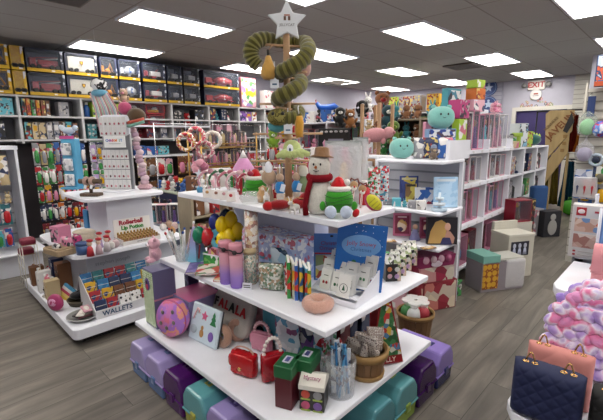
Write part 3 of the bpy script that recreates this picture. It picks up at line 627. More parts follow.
# clear candy bags / jars
BELL=art(['#8c9a8c','#c8ccc4','#6a8068','#d8d4cc','#a08a70'],85,rough=.15)
p=SM(247,287)+Vector((.05,.03,0)); t=thing('candy_jar','tall clear jar of tiny green and cream candies with a cream lid','candy jar',p); MB().cyl(.032,.165,m=art(['#7a9a80','#c8bc98','#5a7a60','#c09a80','#d0ccb8'],110,rough=.2),seg=18).build('candies',t); MB().cyl(.0345,.172,m=CLEAR,seg=18).build('jar_glass',t); MB().lathe([(.036,.172),(.036,.19),(.02,.196),(0,.196)],seg=18,m=mat('#c4b088',.5)).build('lid',t)
foilbag('bell_bag','bulging clear bag of silver bells with a dark header card',SM(266,293)+Vector((.06,.02,0)),NX+.5,.13,.14,.09,BELL,cat='candy bag',seal=mat('#1e3048',.4))
foilbag('bell_bag','blue topped clear bag leaning behind the silver bells',SM(273,284)+Vector((.1,.04,0)),NX+.4,.12,.17,.04,art(['#9cc0d8','#c8d8e4','#24405a'],20,rough=.2),cat='candy bag')
foilbag('candy_cone','tall clear pinkish sparkly bag between the tumblers and the candy jar',SM(243,282)+Vector((.09,.04,0)),NX+.3,.08,.28,.06,art(['#d8c8d4','#e8e0e8','#b8a0b0','#d090a8','#a8b4c8'],70,rough=.15),cat='candy bag')
p=SM(251,284)+Vector((.04,.03,0)); t=thing('candy_stick_bag','tall clear bag of red gold and white twisted candy sticks beside the top shelf','candy bag',p,NX)
MB().lathe([(0,0),(.034,.0),(.036,.4),(.0,.4)],seg=14,m=art(['#b87858','#e8dcc8','#8a4a34','#d8b888','#e8e4dc'],55,rough=.2)).build('candy_sticks',t)
MB().lathe([(.038,0),(.04,.41),(.045,.43),(.06,.47),(.04,.5),(0,.505)],seg=14,m=CLEAR).build('clear_wrap',t)
t=thing('plush_toy','round teal blue plush slumped beside the big gift box','plush toy',Vector((1.44,2.0,ZM+.002)),NX)
b=MB(); b.ell(.17,.1,.08,(0,0,.08),m=mat('#2f7f9c',kind='plush')); b.ell(.1,.09,.07,(-.08,-.03,.16),m=mat('#3a8eaa',kind='plush')); b.tube([(-.1,-.1,.16),(0,-.12,.1),(.1,-.1,.08)],.035,8,mat('#48a0ba',kind='plush')); b.build('body',t); eyes(t,1,.03,-.13,.17,.01)
# big snowy gift box
pa=SM(298,283)+Vector((0,0,0)); t=thing('gift_box','large lilac gift box with cupcakes, trees and snowflakes printed all over','gift box',(1.508,1.65,pa.z),0)
W=art(['#a9b8e0','#b4c2e6','#eef2fa','#a9b8e0','#d07a94','#b8c6ea','#98aadc'],42)
b=MB(); b.box(.13,.42,.19,bev=.002,m=W); b.build('box_body',t); b=MB(); b.box(.138,.428,.06,(0,0,.18),bev=.002,m=art(['#b7c4ea','#f0f4fc','#c4d0f0','#c06a82','#e8eefa'],46)); b.build('lid',t)
for k in range(5):
    MB().prism([(-.018,0),(.018,0),(.022,.022),(-.022,.022)],.002,(-.07,-.15+.08*k,.075),(0,0,NX),m=mat('#5fa0b8',.5)).build('cupcake_base_print',t)
    MB().ell(.022,.002,.014,(-.071,-.15+.08*k,.103),(0,0,NX),m=mat('#c85a72',.5),seg=10,rings=6).build('cupcake_icing_print',t)
for k in range(2): MB().prism([(-.02,0),(.02,0),(0,.045)],.002,(-.07,-.02+.12*k,.01),(0,0,NX),m=mat('#5a9a58',.5)).build('tree_print',t)
b=MB(); [b.ell(.006,.006,.006,(-.072,-.18+.018*k,.241),m=WHITE,seg=6,rings=4) for k in range(21)]; b.build('lid_trim',t)
# upright books in a file
bk=[('#2f8a3c','green gardening style picture book, frontmost of the upright files'),('#c8c8b8','cream thin book second in the upright file'),('#2a5fae','blue thin book in the upright file'),('#1d4f86','navy spine book in the upright file'),('#58a0c0','sky blue thin book in the upright file'),('#4f8a3a','leaf green book at the end of the upright file')]
for i,(c,l) in enumerate(bk):
    q=SM(284+i*4.2,299+i*1.0)+Vector((.06,.03,0)); t=thing('picture_book',l,'book',q,rot=(0,0,NX+.85+.1*math.sin(i*2)))
    w=.017; b=MB(); b.box(w,.13,.185-.004*i,bev=.001,m=art([c,c,'#d8b030' if i%2 else '#c03028',c],22)); b.build('cover',t)
    MB().box(w*.7,.126,.004,(0,0,.184-.004*i),m=mat('#eceae4',.7)).build('pages',t)
foilbag('red_pouch','slim red and white candy pouch at the near side of the upright books',SM(281,299)+Vector((.06,.0,0)),NX,.04,.17,.03,art(['#b02430','#e8d8d0','#8a1820'],60))
# jewellery card rack : stepped white rack
pr=SM(343,310); rz=NX+.12
t=thing('card_rack','stepped white rack carrying rows of jewellery cards','display rack',(pr.x+.145,pr.y+.11,pr.z),rz)
w,d=.27,.24
for sx in(-1,1): MB().prism([(-d/2,0),(d/2,0),(d/2,.12),(-d/2,.025)],.005,(sx*w/2,0,0),(0,0,PI/2),m=WHITE).build('side_wall',t)
b=MB()
b.box(w,.005,.028,(0,-d/2,0),m=WHITE); b.box(w,d,.004,m=WHITE); b.build('front_lip',t)
b=MB()
for k in range(3): b.box(w,.05,.004,(0,-d/2+.05+k*.07,.03+.03*k),m=WHITE)
b.build('step',t)
cc=0; names=['front','second','back']
for k in range(3):
    for j in range(4-(k==0)):
        for m_ in range(2):
            x=-.1+.067*j+(.03 if k==0 else 0)+.003*m_; y=-d/2+.045+k*.07+m_*.018; z=.036+.03*k+.004*m_
            T=Matrix.Rotation(rz,4,'Z')@Vector((x,y,0)); q=Vector((pr.x+.145,pr.y+.11,pr.z+z))+T
            g=thing('jewelry_card','white hang card with tiny %s charm on the %s step of the white rack'%(('red','green','silver')[(j+k)%3],names[k]),'jewellery card',q,rot=(-.32,0,rz+.06*math.sin(j*3+k)),group='%s charm cards, %s step'%(('red','green','silver')[(j+k)%3],names[k]))
            MB().box(.062,.0025,.1,bev=.001,m=mat('#dfe0e0' if m_ else '#e8e8e6',.5)).build('card',g)
            if m_==0:
                c=('#a83038','#3a7a50','#9098a0')[(j+k)%3]
                for e in(-1,1): MB().ell(.007,.004,.008,(e*.009,-.003,.036),m=mat(c,.3),seg=8,rings=5).build('charm',g)
                MB().box(.026,.001,.004,(0,-.0018,.068),m=mat('#55585a',.5)).build('print_line',g)
q=SM(343,310)+Vector((.05,.045,.03)); g=thing('jewelry_card','big white card with a circled green tree charm, front of the rack','jewellery card',q,rot=(-.3,0,rz)); MB().box(.07,.003,.11,bev=.001,m=mat('#ececea',.5)).build('card',g)
b=MB(); b.tube([(.022*math.cos(a),-.003,.045+.022*math.sin(a)) for a in [2*PI*k/20 for k in range(20)]],.0012,5,mat('#555',.5) if 0 else mat('#555555',.5),closed=True); b.build('circle_print',g)
MB().prism([(-.008,.035),(.008,.035),(0,.062)],.002,(0,-.003,0),m=mat('#2c5a44',.4)).build('charm',g)
# blue ornament craft packet, big blue book
q=SM(331,288)+Vector((.09,.07,0)); t=thing('craft_packet','light blue hanging craft packet with Christmas ornament pictures','craft kit',q,rot=(-.2,0,NX+.72))
MB().box(.2,.012,.26,bev=.002,m=mat('#4e7fc4',.35)).build('header_card',t); MB().box(.18,.004,.13,(0,-.008,.01),m=art(['#8a9a70','#d8d8d8','#a8483c','#c8b860','#5a8a5a','#c0c8d0'],26)).build('picture_window',t)
b=MB(); b.box(.19,.003,.008,(0,-.008,.145),m=mat('#b02838',.4)); b.build('red_border',t)
for k in range(2): text(('Christmas','Ornaments')[k],.03,t,(0,-.0085,.205-.028*k),(PI/2,0,0),mat('#7a2a5a',.5),.001)
MB().ell(.01,.002,.006,(0,-.0075,.245),m=BLACK,seg=8,rings=5).build('hang_hole',t)
q=SM(362,300)+Vector((.05,.07,.014)); t=thing('picture_book','large bright blue Christmas picture book leaning at the shelf end','book',q,rot=(-.13,.1,NX+.72))
BL=mat('#1f68b8',.3); MB().box(.24,.01,.33,(0,.006,0),m=mat('#eceae4',.7)).build('pages',t)
b=MB(); b.box(.25,.003,.34,m=BL); b.box(.25,.003,.34,(0,.013,0),m=BL); b.build('cover',t)
MB().ell(.1,.002,.055,(0,-.002,.23),m=mat('#6fa4dc',.4),seg=28,rings=16).build('title_oval',t)
text('Jolly Snowy',.032,t,(0,-.004,.24),(PI/2,0,0),mat('#a83858',.5),.0008); text('Christmas',.026,t,(0,-.004,.21),(PI/2,0,0),mat('#2a5aa0',.5),.0008)
for (x,z,r,c) in ((.05,.13,.012,'#b83030'),(.05,.1,.018,'#d8a0a8'),(.05,.07,.02,'#b83038'),(-.03,.14,.014,'#1e6a48'),(-.06,.09,.02,'#e8ecf0'),(-.01,.08,.016,'#e8ecf0')): MB().ell(r,.002,r*1.2,(x,-.002,z),m=mat(c,.5),seg=12,rings=8).build('figure_print',t)
b=MB(); rr=random.Random(2)
for k in range(40): b.ell(.0025,.001,.0025,(rr.uniform(-.115,.115),-.002,rr.uniform(.01,.33)),m=WHITE,seg=5,rings=3)
b.build('snow_print',t)
# dark milk-carton ornaments
for i in range(4):
    q=SM(396+i*5.5,281-i*5.2)+Vector((-.0,.03,0)); t=carton('bloom_carton','black gabled carton with round flower prints, %s from the shelf corner'%('nearest','second','third','fourth')[i],q,NX+.9,.085,.06,.1,mat('#1b191b',.4))
    MB().prism([(-.03,0),(.03,0),(.004,.035),(.004,.05),(-.004,.05),(-.004,.035)],.085,(0,0,.1),(0,0,PI/2),m=art(['#e0e0d8','#e8e6e0','#2a2a28','#e0e0d8','#8a9a68'],60)).build('gable_top',t)
    for (x,z,c) in ((-.022,.07,'#b8703c'),(.02,.068,'#c8c8c4'),(-.02,.03,'#b89098'),(.02,.028,'#a888b0')): MB().ell(.014,.002,.014,(x,-.031,z),m=mat(c,.4),seg=10,rings=6).build('flower_print',t)
    MB().box(.02,.062,.1,(.033,0,.0),m=art(['#b8a888','#6a7a58','#c8b0a0'],60)).build('side_panel',t)
carton('toy_carton','green white picture packet lying behind the black cartons',SM(386,270)+Vector((.05,.04,0)),NX+.7,.05,.03,.09,mat('#3c8a4c',.5),front=art(['#4a9a50','#e0e0d8','#c04840'],50))
# ---------- top tier ----------
def S3(u,v): return S(u,v,ZT)
TX,TY=1.505,1.571; FH=Vector((FW.x,FW.y,0)).normalized(); RH=Vector((FH.y,-FH.x,0))
def tp(u,v,off=0.):
    """point near the tree, off metres behind (+) or before (-) the pole"""
    k=(Vector((TX,TY,0))-Vector((0,0,0))).dot(FH)+off
    d=RT*(u-301.5)/FPX-UP*(v-210)/FPX+FW
    return O+d*(k/d.dot(FH))
PINE=mat('#c8a27c',.6,'wood',sc=40)
t=thing('ornament_tree','pale wooden dowel tree with a white star top standing on the display','display tree',(TX,TY,ZT+.001))
ztop=tp(287,22).z-ZT
b=MB(); b.cyl(.021,ztop,m=PINE,seg=14,r2=.017); b.build('trunk',t)
b=MB(); b.cyl(.12,.018,m=PINE,seg=28); b.build('foot',t)
for i,(v,L_,a) in enumerate(((46,.13,.3),(74,.12,-.5),(78,.14,.7),(104,.15,.05),(109,.12,1.1),(134,.19,.02),(138,.16,1.2),(161,.2,.03),(163,.18,-1.0))):
    z=tp(288,v).z-ZT; dr=RH*math.cos(a)+FH*math.sin(a)
    MB().tube([-dr*L_/1.0+Vector((0,0,z)),dr*L_/1.0+Vector((0,0,z))],.006,8,PINE).build('branch',t)
st=MB(); st.prism([(x,z) for x,z in star2(.104,.053)],.02,(0,0,0),m=mat('#dfe3e6',.5),bev=.006)
so=st.build('star_topper',t,loc=tp(287,22,-.025)-Vector((TX,TY,ZT)),rot=(0,0,-YAW+.05))
b=MB(); b.box(.012,.001,.02,(-.011,-.0115,.004),m=mat('#6a4a3a',.5)); b.box(.012,.001,.02,(.011,-.0115,.004),m=mat('#6a4a3a',.5)); b.box(.03,.001,.006,(0,-.0115,.026),m=mat('#a8583c',.5)); b.build('emblem_print',so)
_t=text('JELLYCAT',.018,so,(0,-.0115,-.018),(PI/2,0,0),mat('#4a4644',.5),.0005)
# corduroy snake
olive=art(['#5a5324','#7a7238','#4c451e','#8c8448'],26,rough=.95,kind='noise')
key=[(259,66,-.05,8),(253,60,-.05,9.5),(251,50,-.05,10),(257,41,-.04,9.5),(268,39,.0,8.5),(283,43,.07,7),(297,42,.08,7.5),(306,43,.03,9),(308,52,-.07,10),(301,61,-.1,10),(290,68,-.11,10),(280,73,-.08,9),(279,78,.03,6),(291,78,.09,5),(300,79,.04,7.5),(300,85,-.06,9.5),(290,92,-.1,10),(279,98,-.08,10),(278,104,.02,6),(286,107,.08,5),(296,108,.07,6),(299,112,-.02,8),(296,117,-.07,8.5),(285,118,-.09,8.5),(278,117,-.08,8)]
fine=[]
for i in range(len(key)-1):
    P=[key[max(i-1,0)],key[i],key[i+1],key[min(i+2,len(key)-1)]]
    for s_ in range(10):
        q=s_/10; fine.append(tuple(.5*((2*P[1][j])+(-P[0][j]+P[2][j])*q+(2*P[0][j]-5*P[1][j]+4*P[2][j]-P[3][j])*q*q+(-P[0][j]+3*P[1][j]-3*P[2][j]+P[3][j])*q**3) for j in range(4)))
pts=[tp(a[0],a[1],a[2]) for a in fine]
t=thing('snake_plush','olive green ribbed plush snake coiled round the dowel tree','plush toy',tuple(pts[0]))
o0=pts[0]
_b=MB(); _b._mi(mat('#4c4820',kind='plush')); _k2=_b._mi(mat('#747038',kind='plush')); _b.tube([p-o0 for p in pts],.05,14,mat('#4c4820',kind='plush'),rad=[a[3]*.0039*(1+.1*((i//2)%2)) for i,a in enumerate(fine)])
_b.bm.faces.ensure_lookup_table()
for _i,_f in enumerate(_b.bm.faces):
    if (_i//28)%2: _f.material_index=_k2
_b.build('body',t)
MB().ell(.06,.06,.045,pts[-1]-o0,m=olive).build('head',t)
for sx in(-1,1): MB().ell(.01,.01,.01,pts[-1]-o0+RH*.025*sx-FH*.05+Vector((0,0,.015)),m=BLACK,seg=8,rings=5).build('eye',t)
def hang(name,label,cat,u,v,off,parts,string=True):
    p=tp(u,v,off); t=thing(name,label,cat,p,rot=(0,0,-YAW)); parts(t); return t
hang('pear_plush','yellow tan pear shaped plush with a dark stem hanging by the snake','plush toy',268.5,68,-.08,lambda t:(MB().lathe([(0,-.058),(.03,-.055),(.042,-.035),(.04,-.01),(.022,.03),(.012,.058),(0,.062)],seg=16,m=mat('#c79a4e',kind='plush')).build('body',t),MB().cyl(.007,.03,(0,0,.058),m=mat('#1e1814',.6)).build('stem',t),MB().tube([(0,0,.085),(0.02,.03,.115)],.002,5,PINE).build('cord',t)))
hang('pear_plush','pale pink drop plush hanging right beside the snake coil','plush toy',305,68,.12,lambda t:(MB().ell(.035,.03,.048,m=mat('#b08a80',kind='plush')).build('body',t),MB().cyl(.004,.03,(0,0,.045),m=PINE).build('stem',t)))
hang('sausage_plush','mustard sausage shaped plush hanging from the third branch','plush toy',299,126,-.1,lambda t:(MB().tube([(0,0,.065),(0.004,0,.02),(0,0,-.03),(.004,0,-.075)],.03,12,mat('#cf9838',kind='plush'),rad=[.022,.03,.029,.024]).build('body',t),MB().tube([(0,0,.08),(-.006,0,.12),(.0,0,.13)],.004,6,WHITE).build('cord',t)))
def tagp(t): MB().prism([(-.022,-.04),(.022,-.04),(.022,.02),(.008,.04),(-.008,.04),(-.022,.02)],.003,m=mat('#dfe4ea',.5)).build('card',t); MB().box(.024,.001,.008,(0,-.002,-.025),m=mat('#3a5a7a',.5)).build('print_line',t); MB().tube([(0,0,.035),(0,0,.09)],.002,5,WHITE).build('cord',t)
hang('price_tag','white paper tag hanging just under the pear plush','tag',274.5,80,-.09,tagp)
hang('price_tag','larger white paper tag hanging low on the trunk, left of the sausage plush','tag',288,126,-.1,tagp)
hang('plush_bag','teal cloth pouch plush hanging between the tags on the trunk','plush toy',277,126,-.06,lambda t:(MB().ell(.05,.03,.035,m=mat('#4f96a0',kind='plush')).build('body',t),MB().ell(.02,.015,.02,(-.03,0,.045),m=mat('#c8683c',kind='plush')).build('handle_knot',t)))
def rabbit(t):
    m=mat('#b49a84',kind='plush'); bl=mat('#2f7fc0',kind='plush')
    b=MB(); b.ell(.035,.03,.05,(0,0,-.02),m=bl); b.build('jacket',t); b=MB(); b.ell(.028,.026,.03,(0,0,.05),m=m); b.ell(.026,.026,.04,(0,0,-.075),m=mat('#c8beb4',kind='plush'))
    for sx in(-1,1): b.ell(.009,.006,.035,(sx*.012,0,.09),m=m,seg=8,rings=6)
    b.build('body',t); MB().box(.03,.002,.05,(.012,-.034,-.04),(0,.3,0),m=mat('#d8e4ee',.5)).build('paper_tag',t); MB().tube([(0,0,.09),(0,0,.14)],.003,5,WHITE).build('cord',t)
hang('rabbit_plush','brown rabbit plush in a blue jacket hanging left of the trunk','plush toy',280,185,-.12,rabbit)
hang('rabbit_plush','brown rabbit plush in a blue jacket hanging right of the trunk','plush toy',296.5,184,-.04,rabbit)
hang('mouse_plush','beige and brown long legged plush hanging beside the Santa hatted green ball','plush toy',269,177,-.1,lambda t:(MB().ell(.04,.035,.042,m=mat('#b59a80',kind='plush')).build('head',t),MB().tube([(0,0,-.03),(.01,0,-.1),(.005,0,-.16)],.012,8,mat('#a08a74',kind='plush')).build('legs',t),MB().ell(.02,.01,.035,(.0,-.02,.05),m=WHITE).build('ribbon',t)))
hang('duck_plush','white and green dressed plush hanging between the blue jacket rabbit and the snowman','plush toy',303,180,-.02,lambda t:(MB().ell(.03,.03,.034,(0,0,.05),m=mat('#d8d4c8',kind='plush')).build('head',t),MB().ell(.035,.03,.05,(0,0,-.02),m=mat('#7a8a68',kind='plush')).build('body',t)))
# pale green octopus seated on the lower branch
p=tp(292,150,-.07); t=thing('octopus_plush','pale green floppy legged plush draped over the lower branch','plush toy',p,rot=(0,0,-YAW)); GR=mat('#c2cf8a',kind='plush',sc=90)
b=MB(); b.ell(.062,.05,.06,(0,0,.01),m=GR)
for dx,dz in ((-.105,-.045),(-.07,-.05),(.12,-.03),(.08,-.045),(.03,-.05),(-.02,-.05)): b.tube([(dx*.2,-.02,-.01),(dx*.6,-.05,dz*.5),(dx,-.055,dz)],.02,8,GR,rad=[.028,.024,.016])
b.build('body',t); b=MB(); b.ell(.022,.012,.03,(-.012,-.05,.01),m=WHITE); b.build('eye_patch',t); MB().ell(.008,.006,.012,(-.012,-.062,.005),m=mat('#203a5a',.3),seg=8,rings=5).build('eye',t)
p=tp(273,142,-.05); plush('frog_plush','lime green and white small plush sitting left of the pale green octopus plush',p-Vector((0,0,.03)),-YAW+.2,.1,'#86ac3a','#d8dcc8',ear='round')
# snowman
p=S3(318,217)+Vector((.055,.04,0)); s=.36
t=thing('snowman_plush','tall white snowman plush with brown hat and dark red scarf','plush toy',p,rot=(0,0,-YAW-.1)); WP=mat('#dedbd2',kind='plush',sc=120,c2='#b8b4aa')
b=MB(); b.lathe([(0,0),(.065,.004),(.08,.03),(.085,.07),(.078,.12),(.062,.165),(.05,.185),(.055,.2),(.068,.23),(.07,.26),(.06,.29),(.04,.31),(0,.318)],seg=22,m=WP,sy=.8); b.build('body',t)
b=MB(); b.lathe([(.072,.298),(.078,.302),(.05,.31),(.046,.345),(.03,.352),(0,.354)],(0,0,.0),(-.05,.05,0),18,mat('#8a6646',kind='plush')); b.build('brown_hat',t)
MB().tube([(.068*math.cos(a),.056*math.sin(a),.195+.004*math.sin(a)) for a in [2*PI*k/20 for k in range(20)]],.02,8,mat('#7c1420',kind='knit',sc=150),closed=True).build('scarf',t)
MB().tube([(-.05,-.05,.19),(-.075,-.05,.12),(-.09,-.05,.05),(-.085,-.05,.0)],.018,8,mat('#7c1420',kind='knit',sc=150)).build('scarf_tail',t)
for sx in(-1,1): MB().ell(.006,.005,.007,(-.012+sx*.022,-.058,.265),m=BLACK,seg=8,rings=5).build('eye',t)
MB().lathe([(.009,0),(0,.035)],(-.02,-.055,.25),(PI/2,0,-.3),8,mat('#c8743a',.6)).build('carrot_nose',t)
MB().tube([(-.035,-.055,.235),(-.02,-.06,.228),(0,-.056,.233)],.002,5,BLACK).build('mouth',t)
MB().tube([(.07,-.02,.17),(.085,-.03,.14),(.06,-.04,.1)],.006,6,mat('#9a7a54',.7)).build('stick_arm',t)
# green ball plushes
def greenball(label,p,s,rz,feet=True):
    t=thing('elf_ball_plush',label,'plush toy',p,rz); g=mat('#3f9e2c',kind='plush',sc=90)
    b=MB(); b.ell(.09*s,.08*s,.085*s,(0,0,.095*s),m=g,seg=20,rings=12); b.build('body',t)
    b=MB()
    for k in(-1,0,1): b.tube([(.092*s*math.cos(a),-.082*s*math.sin(a),(.095+.03*k+.012*math.sin(2*a+k))*s) for a in [PI*j/10 for j in range(11)]],.002,5,mat('#1e4a1a',.6))
    b.build('seam_line',t)
    b=MB(); b.lathe([(.055*s,.15*s),(.045*s,.19*s),(.02*s,.225*s),(0,.235*s)],(0,0,0),seg=14,m=mat('#c8141e',kind='plush')); b.build('santa_hat',t)
    b=MB(); b.tube([(.058*s*math.cos(a),.055*s*math.sin(a),.16*s) for a in [2*PI*k/14 for k in range(14)]],.017*s,8,mat('#eeeae4',kind='plush'),closed=True); b.ell(.02*s,.02*s,.02*s,(.05*s,-.01*s,.2*s),m=mat('#eeeae4',kind='plush')); b.build('hat_trim',t)
    for sx in(-1,1):
        MB().ell(.02*s,.02*s,.03*s,(sx*.095*s,-.04*s,.06*s),m=mat('#3f9e2c',kind='plush'),seg=8,rings=6).build('arm',t)
        if feet: 
            MB().ell(.035*s,.02*s,.038*s,(sx*.045*s,-.125*s,.038*s),m=mat('#c9d6ea',kind='plush')).build('shoe',t); MB().ell(.034*s,.018*s,.036*s,(sx*.045*s,-.105*s,.038*s),m=mat('#1b2450',kind='plush')).build('shoe_back',t)
    return t
t=greenball('round lime green plush in a Santa hat with white and navy shoes, by the snowman',S3(338,217)+Vector((.04,.03,0)),1.12,-YAW-.1)
MB().ell(.022,.018,.03,(.115,-.1,.03),(0,.4,0),m=mat('#c01c24',kind='plush')).build('red_mitten',t)
greenball('round green plush in a Santa hat sitting at the far side of the red plush',S3(254,199)+Vector((.03,.02,0)),1.1,-YAW+.3,False)
# red plaid plush lying down
p=S3(284,211)+Vector((.05,.0,0)); t=thing('stocking_plush','dark red plush with gold bow lying along the shelf edge','plush toy',p,-YAW+.35)
RD=mat('#8e1018',kind='plush',sc=110); b=MB(); b.ell(.075,.04,.032,(-.08,0,.034),m=RD); b.ell(.06,.04,.034,(.05,0,.034),m=RD); b.ell(.035,.03,.03,(-.15,0,.03),m=mat('#b8141c',kind='plush')); b.ell(.05,.035,.05,(.1,.01,.05),m=RD); b.build('body',t)
b=MB(); b.box(.016,.082,.066,(-.01,0,.001),bev=.004,m=mat('#c89a3c',.4)); b.ell(.018,.02,.01,(-.01,-.04,.04),m=mat('#c89a3c',.4)); b.box(.1,.06,.002,(.09,0,.068),m=art(['#6a1014','#b02028','#c89a40'],60)); b.build('gold_bow',t)
# reindeer ornament
def deer(name,label,p,rz,s,col):
    t=thing(name,label,'ornament',p,rz); m=mat(col,.5); b=MB(); b.ell(.02*s,.03*s,.016*s,(0,0,.03*s),m=m); b.ell(.01*s,.014*s,.01*s,(0,-.035*s,.055*s),m=m); b.tube([(0,-.02*s,.035*s),(0,-.032*s,.055*s)],.007*s,6,m)
    for sx in(-1,1):
        for sy in(-1,1): b.tube([(sx*.012*s,sy*.018*s,.03*s),(sx*.014*s,sy*.02*s,0)],.004*s,5,m)
        b.tube([(sx*.005*s,-.032*s,.063*s),(sx*.016*s,-.03*s,.085*s)],.0025*s,5,m)
    b.build('body',t); return t
deer('reindeer_ornament','tiny white reindeer ornament below the red plush at the shelf edge',S3(295,214),-YAW-.6,1.0,'#e0ddd8')
deer('bear_ornament','small white checkered dog figure beside the far green Santa plush',S3(267,203),-YAW,1.0,'#dedad6')
# nutcracker-like figures, santa, gingerbread at the back
for (u,v,c,h,l,o_) in ((262,204,'#c8a070',.09,'gingerbread figure block behind the dark red plush',.05),(276,203,'#b01820',.07,'small red felt ornament touching the rabbit hanging left',.05),(310,204,'#4a5a48',.1,'dark green felt figure just behind the snowman',.22)):
    p=S3(u,v)+Vector((o_,o_,0)); t=thing('felt_figure',l,'figure',p,-YAW); MB().lathe([(0,0),(.03,.0),(.034,h*.5),(.02,h*.7),(.024,h*.85),(0,h)],seg=12,m=mat(c,kind='plush')).build('body',t); MB().ell(.01,.008,.01,(0,-.024,h*.82),m=mat('#e0c8b0',.6),seg=8,rings=5).build('face',t)
# clear wrapped stand of cellophane bags behind
CEL=film('#e4e6e8',.6,.2,40)
for i,(u,v,w,h,l) in enumerate(((346,207,.24,.41,'wide clear crinkled bag packet standing behind the green plush'),(363,206,.1,.43,'narrow clear crinkled bag packet at the shelf corner'))):
    foilbag('clear_bag',l,S3(u,v)+Vector((.04,.05,.0)),-YAW,w,h,.05,CEL,cat='bag',seal=mat('#9aa0a0',.3))
# candy cane reindeer pops
for (u,v,dz,l) in ((353,211,.13,'red stick pop with a reindeer face and red nose, in front of the clear bags'),(362,210,.1,'second reindeer pop on a red stick, nearest the shelf end')):
    p=S3(u,v)+Vector((.03,.03,0)); t=thing('reindeer_pop',l,'candy pop',p,rot=(-.15,.1,-YAW))
    MB().tube([(0,0,0),(0,0,dz)],.007,8,art(['#9a1420','#e8e0d8'],40,kind='stripes')).build('stick',t); MB().ell(.026,.018,.026,(0,0,dz+.02),m=mat('#b8946c',kind='plush')).build('head',t); MB().ell(.018,.014,.014,(0,-.01,dz+.0),m=mat('#eae6e0',kind='plush')).build('muzzle',t); MB().ell(.007,.006,.007,(0,-.026,dz+.008),m=mat('#c01820',.3),seg=8,rings=5).build('nose',t)
    b=MB(); b.tube([(-.03,0,dz+.035),(-.02,0,dz+.06),(0,0,dz+.05),(.02,0,dz+.06),(.03,0,dz+.035)],.006,6,mat('#6a2a20',.6)); b.build('antlers',t)
for i,(u,v,l,c) in enumerate(((376,206,'clear bag of holiday gummies with a green print',['#c8d0cc','#4a8a5a','#b8303a','#e0e4e2']),(385,204,'clear bag of holiday treats with a red and blue print',['#c4ccd0','#5aa0b8','#b82c38','#dde2e4']))):
    foilbag('treat_bag',l+' at the shelf tip',S3(u,v)+Vector((.06,.06,0)),-YAW,.09,.24,.04,art(c,75,rough=.15),cat='treat bag')
p=S3(384,211)+Vector((.0,.02,0)); t=thing('toy_slipper','yellow ribbed oval toy on a magenta base at the tip of the top shelf','toy',p,rot=(0,-.75,-YAW))
MB().ell(.035,.012,.05,(0,0,.05),m=mat('#a8205a',.4)).build('base',t); b=MB(); b.ell(.028,.014,.045,(.004,-.01,.052),m=mat('#d2cc2a',.5)); [b.tube([(-.02,-.022,.03+.018*k),(.02,-.022,.03+.018*k)],.003,5,mat('#a8a020',.5)) for k in range(3)]; b.build('ribbed_top',t)
for o in [o for o in C.objects if not o.parent and o.name.split('.')[0] in('snowman_plush','elf_ball_plush','stocking_plush','clear_bag','reindeer_pop','treat_bag','octopus_plush','rabbit_plush','sausage_plush')]:
    o.scale=(.7,.7,.86) if 'snow' in o.name else (.66,)*3 if 'elf' in o.name else (.78,)*3
# far end of the top shelf: mirrored jewelry, headbands, unicorn etc.
def headband(label,p,s,c,group=None):
    t=thing('headband',label,'headband',p,-YAW+.2,group); b=MB(); b.tube([(.06*s*math.cos(a),0,.055*s+.065*s*math.sin(a)) for a in [-.6+ (PI+1.2)*k/14 for k in range(15)]],.009*s,7,art([c,'#e8dcdc',c],60)); b.build('band',t)
    MB().ell(.02*s,.016*s,.016*s,(.02*s,-.01*s,.12*s),m=mat(c,kind='plush')).build('bow',t); return t
hb=[(200,197,'#c890a0','pink dotted headband at the far end of the top shelf'),(211,197,'#3c6a4a','green striped headband beside the dotted pink one'),(220,199,'#b86878','rose headband in the middle of the far row'),(229,200,'#d8b4bc','blush headband in front of the pink unicorn cone'),(240,202,'#a83850','crimson rounded headband next to the folded white cloth')]
for u,v,c,l in hb: headband(l,S3(u,v)+Vector((.1,.06,.03)),.95,c)
for i,(u,v,c,l) in enumerate(((196,193,'#4a90b8','little blue vase with a white star flower at the tip of the top shelf'),)):
    p=S3(u,v)+Vector((.03,.0,0)); t=thing('star_vase',l,'vase',p); MB().lathe([(0,0),(.018,0),(.022,.02),(.01,.045),(0,.045)],seg=12,m=mat(c,.3)).build('vase',t); MB().tube([(0,0,.04),(0,0,.1)],.002,5,WHITE).build('stem',t); MB().prism(star2(.03,.013),.006,(0,0,.12),(0,0,-YAW),m=mat('#d4dce8',.4)).build('star_flower',t)
for i,(u,v,l) in enumerate(((205,199,'white folded card tray, farthest on the shelf front'),(214,200,'white ring card in the front row, second'),(222,201,'pinkish ring card third in the front row'),(229,203,'white ring card fourth in the front row, nearest the clear cone'))):
    t=thing('ring_card',l,'jewellery card',S3(u,v)+Vector((.03,.02,0)),rot=(-.5,0,-YAW+.3)); MB().box(.05,.003,.055,m=mat('#e2dcda',.5)).build('card',t); MB().ell(.01,.003,.01,(0,-.004,.035),m=mat(['#b88a50','#8a5a48','#c08a90','#b0303a'][i],.3),seg=8,rings=5).build('charm',t)
p=S3(231,196)+Vector((.18,.1,0)); t=thing('unicorn_cone','pink and lilac fluffy cone with a white tip standing behind the headbands','toy',p)
MB().lathe([(.075,.1),(.07,.15),(.045,.19),(.028,.215)],seg=16,m=mat('#c884b8',kind='plush',c2='#d8a0c8')).build('fluff_body',t); MB().lathe([(.03,.21),(.0,.27)],seg=12,m=mat('#e8e4e6',kind='plush')).build('white_tip',t); MB().lathe([(0,0),(.05,0),(.045,.1),(.06,.11),(0,.12)],seg=14,m=art(['#c05a50','#d8a090','#b86a80','#e0c8c8'],50)).build('lower_ruffle',t)
p=S3(192,190)+Vector((.12,.08,0)); t=thing('ruffle_rack','pink ruffled hair bow bunch on a clear stand at the far end','hair bows',p)
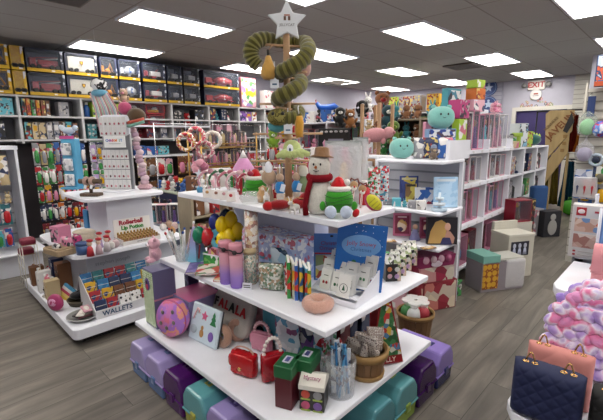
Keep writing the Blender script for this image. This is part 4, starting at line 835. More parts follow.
MB().cyl(.006,.15,m=CLEAR2,seg=8).build('stand_rod',t); MB().cyl(.04,.008,m=CLEAR2,seg=16).build('stand_foot',t)
for k in range(9): MB().ell(.03,.028,.026,(.035*math.cos(k*2.4),.03*math.sin(k*2.4),.13+.015*(k%4)),m=mat(['#c87a90','#d89aa8','#b86a84'][k%3],kind='plush'),seg=10,rings=7).build('bow',t)
p=S3(212,194)+Vector((.15,.1,0)); carton('white_roll_box','white rolled paper box lying on top of the headband row',p+Vector((0,0,.11)),-YAW+.15,.12,.05,.035,mat('#e4e2e2',.5))
t=thing('bow_stand','white low riser under the rolled box','riser',p,-YAW+.15); MB().box(.1,.05,.105,bev=.003,m=mat('#c8b0b4',.4)).build('riser',t) if 0 else (MB().box(.1,.05,.006,(0,0,.1),m=CLEAR2).build('top_panel',t),MB().box(.006,.05,.1,(-.047,0,0),m=CLEAR2).build('side_panel',t),MB().box(.006,.05,.1,(.047,0,0),m=CLEAR2).build('side_panel',t))
for k in range(6):
    u=236+k*2; p=S3(u,198)+Vector((.2,.1,0)) if k<0 else S3(238+3*k,199)+Vector((.12,.12,0))
    t=thing('hanging_elf','%s felt figure in a row behind the far green Santa plush'%('red and white','green and white','pale pink','dark red','mint','white')[k],'figure',p,-YAW); MB().lathe([(0,0),(.02,.0),(.026,.05),(.014,.09),(.018,.12),(0,.16)],seg=10,m=mat(['#b03038','#4a7a50','#d0a8ac','#7a2028','#8ab8a0','#ddd6d2'][k],kind='plush')).build('body',t); MB().ell(.014,.01,.014,(0,-.01,.115),m=mat('#e0cdbd',.6),seg=8,rings=6).build('face',t)
# ---------- generic shop goods ----------
CN={'#b8262e':'red','#d9a514':'yellow','#2f5fa8':'blue','#1f2c50':'navy','#e6e4e2':'white','#3f8f4a':'green','#d98aa8':'pink','#8a5ab0':'purple','#d0702a':'orange','#7a5236':'brown','#1c1c20':'black','#5fb4c4':'aqua','#9a9aa0':'grey','#c8b48c':'tan','#b83a78':'magenta','#a8c83a':'lime','#e0b0bc':'blush','#7c2430':'maroon','#3a7f88':'teal','#c4a4d4':'lilac'}
CH={v:k for k,v in CN.items()}
def artfor(c,seed=0):
    k=CH[c]; o=[['#e6e4e2','#2f3a5a'],['#d8c070','#8a3030'],['#e6e4e2','#c86a80'],['#b8b4b0','#33303a']][seed%4]
    return art([k,k,o[0],k,o[1]],[24,32,18,40][seed%4])
def g_box(lab,loc,rz,w,d,h,c,seed,group):
    return carton('toy_box',lab,loc,rz,w,d,h,mat(CH[c],.45),front=artfor(c,seed),group=group)
def g_win(lab,loc,rz,w,d,h,c,seed,group):
    def ins(t,iw,id_,ih,e):
        c2=['#b8262e','#d9a514','#2f5fa8','#e6e4e2','#d98aa8','#3f8f4a'][seed%6]
        b=MB(); b.ell(iw*.34,d*.3,ih*.22,(0,0,e+ih*.28),m=mat(c2,.35),pw=.7,seg=10,rings=7); b.ell(iw*.18,d*.22,ih*.2,(iw*.1*(1 if seed%2 else -1),0,e+ih*.62),m=mat(['#9a9aa0','#e6e4e2','#d9a514'][seed%3],.35),seg=10,rings=7); b.build('packed_toy',t)
    return carton('window_box',lab,loc,rz,w,d,h,mat(CH[c],.45),window=WIN,inside=ins,group=group)
def doll_inside(hair,dress,skin='#d8a88c'):
    def f(t,iw,id_,ih,e):
        s=ih*.92; r=min(iw*.28,s*.16)
        MB().box(iw,.002,ih,(0,id_/2-.006,e),m=mat('#6d5f6c',.6)).build('inner_card',t)
        b=MB(); b.lathe([(0,0),(r,.0),(r*.75,s*.3),(r*.4,s*.5),(r*.55,s*.66),(r*.2,s*.74),(0,s*.75)],(0,0,e),seg=10,m=mat(dress,.6)); b.build('doll_dress',t)
        b=MB(); b.ell(r*.45,r*.4,s*.09,(0,-.003,e+s*.85),m=mat(skin,.6),seg=8,rings=6); b.build('doll_head',t)
        MB().ell(r*.65,r*.5,s*.17,(0,r*.3,e+s*.8),m=mat(hair,.7),seg=8,rings=6).build('doll_hair',t)
    return f
def g_doll(lab,loc,rz,w,d,h,c,seed,group):
    return carton('doll_box',lab,loc,rz,w,d,h,mat(CH[c],.4),open_side=True,window=WIN,inside=doll_inside(['#6a4a30','#c8a050','#2a1c18','#a85a30'][seed%4],['#d98aa8','#8a5ab0','#5fb4c4','#b8262e','#e6e4e2'][seed%5]),group=group)
def g_plush(lab,loc,rz,w,d,h,c,seed,group):
    return plush('soft_toy',lab,loc,rz+.3*math.sin(seed),min(h*.9,w*1.3),CH[c],['#e6e4e2',CH[c]][seed%2],ear=['round','long','point','flop'][seed%4],group=group)
def g_book(lab,loc,rz,w,d,h,c,seed,group):
    t=thing('boxed_book',lab,'book',loc,rz,group); MB().box(w*.95,d,h,bev=.002,m=artfor(c,seed)).build('cover',t); MB().box(w*.6,.002,h*.3,(0,-d/2-.001,h*.5),m=mat(['#e6e4e2','#d9a514','#1c1c20'][seed%3],.5)).build('spine_label',t); return t
def g_pack(lab,loc,rz,w,d,h,c,seed,group):
    """blister pack on a peg, loc = bottom centre of the card"""
    t=thing('hanging_pack',lab,'hanging toy pack',loc,rz,group); MB().box(w,.004,h,m=artfor(c,seed)).build('backing_card',t)
    c2=['#e6e4e2','#d9a514','#b8262e','#9a9aa0','#3f8f4a','#d98aa8'][seed%6]
    MB().ell(w*.36,d*.4,h*.3,(0,-d*.3,h*.38),m=mat(c2,.25),pw=.7,seg=10,rings=6).build('packed_toy',t)
    MB().box(w*.8,.003,h*.18,(0,-.004,h*.78),m=mat(CH[c],.4)).build('header_print',t); MB().tube([(0,.03,h*.96),(0,-.02,h*.96)],.003,5,CHROME).build('peg_loop',t); return t
def g_bag(lab,loc,rz,w,d,h,c,seed,group):
    return foilbag('party_bag',lab,loc,rz,w,h,d*.7,artfor(c,seed),cat='toy bag',group=group)
def g_jar(lab,loc,rz,w,d,h,c,seed,group):
    r=w*.42; t=thing('bottle',lab,'bottle',loc,rz,group); MB().lathe([(0,0),(r,0),(r,h*.65),(r*.5,h*.78),(r*.5,h*.82)],seg=12,m=mat(CH[c],.25)).build('bottle_body',t); MB().cyl(r*.55,h*.17,(0,0,h*.82),m=mat(['#e6e4e2','#1c1c20'][seed%2],.4)).build('cap',t); return t
def g_hplush(*a): o=g_plush(*a); o.name='hanging_plush'; MB().tube([(0,0,a[5]*.9),(0,.06,a[5]*1.05)],.004,5,CHROME).build('peg_loop',o); return o
GEN=dict(hplush=g_hplush,box=g_box,win=g_win,doll=g_doll,plush=g_plush,book=g_book,pack=g_pack,bag=g_bag,jar=g_jar)
KN=dict(box='printed toy box',win='window toy box',doll='window doll box',plush='soft plush animal',hplush='hung plush animal',book='boxed book',pack='blister pack',bag='glossy party bag',jar='plastic bottle')
UPR=[]
def row(kind,cols,place,p0,p1,z,d,h,w,rz,group,gap=.008,jit=.12,rr=None):
    """goods side by side from p0 to p1 (x,y) with base z; fronts turned by rz"""
    rr=rr or random.Random(hash_(place)); P0=Vector((p0[0],p0[1],0)); P1=Vector((p1[0],p1[1],0)); L_=(P1-P0).length; dr=(P1-P0)/L_; s=0; i=0
    while True:
        kd=kind[i%len(kind)] if isinstance(kind,(list,tuple)) else kind
        ww=w*(1+jit*(rr.random()-.5)*2); hit=None
        for (ux,uy,zt) in UPR:
            if zt<z-.01: continue
            dv=Vector((ux,uy,0))-P0; sp=dv.dot(dr)
            if s-.02<sp<s+ww+.01 and (dv-dr*sp).length<.3: hit=sp
        if hit is not None: s=hit+.022; continue
        if s+ww>L_+.001: break
        hh=h*(1-jit*rr.random()); c=cols[rr.randrange(len(cols))]
        q=P0+dr*(s+ww/2); off=.0
        GEN[kd]('%s %s %s'%(c,KN[kd],place),(q.x,q.y,z+.002),rz,ww-gap,d*(.85+.15*rr.random()),hh,c,rr.randrange(60),group)
        s+=ww; i+=1
def hash_(s):
    h=7
    for c in s: h=(h*31+ord(c))%100003
    return h
def unit(name,label,cat,x0,x1,y,depth,zs,ztop,posts,axis='y',side=1,m=WHITE,back=None,th=.025,base=0.,rz=0,backz0=0,post_w=.03):
    """shelving; axis 'y': front plane at y, running along x, depth goes to +y.  axis 'x': front plane x=y arg, running along y, depth to +x"""
    loc=((x0+x1)/2,y,0) if axis=='y' else (y,(x0+x1)/2,0); t=thing(name,label,cat,loc,0 if axis=='y' else NX)
    W_=x1-x0; sg=1 if axis=='y' else 1
    def X(v): return (v-(x0+x1)/2) if axis=='y' else -(v-(x0+x1)/2)
    MB().box(W_,.02,ztop-backz0,(0,depth,backz0),m=back or mat('#9c9ea4',.6)).build('back_panel',t)
    for px in posts:
        UPR.append((px,y+depth/2,ztop) if axis=='y' else (y+depth/2,px,ztop)); MB().box(post_w,depth-.012,ztop-base,(X(px),depth/2-.006,base),m=m).build('upright',t)
    for z in zs: MB().box(W_-.001,depth-.013,th,(0,depth/2-.006,z-th),bev=.003,m=m).build('shelf',t)
    return t
# ---------- left wall ----------
YL=6.35
def xl(u,y=YL): return at(u,110,y=y).x
px=[xl(u) for u in (-22,19,82,128,172,209,239,265,301,340)]
GREYS=mat('#c9c9cb',.45)
unit('shelving_unit','long grey white wall shelving under the row of truck boxes','shelf unit',px[0],px[-1],YL,.38,[2.13,1.865,1.55],2.13,px[:],m=GREYS,back=mat('#6f7076',.6),base=1.5,backz0=1.5)
unit('shelving_unit','lower part of the wall shelving behind the hanging toys','shelf unit',px[0],px[-1],YL,.38,[.12],1.5,[px[0],px[3],px[5],px[7],px[-1]],m=GREYS,back=mat('#3a3438',.7))
for z,a,b,l in ((1.76,3,5,'upper grey'),(1.27,3,5,'middle grey'),(1.27,6,8,'white')):
    t=thing('wall_shelf','%s cross shelf between uprights, %s bays of the wall shelving'%(l,'fourth and fifth' if a==3 else 'seventh and eighth'),'shelf',((px[a]+px[b])/2,YL-.02,z),0); MB().box(px[b]-px[a]-.035,.3,.022,(0,.15,-.022),m=GREYS).build('board',t); MB().box(px[b]-px[a]-.035,.006,.03,(0,-.002,-.03),m=WHITE).build('price_rail',t)
# truck boxes
def truckbox(u0,u1,z,h,label,body,kind,c1,c2,d=.22,band='#c8a010'):
    x0_,x1_=xl(u0,YL-.02),xl(u1,YL-.02); w=x1_-x0_-.012
    def ins(t,iw,id_,ih,e):
        b=MB(); m1=mat(c1,.3); m2=mat(c2,.3); bl=mat('#16161a',.5); z0=e+.012
        MB().box(iw,.002,ih,(0,id_/2-.006,e),m=mat('#5c6074',.6)).build('inner_card',t)
        for k in (-.36,-.18,.2,.36): b.cyl(.026,.05,(iw*k,-.07,z0+.026),(PI/2,0,0),12,m=bl)
        b.build('wheel',t)
        if kind=='solid': MB().box(iw,.004,ih,(0,-d*.4,e),m=art(['#d0a818','#c89810','#d0a818','#8a6a18'],9,kind='noise')).build('printed_front',t)
        b=MB(); b.box(iw*.9,.06,ih*.12,(0,-.03,z0+.03),m=m1)
        b.box(iw*.2,.09,ih*.42,(-iw*.34,-.03,z0+.035),bev=.008,m=m1); b.build('cab',t)
        b=MB()
        if kind=='fire': 
            b.box(iw*.6,.07,ih*.25,(iw*.12,-.03,z0+.06),bev=.004,m=m1); b.box(iw*.7,.03,.012,(iw*.1,-.04,z0+ih*.5),(0,-.2,0),m=m2); b.box(iw*.7,.03,.012,(iw*.1,-.02,z0+ih*.62),(0,-.1,0),m=m1)
        elif kind=='mixer': b.lathe([(.02,-iw*.3),(ih*.28,-iw*.12),(ih*.3,iw*.05),(ih*.16,iw*.26),(0,iw*.27)],(iw*.1,-.03,z0+ih*.42),(0,PI/2,0),14,m1 if c2!='#e6e4e2' else m1); b.box(ih*.12,.12,ih*.3,(iw*.08,-.04,z0+ih*.28),m=m2)
        elif kind=='dig':
            b.ell(iw*.2,.05,ih*.16,(iw*.05,-.03,z0+ih*.28),m=m1,seg=10,rings=7); b.tube([(iw*.1,-.03,z0+ih*.3),(iw*.25,-.03,z0+ih*.72),(iw*.4,-.03,z0+ih*.3)],.014,6,m1); b.tube([(-iw*.15,-.03,z0+ih*.5),(-iw*.3,-.03,z0+ih*.75)],.012,6,m2)
        elif kind=='van': b.box(iw*.92,.1,ih*.82,(iw*.02,-.03,z0+.01),bev=.006,m=m1)
        else: b.box(iw*.5,.07,ih*.3,(iw*.15,-.03,z0+.06),bev=.01,m=m2); b.tube([(0,-.04,z0+ih*.3),(iw*.3,-.04,z0+ih*.7)],.012,6,m1)
        b.build('load_body',t)
    t=carton('truck_box',label,((x0_+x1_)/2,YL+.09,z+.001),0,w,d,h-.006,mat(body,.45),window=WIN,inside=ins,group=None,frame=.1)
    MB().box(w,.004,.042,(0,-d/2-.003,0),m=mat(band,.45)).build('yellow_band',t); MB().box(.04,.002,.018,(w*.2,-d/2-.006,.012),m=mat('#e6e4e2',.5)).build('logo_print',t)
    MB().box(.03,.003,h*.8,(w/2-.015,-d/2-.002,.05),m=art([body,'#b8bcc8',body],30)).build('corner_print',t)
    if kind=='van':
        MB().prism([(-.025,.03),(.025,.03),(.025,0),(0,-.035),(-.025,0)],.003,(0,-d/2-.003,h*.55),m=mat('#4a3014',.5)).build('shield_logo',t); MB().prism([(-.013,.02),(.013,.02),(.013,0),(0,-.018),(-.013,0)],.003,(0,-d/2-.0055,h*.55),m=mat('#c89a28',.5)).build('shield_centre',t)
    return t
z1,z2,hh=2.132,2.44,.3
spec=[(-24,16,'#c89a10','dig','#c08a10','#2a2a2a','%s yellow carton with a yellow excavator at the far left end'),(17,31,'#d0a818','solid','#d0a818','#d0a818','%s narrow yellow carton beside the excavator carton'),
(32,69,'#23283c','fire','#9a1420','#b8b0b0','%s navy carton holding a dark red fire truck with ladder'),(70,102,'#2a2f45','van','#dcd8cc','#e6e4e2','%s carton showing a cream delivery van with a brown shield'),
(104,121,'#2c3350','dig','#c8841a','#2a2a2a','%s small carton with an orange excavator'),(122,143,'#28304c','mixer','#c8ccd4','#2f5fa8','%s carton with a white and blue mixer truck'),
(145,168,'#232a44','none','#a02028','#e6e4e2','%s carton with a red and white crane truck'),(169,184,'#1a2036','none','#1f2c50','#9a9aa0','%s dark navy carton right of the red crane truck'),(185,201,'#181c28','none','#3a3a40','#9a9aa0','%s nearly black carton before the gap in the row'),
(205,240,'#20263c','mixer','#b01c22','#e6e4e2','%s carton with a bright red concrete mixer truck')]
for (u0,u1,body,kd,c1,c2,l) in spec:
    for z,nm_ in ((z1,'lower'),(z2,'upper')): truckbox(u0,u1,z,hh if u0<240 else hh,l%nm_+'',body,kd,c1,c2)
x0_,x1_=xl(241.5),xl(257); carton('picture_carton','tall pink framed carton with a bright cartoon picture, right of the red mixer trucks',((x0_+x1_)/2,YL+.1,z1),0,x1_-x0_-.02,.2,.56,mat('#c87a88',.4),front=art(['#e0dcd0','#d8c838','#9a80c0','#e8e4dc','#60a060','#d8a0b0'],14))
row(['box','win'],['white','grey'],'on top of the shelving past the pink framed carton',(xl(258.5),YL+.1),(xl(300),YL+.1),2.135,.2,.4,.28,0,'boxes on top of the far wall shelving')
# bay goods
R=lambda kd,cols,place,ua,ub,z,h,w,d=.2,g=None,y=YL+.14: row(kd,cols,place,(xl(ua)+.03,y),(xl(ub)-.02,y),z,d,h,w,0,g or 'goods on the wall shelving')
R('box',['grey','aqua'],'on the upper shelf, first bay',-20,18,1.866,.22,.3)
t=MB()
q=(xl(6),YL+.03,1.97)
R('box',['red','black'],'on the second shelf, first bay',-20,18,1.551,.25,.22)
R(['book','box','book'],['brown','grey','teal','blue','green','orange'],'on the upper shelf, second bay',20,56,1.866,.23,.055)
R('box',['grey','orange'],'on the upper shelf, second bay right half',57,81,1.866,.2,.15)
R(['book','book','box'],['grey','tan','teal','aqua','brown'],'on the second shelf, second bay',20,81,1.551,.25,.085)
R(['jar','box','jar'],['lime','navy','blue','teal'],'on the upper shelf, third bay',84,127,1.866,.22,.1)
R(['box','jar'],['navy','black','teal'],'on the second shelf, third bay',84,127,1.551,.24,.12)
R('win',['red','white'],'on the fourth bay top shelf',129,171,1.761,.17,.3)
R('win',['red','maroon'],'stacked upper layer, fourth bay top shelf',129,171,1.94,.165,.3)
R(['box','plush'],['black','maroon','grey'],'on the fourth bay second shelf',129,171,1.551 if 0 else 1.553,.17,.12)
R(['box','box'],['blue','blue','aqua','green'],'on the fourth bay middle shelf',129,171,1.272,.16,.2,y=YL+.1)
R(['box','plush'],['red','black','green','pink'],'on the fifth bay top shelf',173,208,1.762,.28,.2)
R(['doll','plush'],['pink','blush','tan'],'on the fifth bay second shelf',173,208,1.553,.18,.13)
R(['box','plush','box'],['navy','blue','black','pink','aqua'],'on the upper shelf, sixth bay',210,238,1.866,.22,.13)
R(['doll','box'],['blush','tan','pink'],'on the second shelf, sixth bay',210,238,1.552,.25,.12)
R(['box','book'],['navy','purple','white'],'on the upper shelf, seventh bay',240,264,1.866,.2,.14)
R(['doll','box'],['black','white'],'on the middle shelf, seventh bay',240,264,1.272,.27,.22)
R(['box','win'],['white','lilac','aqua'],'on the middle shelf, eighth bay',266,300,1.272,.27,.2)
R(['plush','box'],['white','tan','orange','aqua'],'on the upper shelf, eighth bay',266,300,1.866,.2,.16)
R(['box','win','plush'],['pink','white','magenta','grey'],'on the second shelf, ninth bay',301,338,1.552,.28,.22)
R(['box','plush'],['blue','white','pink','blush'],'on the upper shelf, ninth bay',301,338,1.866,.22,.2)
# hanging toys on the dark pegs of the first bays
bands=[(1.2,.26,['blue','purple','grey','green','tan']),(.93,.22,['red','purple','green','navy','orange']),(.68,.2,['red','yellow','green','black','navy']),(.42,.2,['red','navy','maroon','orange','black']),(.16,.2,['orange','black','red','maroon'])]
for i,(z,h,cs) in enumerate(bands):
    pl=['top peg row','second peg row','third peg row','fourth peg row','bottom peg row'][i]
    row('pack',cs,'on the %s left of the bracelet stand'%pl,(xl(26),YL-.03),(xl(82),YL-.03),z,.07,h*1.22,.082,0,'hanging toy packs on the wall pegs')
    row('pack',['navy','black','maroon','teal','grey'],'on the %s behind the bracelet stand'%pl,(xl(84),YL-.03),(xl(127),YL-.03),z,.06,h*1.22,.1,0,'hanging toy packs behind the bracelet stand')
# low counter and rack at the very left
t=thing('end_counter','low white end counter with a black slot handle by the hanging toys','counter',(.2,5.6,0))
MB().box(1.7,.7,.27,(0,.1,0),bev=.003,m=WHITE).build('cabinet',t); MB().box(1.78,.85,.03,(0,.03,.27),bev=.01,m=WHITE).build('counter_top',t); MB().box(.03,.01,.16,(.38,-.257,.06),bev=.003,m=BLACK).build('slot_handle',t); MB().box(1.66,.02,.02,(0,-.22,0),m=BLACK).build('toe_gap',t)
t=thing('rack_tower','white slat sided rack tower standing on the low counter','rack',(.31,5.6,.302))
MB().box(.025,.5,1.14,(.62,.0,0),m=WHITE).build('side_panel',t); MB().box(1.25,.02,1.14,(0,.24,0),m=mat('#b8bac0',.5)).build('slat_back',t); MB().box(1.28,.52,.04,(0,0,1.14),m=WHITE).build('top_panel',t)
for k in range(8): MB().box(1.2,.012,.02,(0,.225,.1+.13*k),m=mat('#8f9298',.5)).build('slat_groove',t)
RT_='on the white slat tower'
def xt(u): return at(u,180,y=5.42).x
for i,(z,h,cs,kd,w) in enumerate(((1.06,.3,['orange','orange','tan'],'bag',.11),(.86,.16,['white','white','tan','red'],'plush',.1),(.62,.22,['navy','purple','blue','teal'],'pack',.11),(.37,.2,['blue','yellow','aqua'],'pack',.1))):
    row(kd,cs,'%s row %s'%(['top','second','third','bottom'][i],RT_),(-.2,5.32),(.86,5.32),z-.002,.07,h*1.1,w*.85,0,'goods on the white slat tower')

for z,h in ((.92,.32),(.55,.32),(.2,.3)):
    row(['pack','pack'],['blush','tan','pink','white','brown','red'],'on the pegs under the sixth and later bays',(px[3]+.05,YL-.03),(px[-1]-.05,YL-.03),z,.07,h,.15,0,'packs on the far wall pegs')
# ---------- goods on the rounded white display at left ----------
def A(u,v,z): return at(u,v,z=z)+Vector((0,0,.0015))
# bracelet spinner with CHARM IT sign on top plate
ZA=1.05
p=A(112,193,ZA); t=thing('bracelet_spinner','white tiered card rack headed by a CHARM IT sign','display rack',p+Vector((.12,.12,0)),-YAW-.15)
MB().cyl(.15,.012,m=WHITE,seg=28).build('turntable',t)
b=MB(); b.box(.29,.012,.62,(0,.02,.012),bev=.004,m=mat('#8f9298',.4)); b.build('back_panel',t)  # panel coloured grey to stand in for the shadow gaps between cards
b=MB(); b.ell(.155,.012,.1,(0,.02,.62),m=WHITE,pw=.35); b.build('rounded_head',t)
s=MB(); s.box(.22,.006,.105,(.03,-.055,.415),bev=.002,m=mat('#eef0f0',.4)); so=s.build('sign',t)
for ch,x,c in zip('CHARM IT',[-.078,-.056,-.034,-.012,.014,.034,.052,.07],['#2a7ac0','#6a4ab0','#c03a8a','#d03a4a','#e07a20','#fff','#2a9a6a','#2a7ac0']):
    if ch!=' ': text(ch,.034,so,(x+.03,-.0595,.48),(PI/2,0,0),mat(c,.5),.001,'letter',bold=.001)
MB().box(.12,.001,.004,(.03,-.059,.448),m=mat('#8a8a90',.5)).build('print_line',so)
cc=[ '#c07080','#8a3040','#d8a0a8','#5a4a48','#a86a78']
base=p+Vector((.12,.12,0)); Rz=Matrix.Rotation(-YAW-.15,4,'Z'); n=0
for r_ in range(7):
    for c_ in range(6):
        if r_==4: continue
        x=-.115+.046*c_; z=[.02,.115,.21,.305,0,.52,.61][r_]
        q=base+Rz@Vector((x,-.02,z)); g=thing('charm_card','small white card with a charm, %s row of the spinner'%['bottom','second','third','fourth','','fifth','top'][r_],'jewellery card',q,-YAW-.15,'charm cards, %s row of the spinner'%['bottom','second','third','fourth','','fifth','top'][r_])
        MB().box(.042,.003,.088,m=mat('#dcdcdc',.5)).build('card',g); MB().ell(.01,.005,.012,(0,-.004,.026),m=mat(cc[(r_*2+c_)%5],.35),seg=8,rings=5).build('charm',g)
# sheep and the blue case display tower
p=A(70,190,ZA)+Vector((.05,.07,0)); t=thing('card_tower','light blue display tower with three white cloth squares','display rack',p,-YAW-.25)
b=MB(); b.box(.17,.07,.5,(0,.03,0),bev=.004,m=mat('#5fb0d8',.4)); b.build('tower_body',t); MB().box(.19,.12,.02,m=mat('#5fb0d8',.4)).build('foot',t)
for k in range(3): MB().box(.11,.03,.12,(-.01,-.02,.03+.155*k),bev=.008,m=art(['#e6e6e8','#d8d8dc','#9aa0a8'],30)).build('cloth_square',t)
MB().box(.17,.005,.03,(0,-.01,.5),m=mat('#d05a9a',.5)).build('pink_header',t)
p2=p+Vector((.02,.02,.535)); t=thing('dove_plush','white blue winged bird figure on top of the blue tower','figure',p2,-YAW-.2); b=MB(); b.ell(.07,.03,.035,(.01,0,.045),m=mat('#c4d2e4',.6)); b.ell(.03,.025,.028,(.085,0,.07),m=mat('#c4d2e4',.6)); b.ell(.05,.012,.03,(-.06,0,.07),(0,.5,0),m=mat('#d4deea',.6)); b.lathe([(.008,0),(0,.02)],(.11,0,.068),(0,PI/2,0),6,mat('#c8a860',.5)); b.build('body',t); MB().cyl(.008,.02,m=WHITE,seg=8).build('peg',t)
# clear rack of small packs between
p=A(92,190,ZA)+Vector((.16,.12,0)); t=thing('wire_rack','chrome wire peg rack between the blue tower and the spinner','rack',p,-YAW)
b=MB(); b.box(.2,.01,.02,m=CHROME); [b.tube([(x,0,0),(x,0,.48)],.004,6,CHROME) for x in(-.1,.1)]; [b.tube([(-.1,0,z),(.1,0,z)],.003,6,mat('#7aa080',.4)) for z in(.16,.32,.47)]; b.build('wire_frame',t)
Rz2=Matrix.Rotation(-YAW,4,'Z')
for r_ in range(3):
    for c_ in range(3): g_pack('%s small pack on the wire rack, %s row'%(('lilac','grey','blush')[c_],('bottom','middle','top')[r_]),p+Rz2@Vector((-.065+.065*c_,-.02,.03+.15*r_)),-YAW,.055,.02,.11,('lilac','grey','blush')[c_],r_*3+c_,'packs on the wire rack')
# T bar bracelet stand
p=A(90,197,ZA)+Vector((.03,.05,0)); t=thing('bracelet_stand','brown wooden T bar stand wearing pale plush wristbands','jewellery stand',p,-YAW-.1); WB=mat('#5f4c3c',.6,'wood')
MB().box(.17,.09,.028,bev=.005,m=WB).build('base',t); MB().cyl(.014,.1,(0,0,.028),m=WB).build('post',t); MB().cyl(.022,.2,(-.1,0,.13),(0,PI/2,0),16,m=WB).build('crossbar',t)
for i,x in enumerate((-.035,.02)):
    g=thing('wristband','pale pink wristband with a tag on the T bar, %s'%('far one' if i==0 else 'near one'),'bracelet',p+Matrix.Rotation(-YAW-.1,4,'Z')@Vector((x,0,.13)),-YAW-.1); MB().tube([(0,.03*math.cos(a),.03*math.sin(a)) for a in [2*PI*k/14 for k in range(14)]],.015,8,mat('#b89a90',kind='plush'),closed=True).build('band',g); MB().box(.022,.002,.035,(.01,-.045,-.06),(0,.3,0),m=WHITE).build('tag_card',g)
# pink fluffy tower and coconut hat plush
p=A(146,190,ZA)+Vector((.02,.06,0)); t=thing('fluff_garland','tall pale pink fluffy pillar on a pink base, right of the spinner','hair bows',p,-YAW)
MB().box(.13,.1,.05,bev=.02,m=mat('#d0a8b0',kind='plush')).build('base',t); b=MB()
for k in range(13): b.ell(.045-.001*k,.04,.032,(-.005*k+.012*math.sin(k*2),0,.07+.042*k),m=mat(['#c8a8b4','#d8c0c8','#b898ac'][k%3],kind='plush'),seg=10,rings=7)
b.build('fluff_column',t)
t=thing('hanging_hat_plush','brown round plush with a rainbow band hat hanging above the pink pillar','plush toy',p+Vector((-.03,-.01,.65)),-YAW); b=MB(); b.ell(.085,.075,.075,(0,0,.06),m=mat('#5e4a36',kind='plush')); b.build('body',t); b=MB(); b.tube([(-.09,-.03,-.01),(-.04,-.07,-.005),(.03,-.07,.01),(.08,-.03,.03)],.016,8,mat('#c85a48',kind='plush')); b.tube([(-.09,-.03,-.04),(-.04,-.07,-.035),(.03,-.07,-.015),(.08,-.03,.005)],.016,8,mat('#7aa898',kind='plush')); b.build('rainbow_band',t)
ballplush('hanging_pompom_plush','hot pink round plush touching the brown rainbow banded one',p+Vector((-.1,.07,.72)),.06,.06,.06,'#c4587e',cat='plush toy')
t=thing('hanging_cow_plush','black and white cow head plush with long pastel ribbons hanging','plush toy',at(100,95,y=5.2),-YAW)
b=MB(); b.ell(.1,.08,.08,(0,0,.12),m=art(['#e4e4e4','#16161a','#e4e4e4'],9,kind='noise',rough=.9)); b.build('cow_head',t); b=MB(); b.ell(.1,.08,.05,(0,0,.02),m=mat('#6aa8c4',kind='plush')); b.build('blue_collar',t)
for k in range(14): MB().tube([(-.1+.016*k,-.03,.02),(-.06+.02*k,-.04,-.15),(-.03+.022*k,-.02+.01*(k%3),-.45)],.009,5,mat(['#d8b0bc','#a8c4d0','#e0dcd8','#c88a90','#b8d0b8'][k%5],.8)).build('ribbon',t)
b=MB(); b.tube([(0,0,.19),(0,0,CEIL-at(100,95,y=5.2).z-.01)],.002,4,WHITE); b.build('cord',t)
plush('hanging_unicorn_plush','tan and pink small plush beside the ribbon cow',at(124,96,y=5.0)-Vector((0,0,.1)),-YAW,.2,'#b89a84','#d0889a',ear='point')
# blue book under the top plate
carton('blue_folder','blue upright binder standing on the middle plate beside the white column',A(80,233,.62)+Vector((.12,.14,0)),NX,.13,.03,.2,mat('#2c6c9c',.5),front=mat('#2f78ac',.45),cat='binder')
# Rollerball box
p=A(141,243,.62); p=Vector((p.x-.07,3.435,p.z)); t=thing('counter_display','white carton of gold capped rollerballs with a red and green title card','display box',p+Vector((.09,.11,0)),0)
b=MB(); b.box(.34,.004,.035,(0,-.1,0),m=mat('#dcd8d4',.5)); b.box(.34,.2,.004,m=mat('#dcd8d4',.5)); [b.box(.004,.2,.05,(sx*.17,0,0),m=mat('#dcd8d4',.5)) for sx in(-1,1)]; b.build('tray',t)
MB().box(.34,.005,.2,(0,.1,0),(-.0,0,0),m=mat('#efece8',.5)).build('title_card',t); text('Rollerball',.058,t,(-.01,.096,.165),(PI/2,0,0),mat('#a81c38',.5),.002,bold=.002); text('Lip Potion',.05,t,(0,.096,.115),(PI/2,0,0),mat('#3a8a3a',.5),.002,bold=.002)
text('LIP POTION',.018,t,(0,-.1035,.018),(PI/2,0,0),mat('#5a5a60',.5),.001)
for i in range(11):
    for j in range(4):
        x=-.15+.03*i; y=-.075+.045*j; q=p+Vector((.09,.11,0))+Matrix()@Vector((x,y,.006+.008*j))
        g=thing('rollerball','small gold capped lip roller standing in the counter carton','cosmetics',q,0,'gold capped rollers in the carton'); MB().cyl(.0085,.038,m=mat('#a87a58',.2),seg=8).build('bottle',g); MB().cyl(.009,.022,(0,0,.038),m=mat('#a8884a',.3,metal=.7),seg=8).build('cap',g)
# goods along the middle plate
mids=[(50,244,'box','pink','pink striped carton standing at the far end of the middle plate',.12,.12,.15),(55,255,'bag','pink','pink striped gift sack, second from the far end',.1,.08,.13),(66,251,'bag','magenta','magenta striped sack beside the pink one',.08,.08,.12),(44,258,'bag','white','white checked pouch drooping off the plate corner',.07,.06,.09)]
for u,v,k,c,l,w,d,h in mids: GEN[k](l,A(u,v,.62)+Vector((.09,.06,0)) if 0 else at(u,v,y=3.75) if 0 else A(u,v,.62)+Vector((.1,.02,0)),NX+.3,w,d,h,c,3,None)
p=A(63,256,.62)+Vector((.07,-.0,0)); t=thing('bow_tray','tan woven tray holding pink sacks at the far corner','tray',p+Vector((-.06,.1,-.0)),NX+.2); MB().box(.24,.16,.05,bev=.006,m=mat('#b09878',.7,'wood')).build('tray_body',t); MB().box(.22,.14,.006,(0,0,.05),m=mat('#8a7458',.7)).build('tray_inside',t)
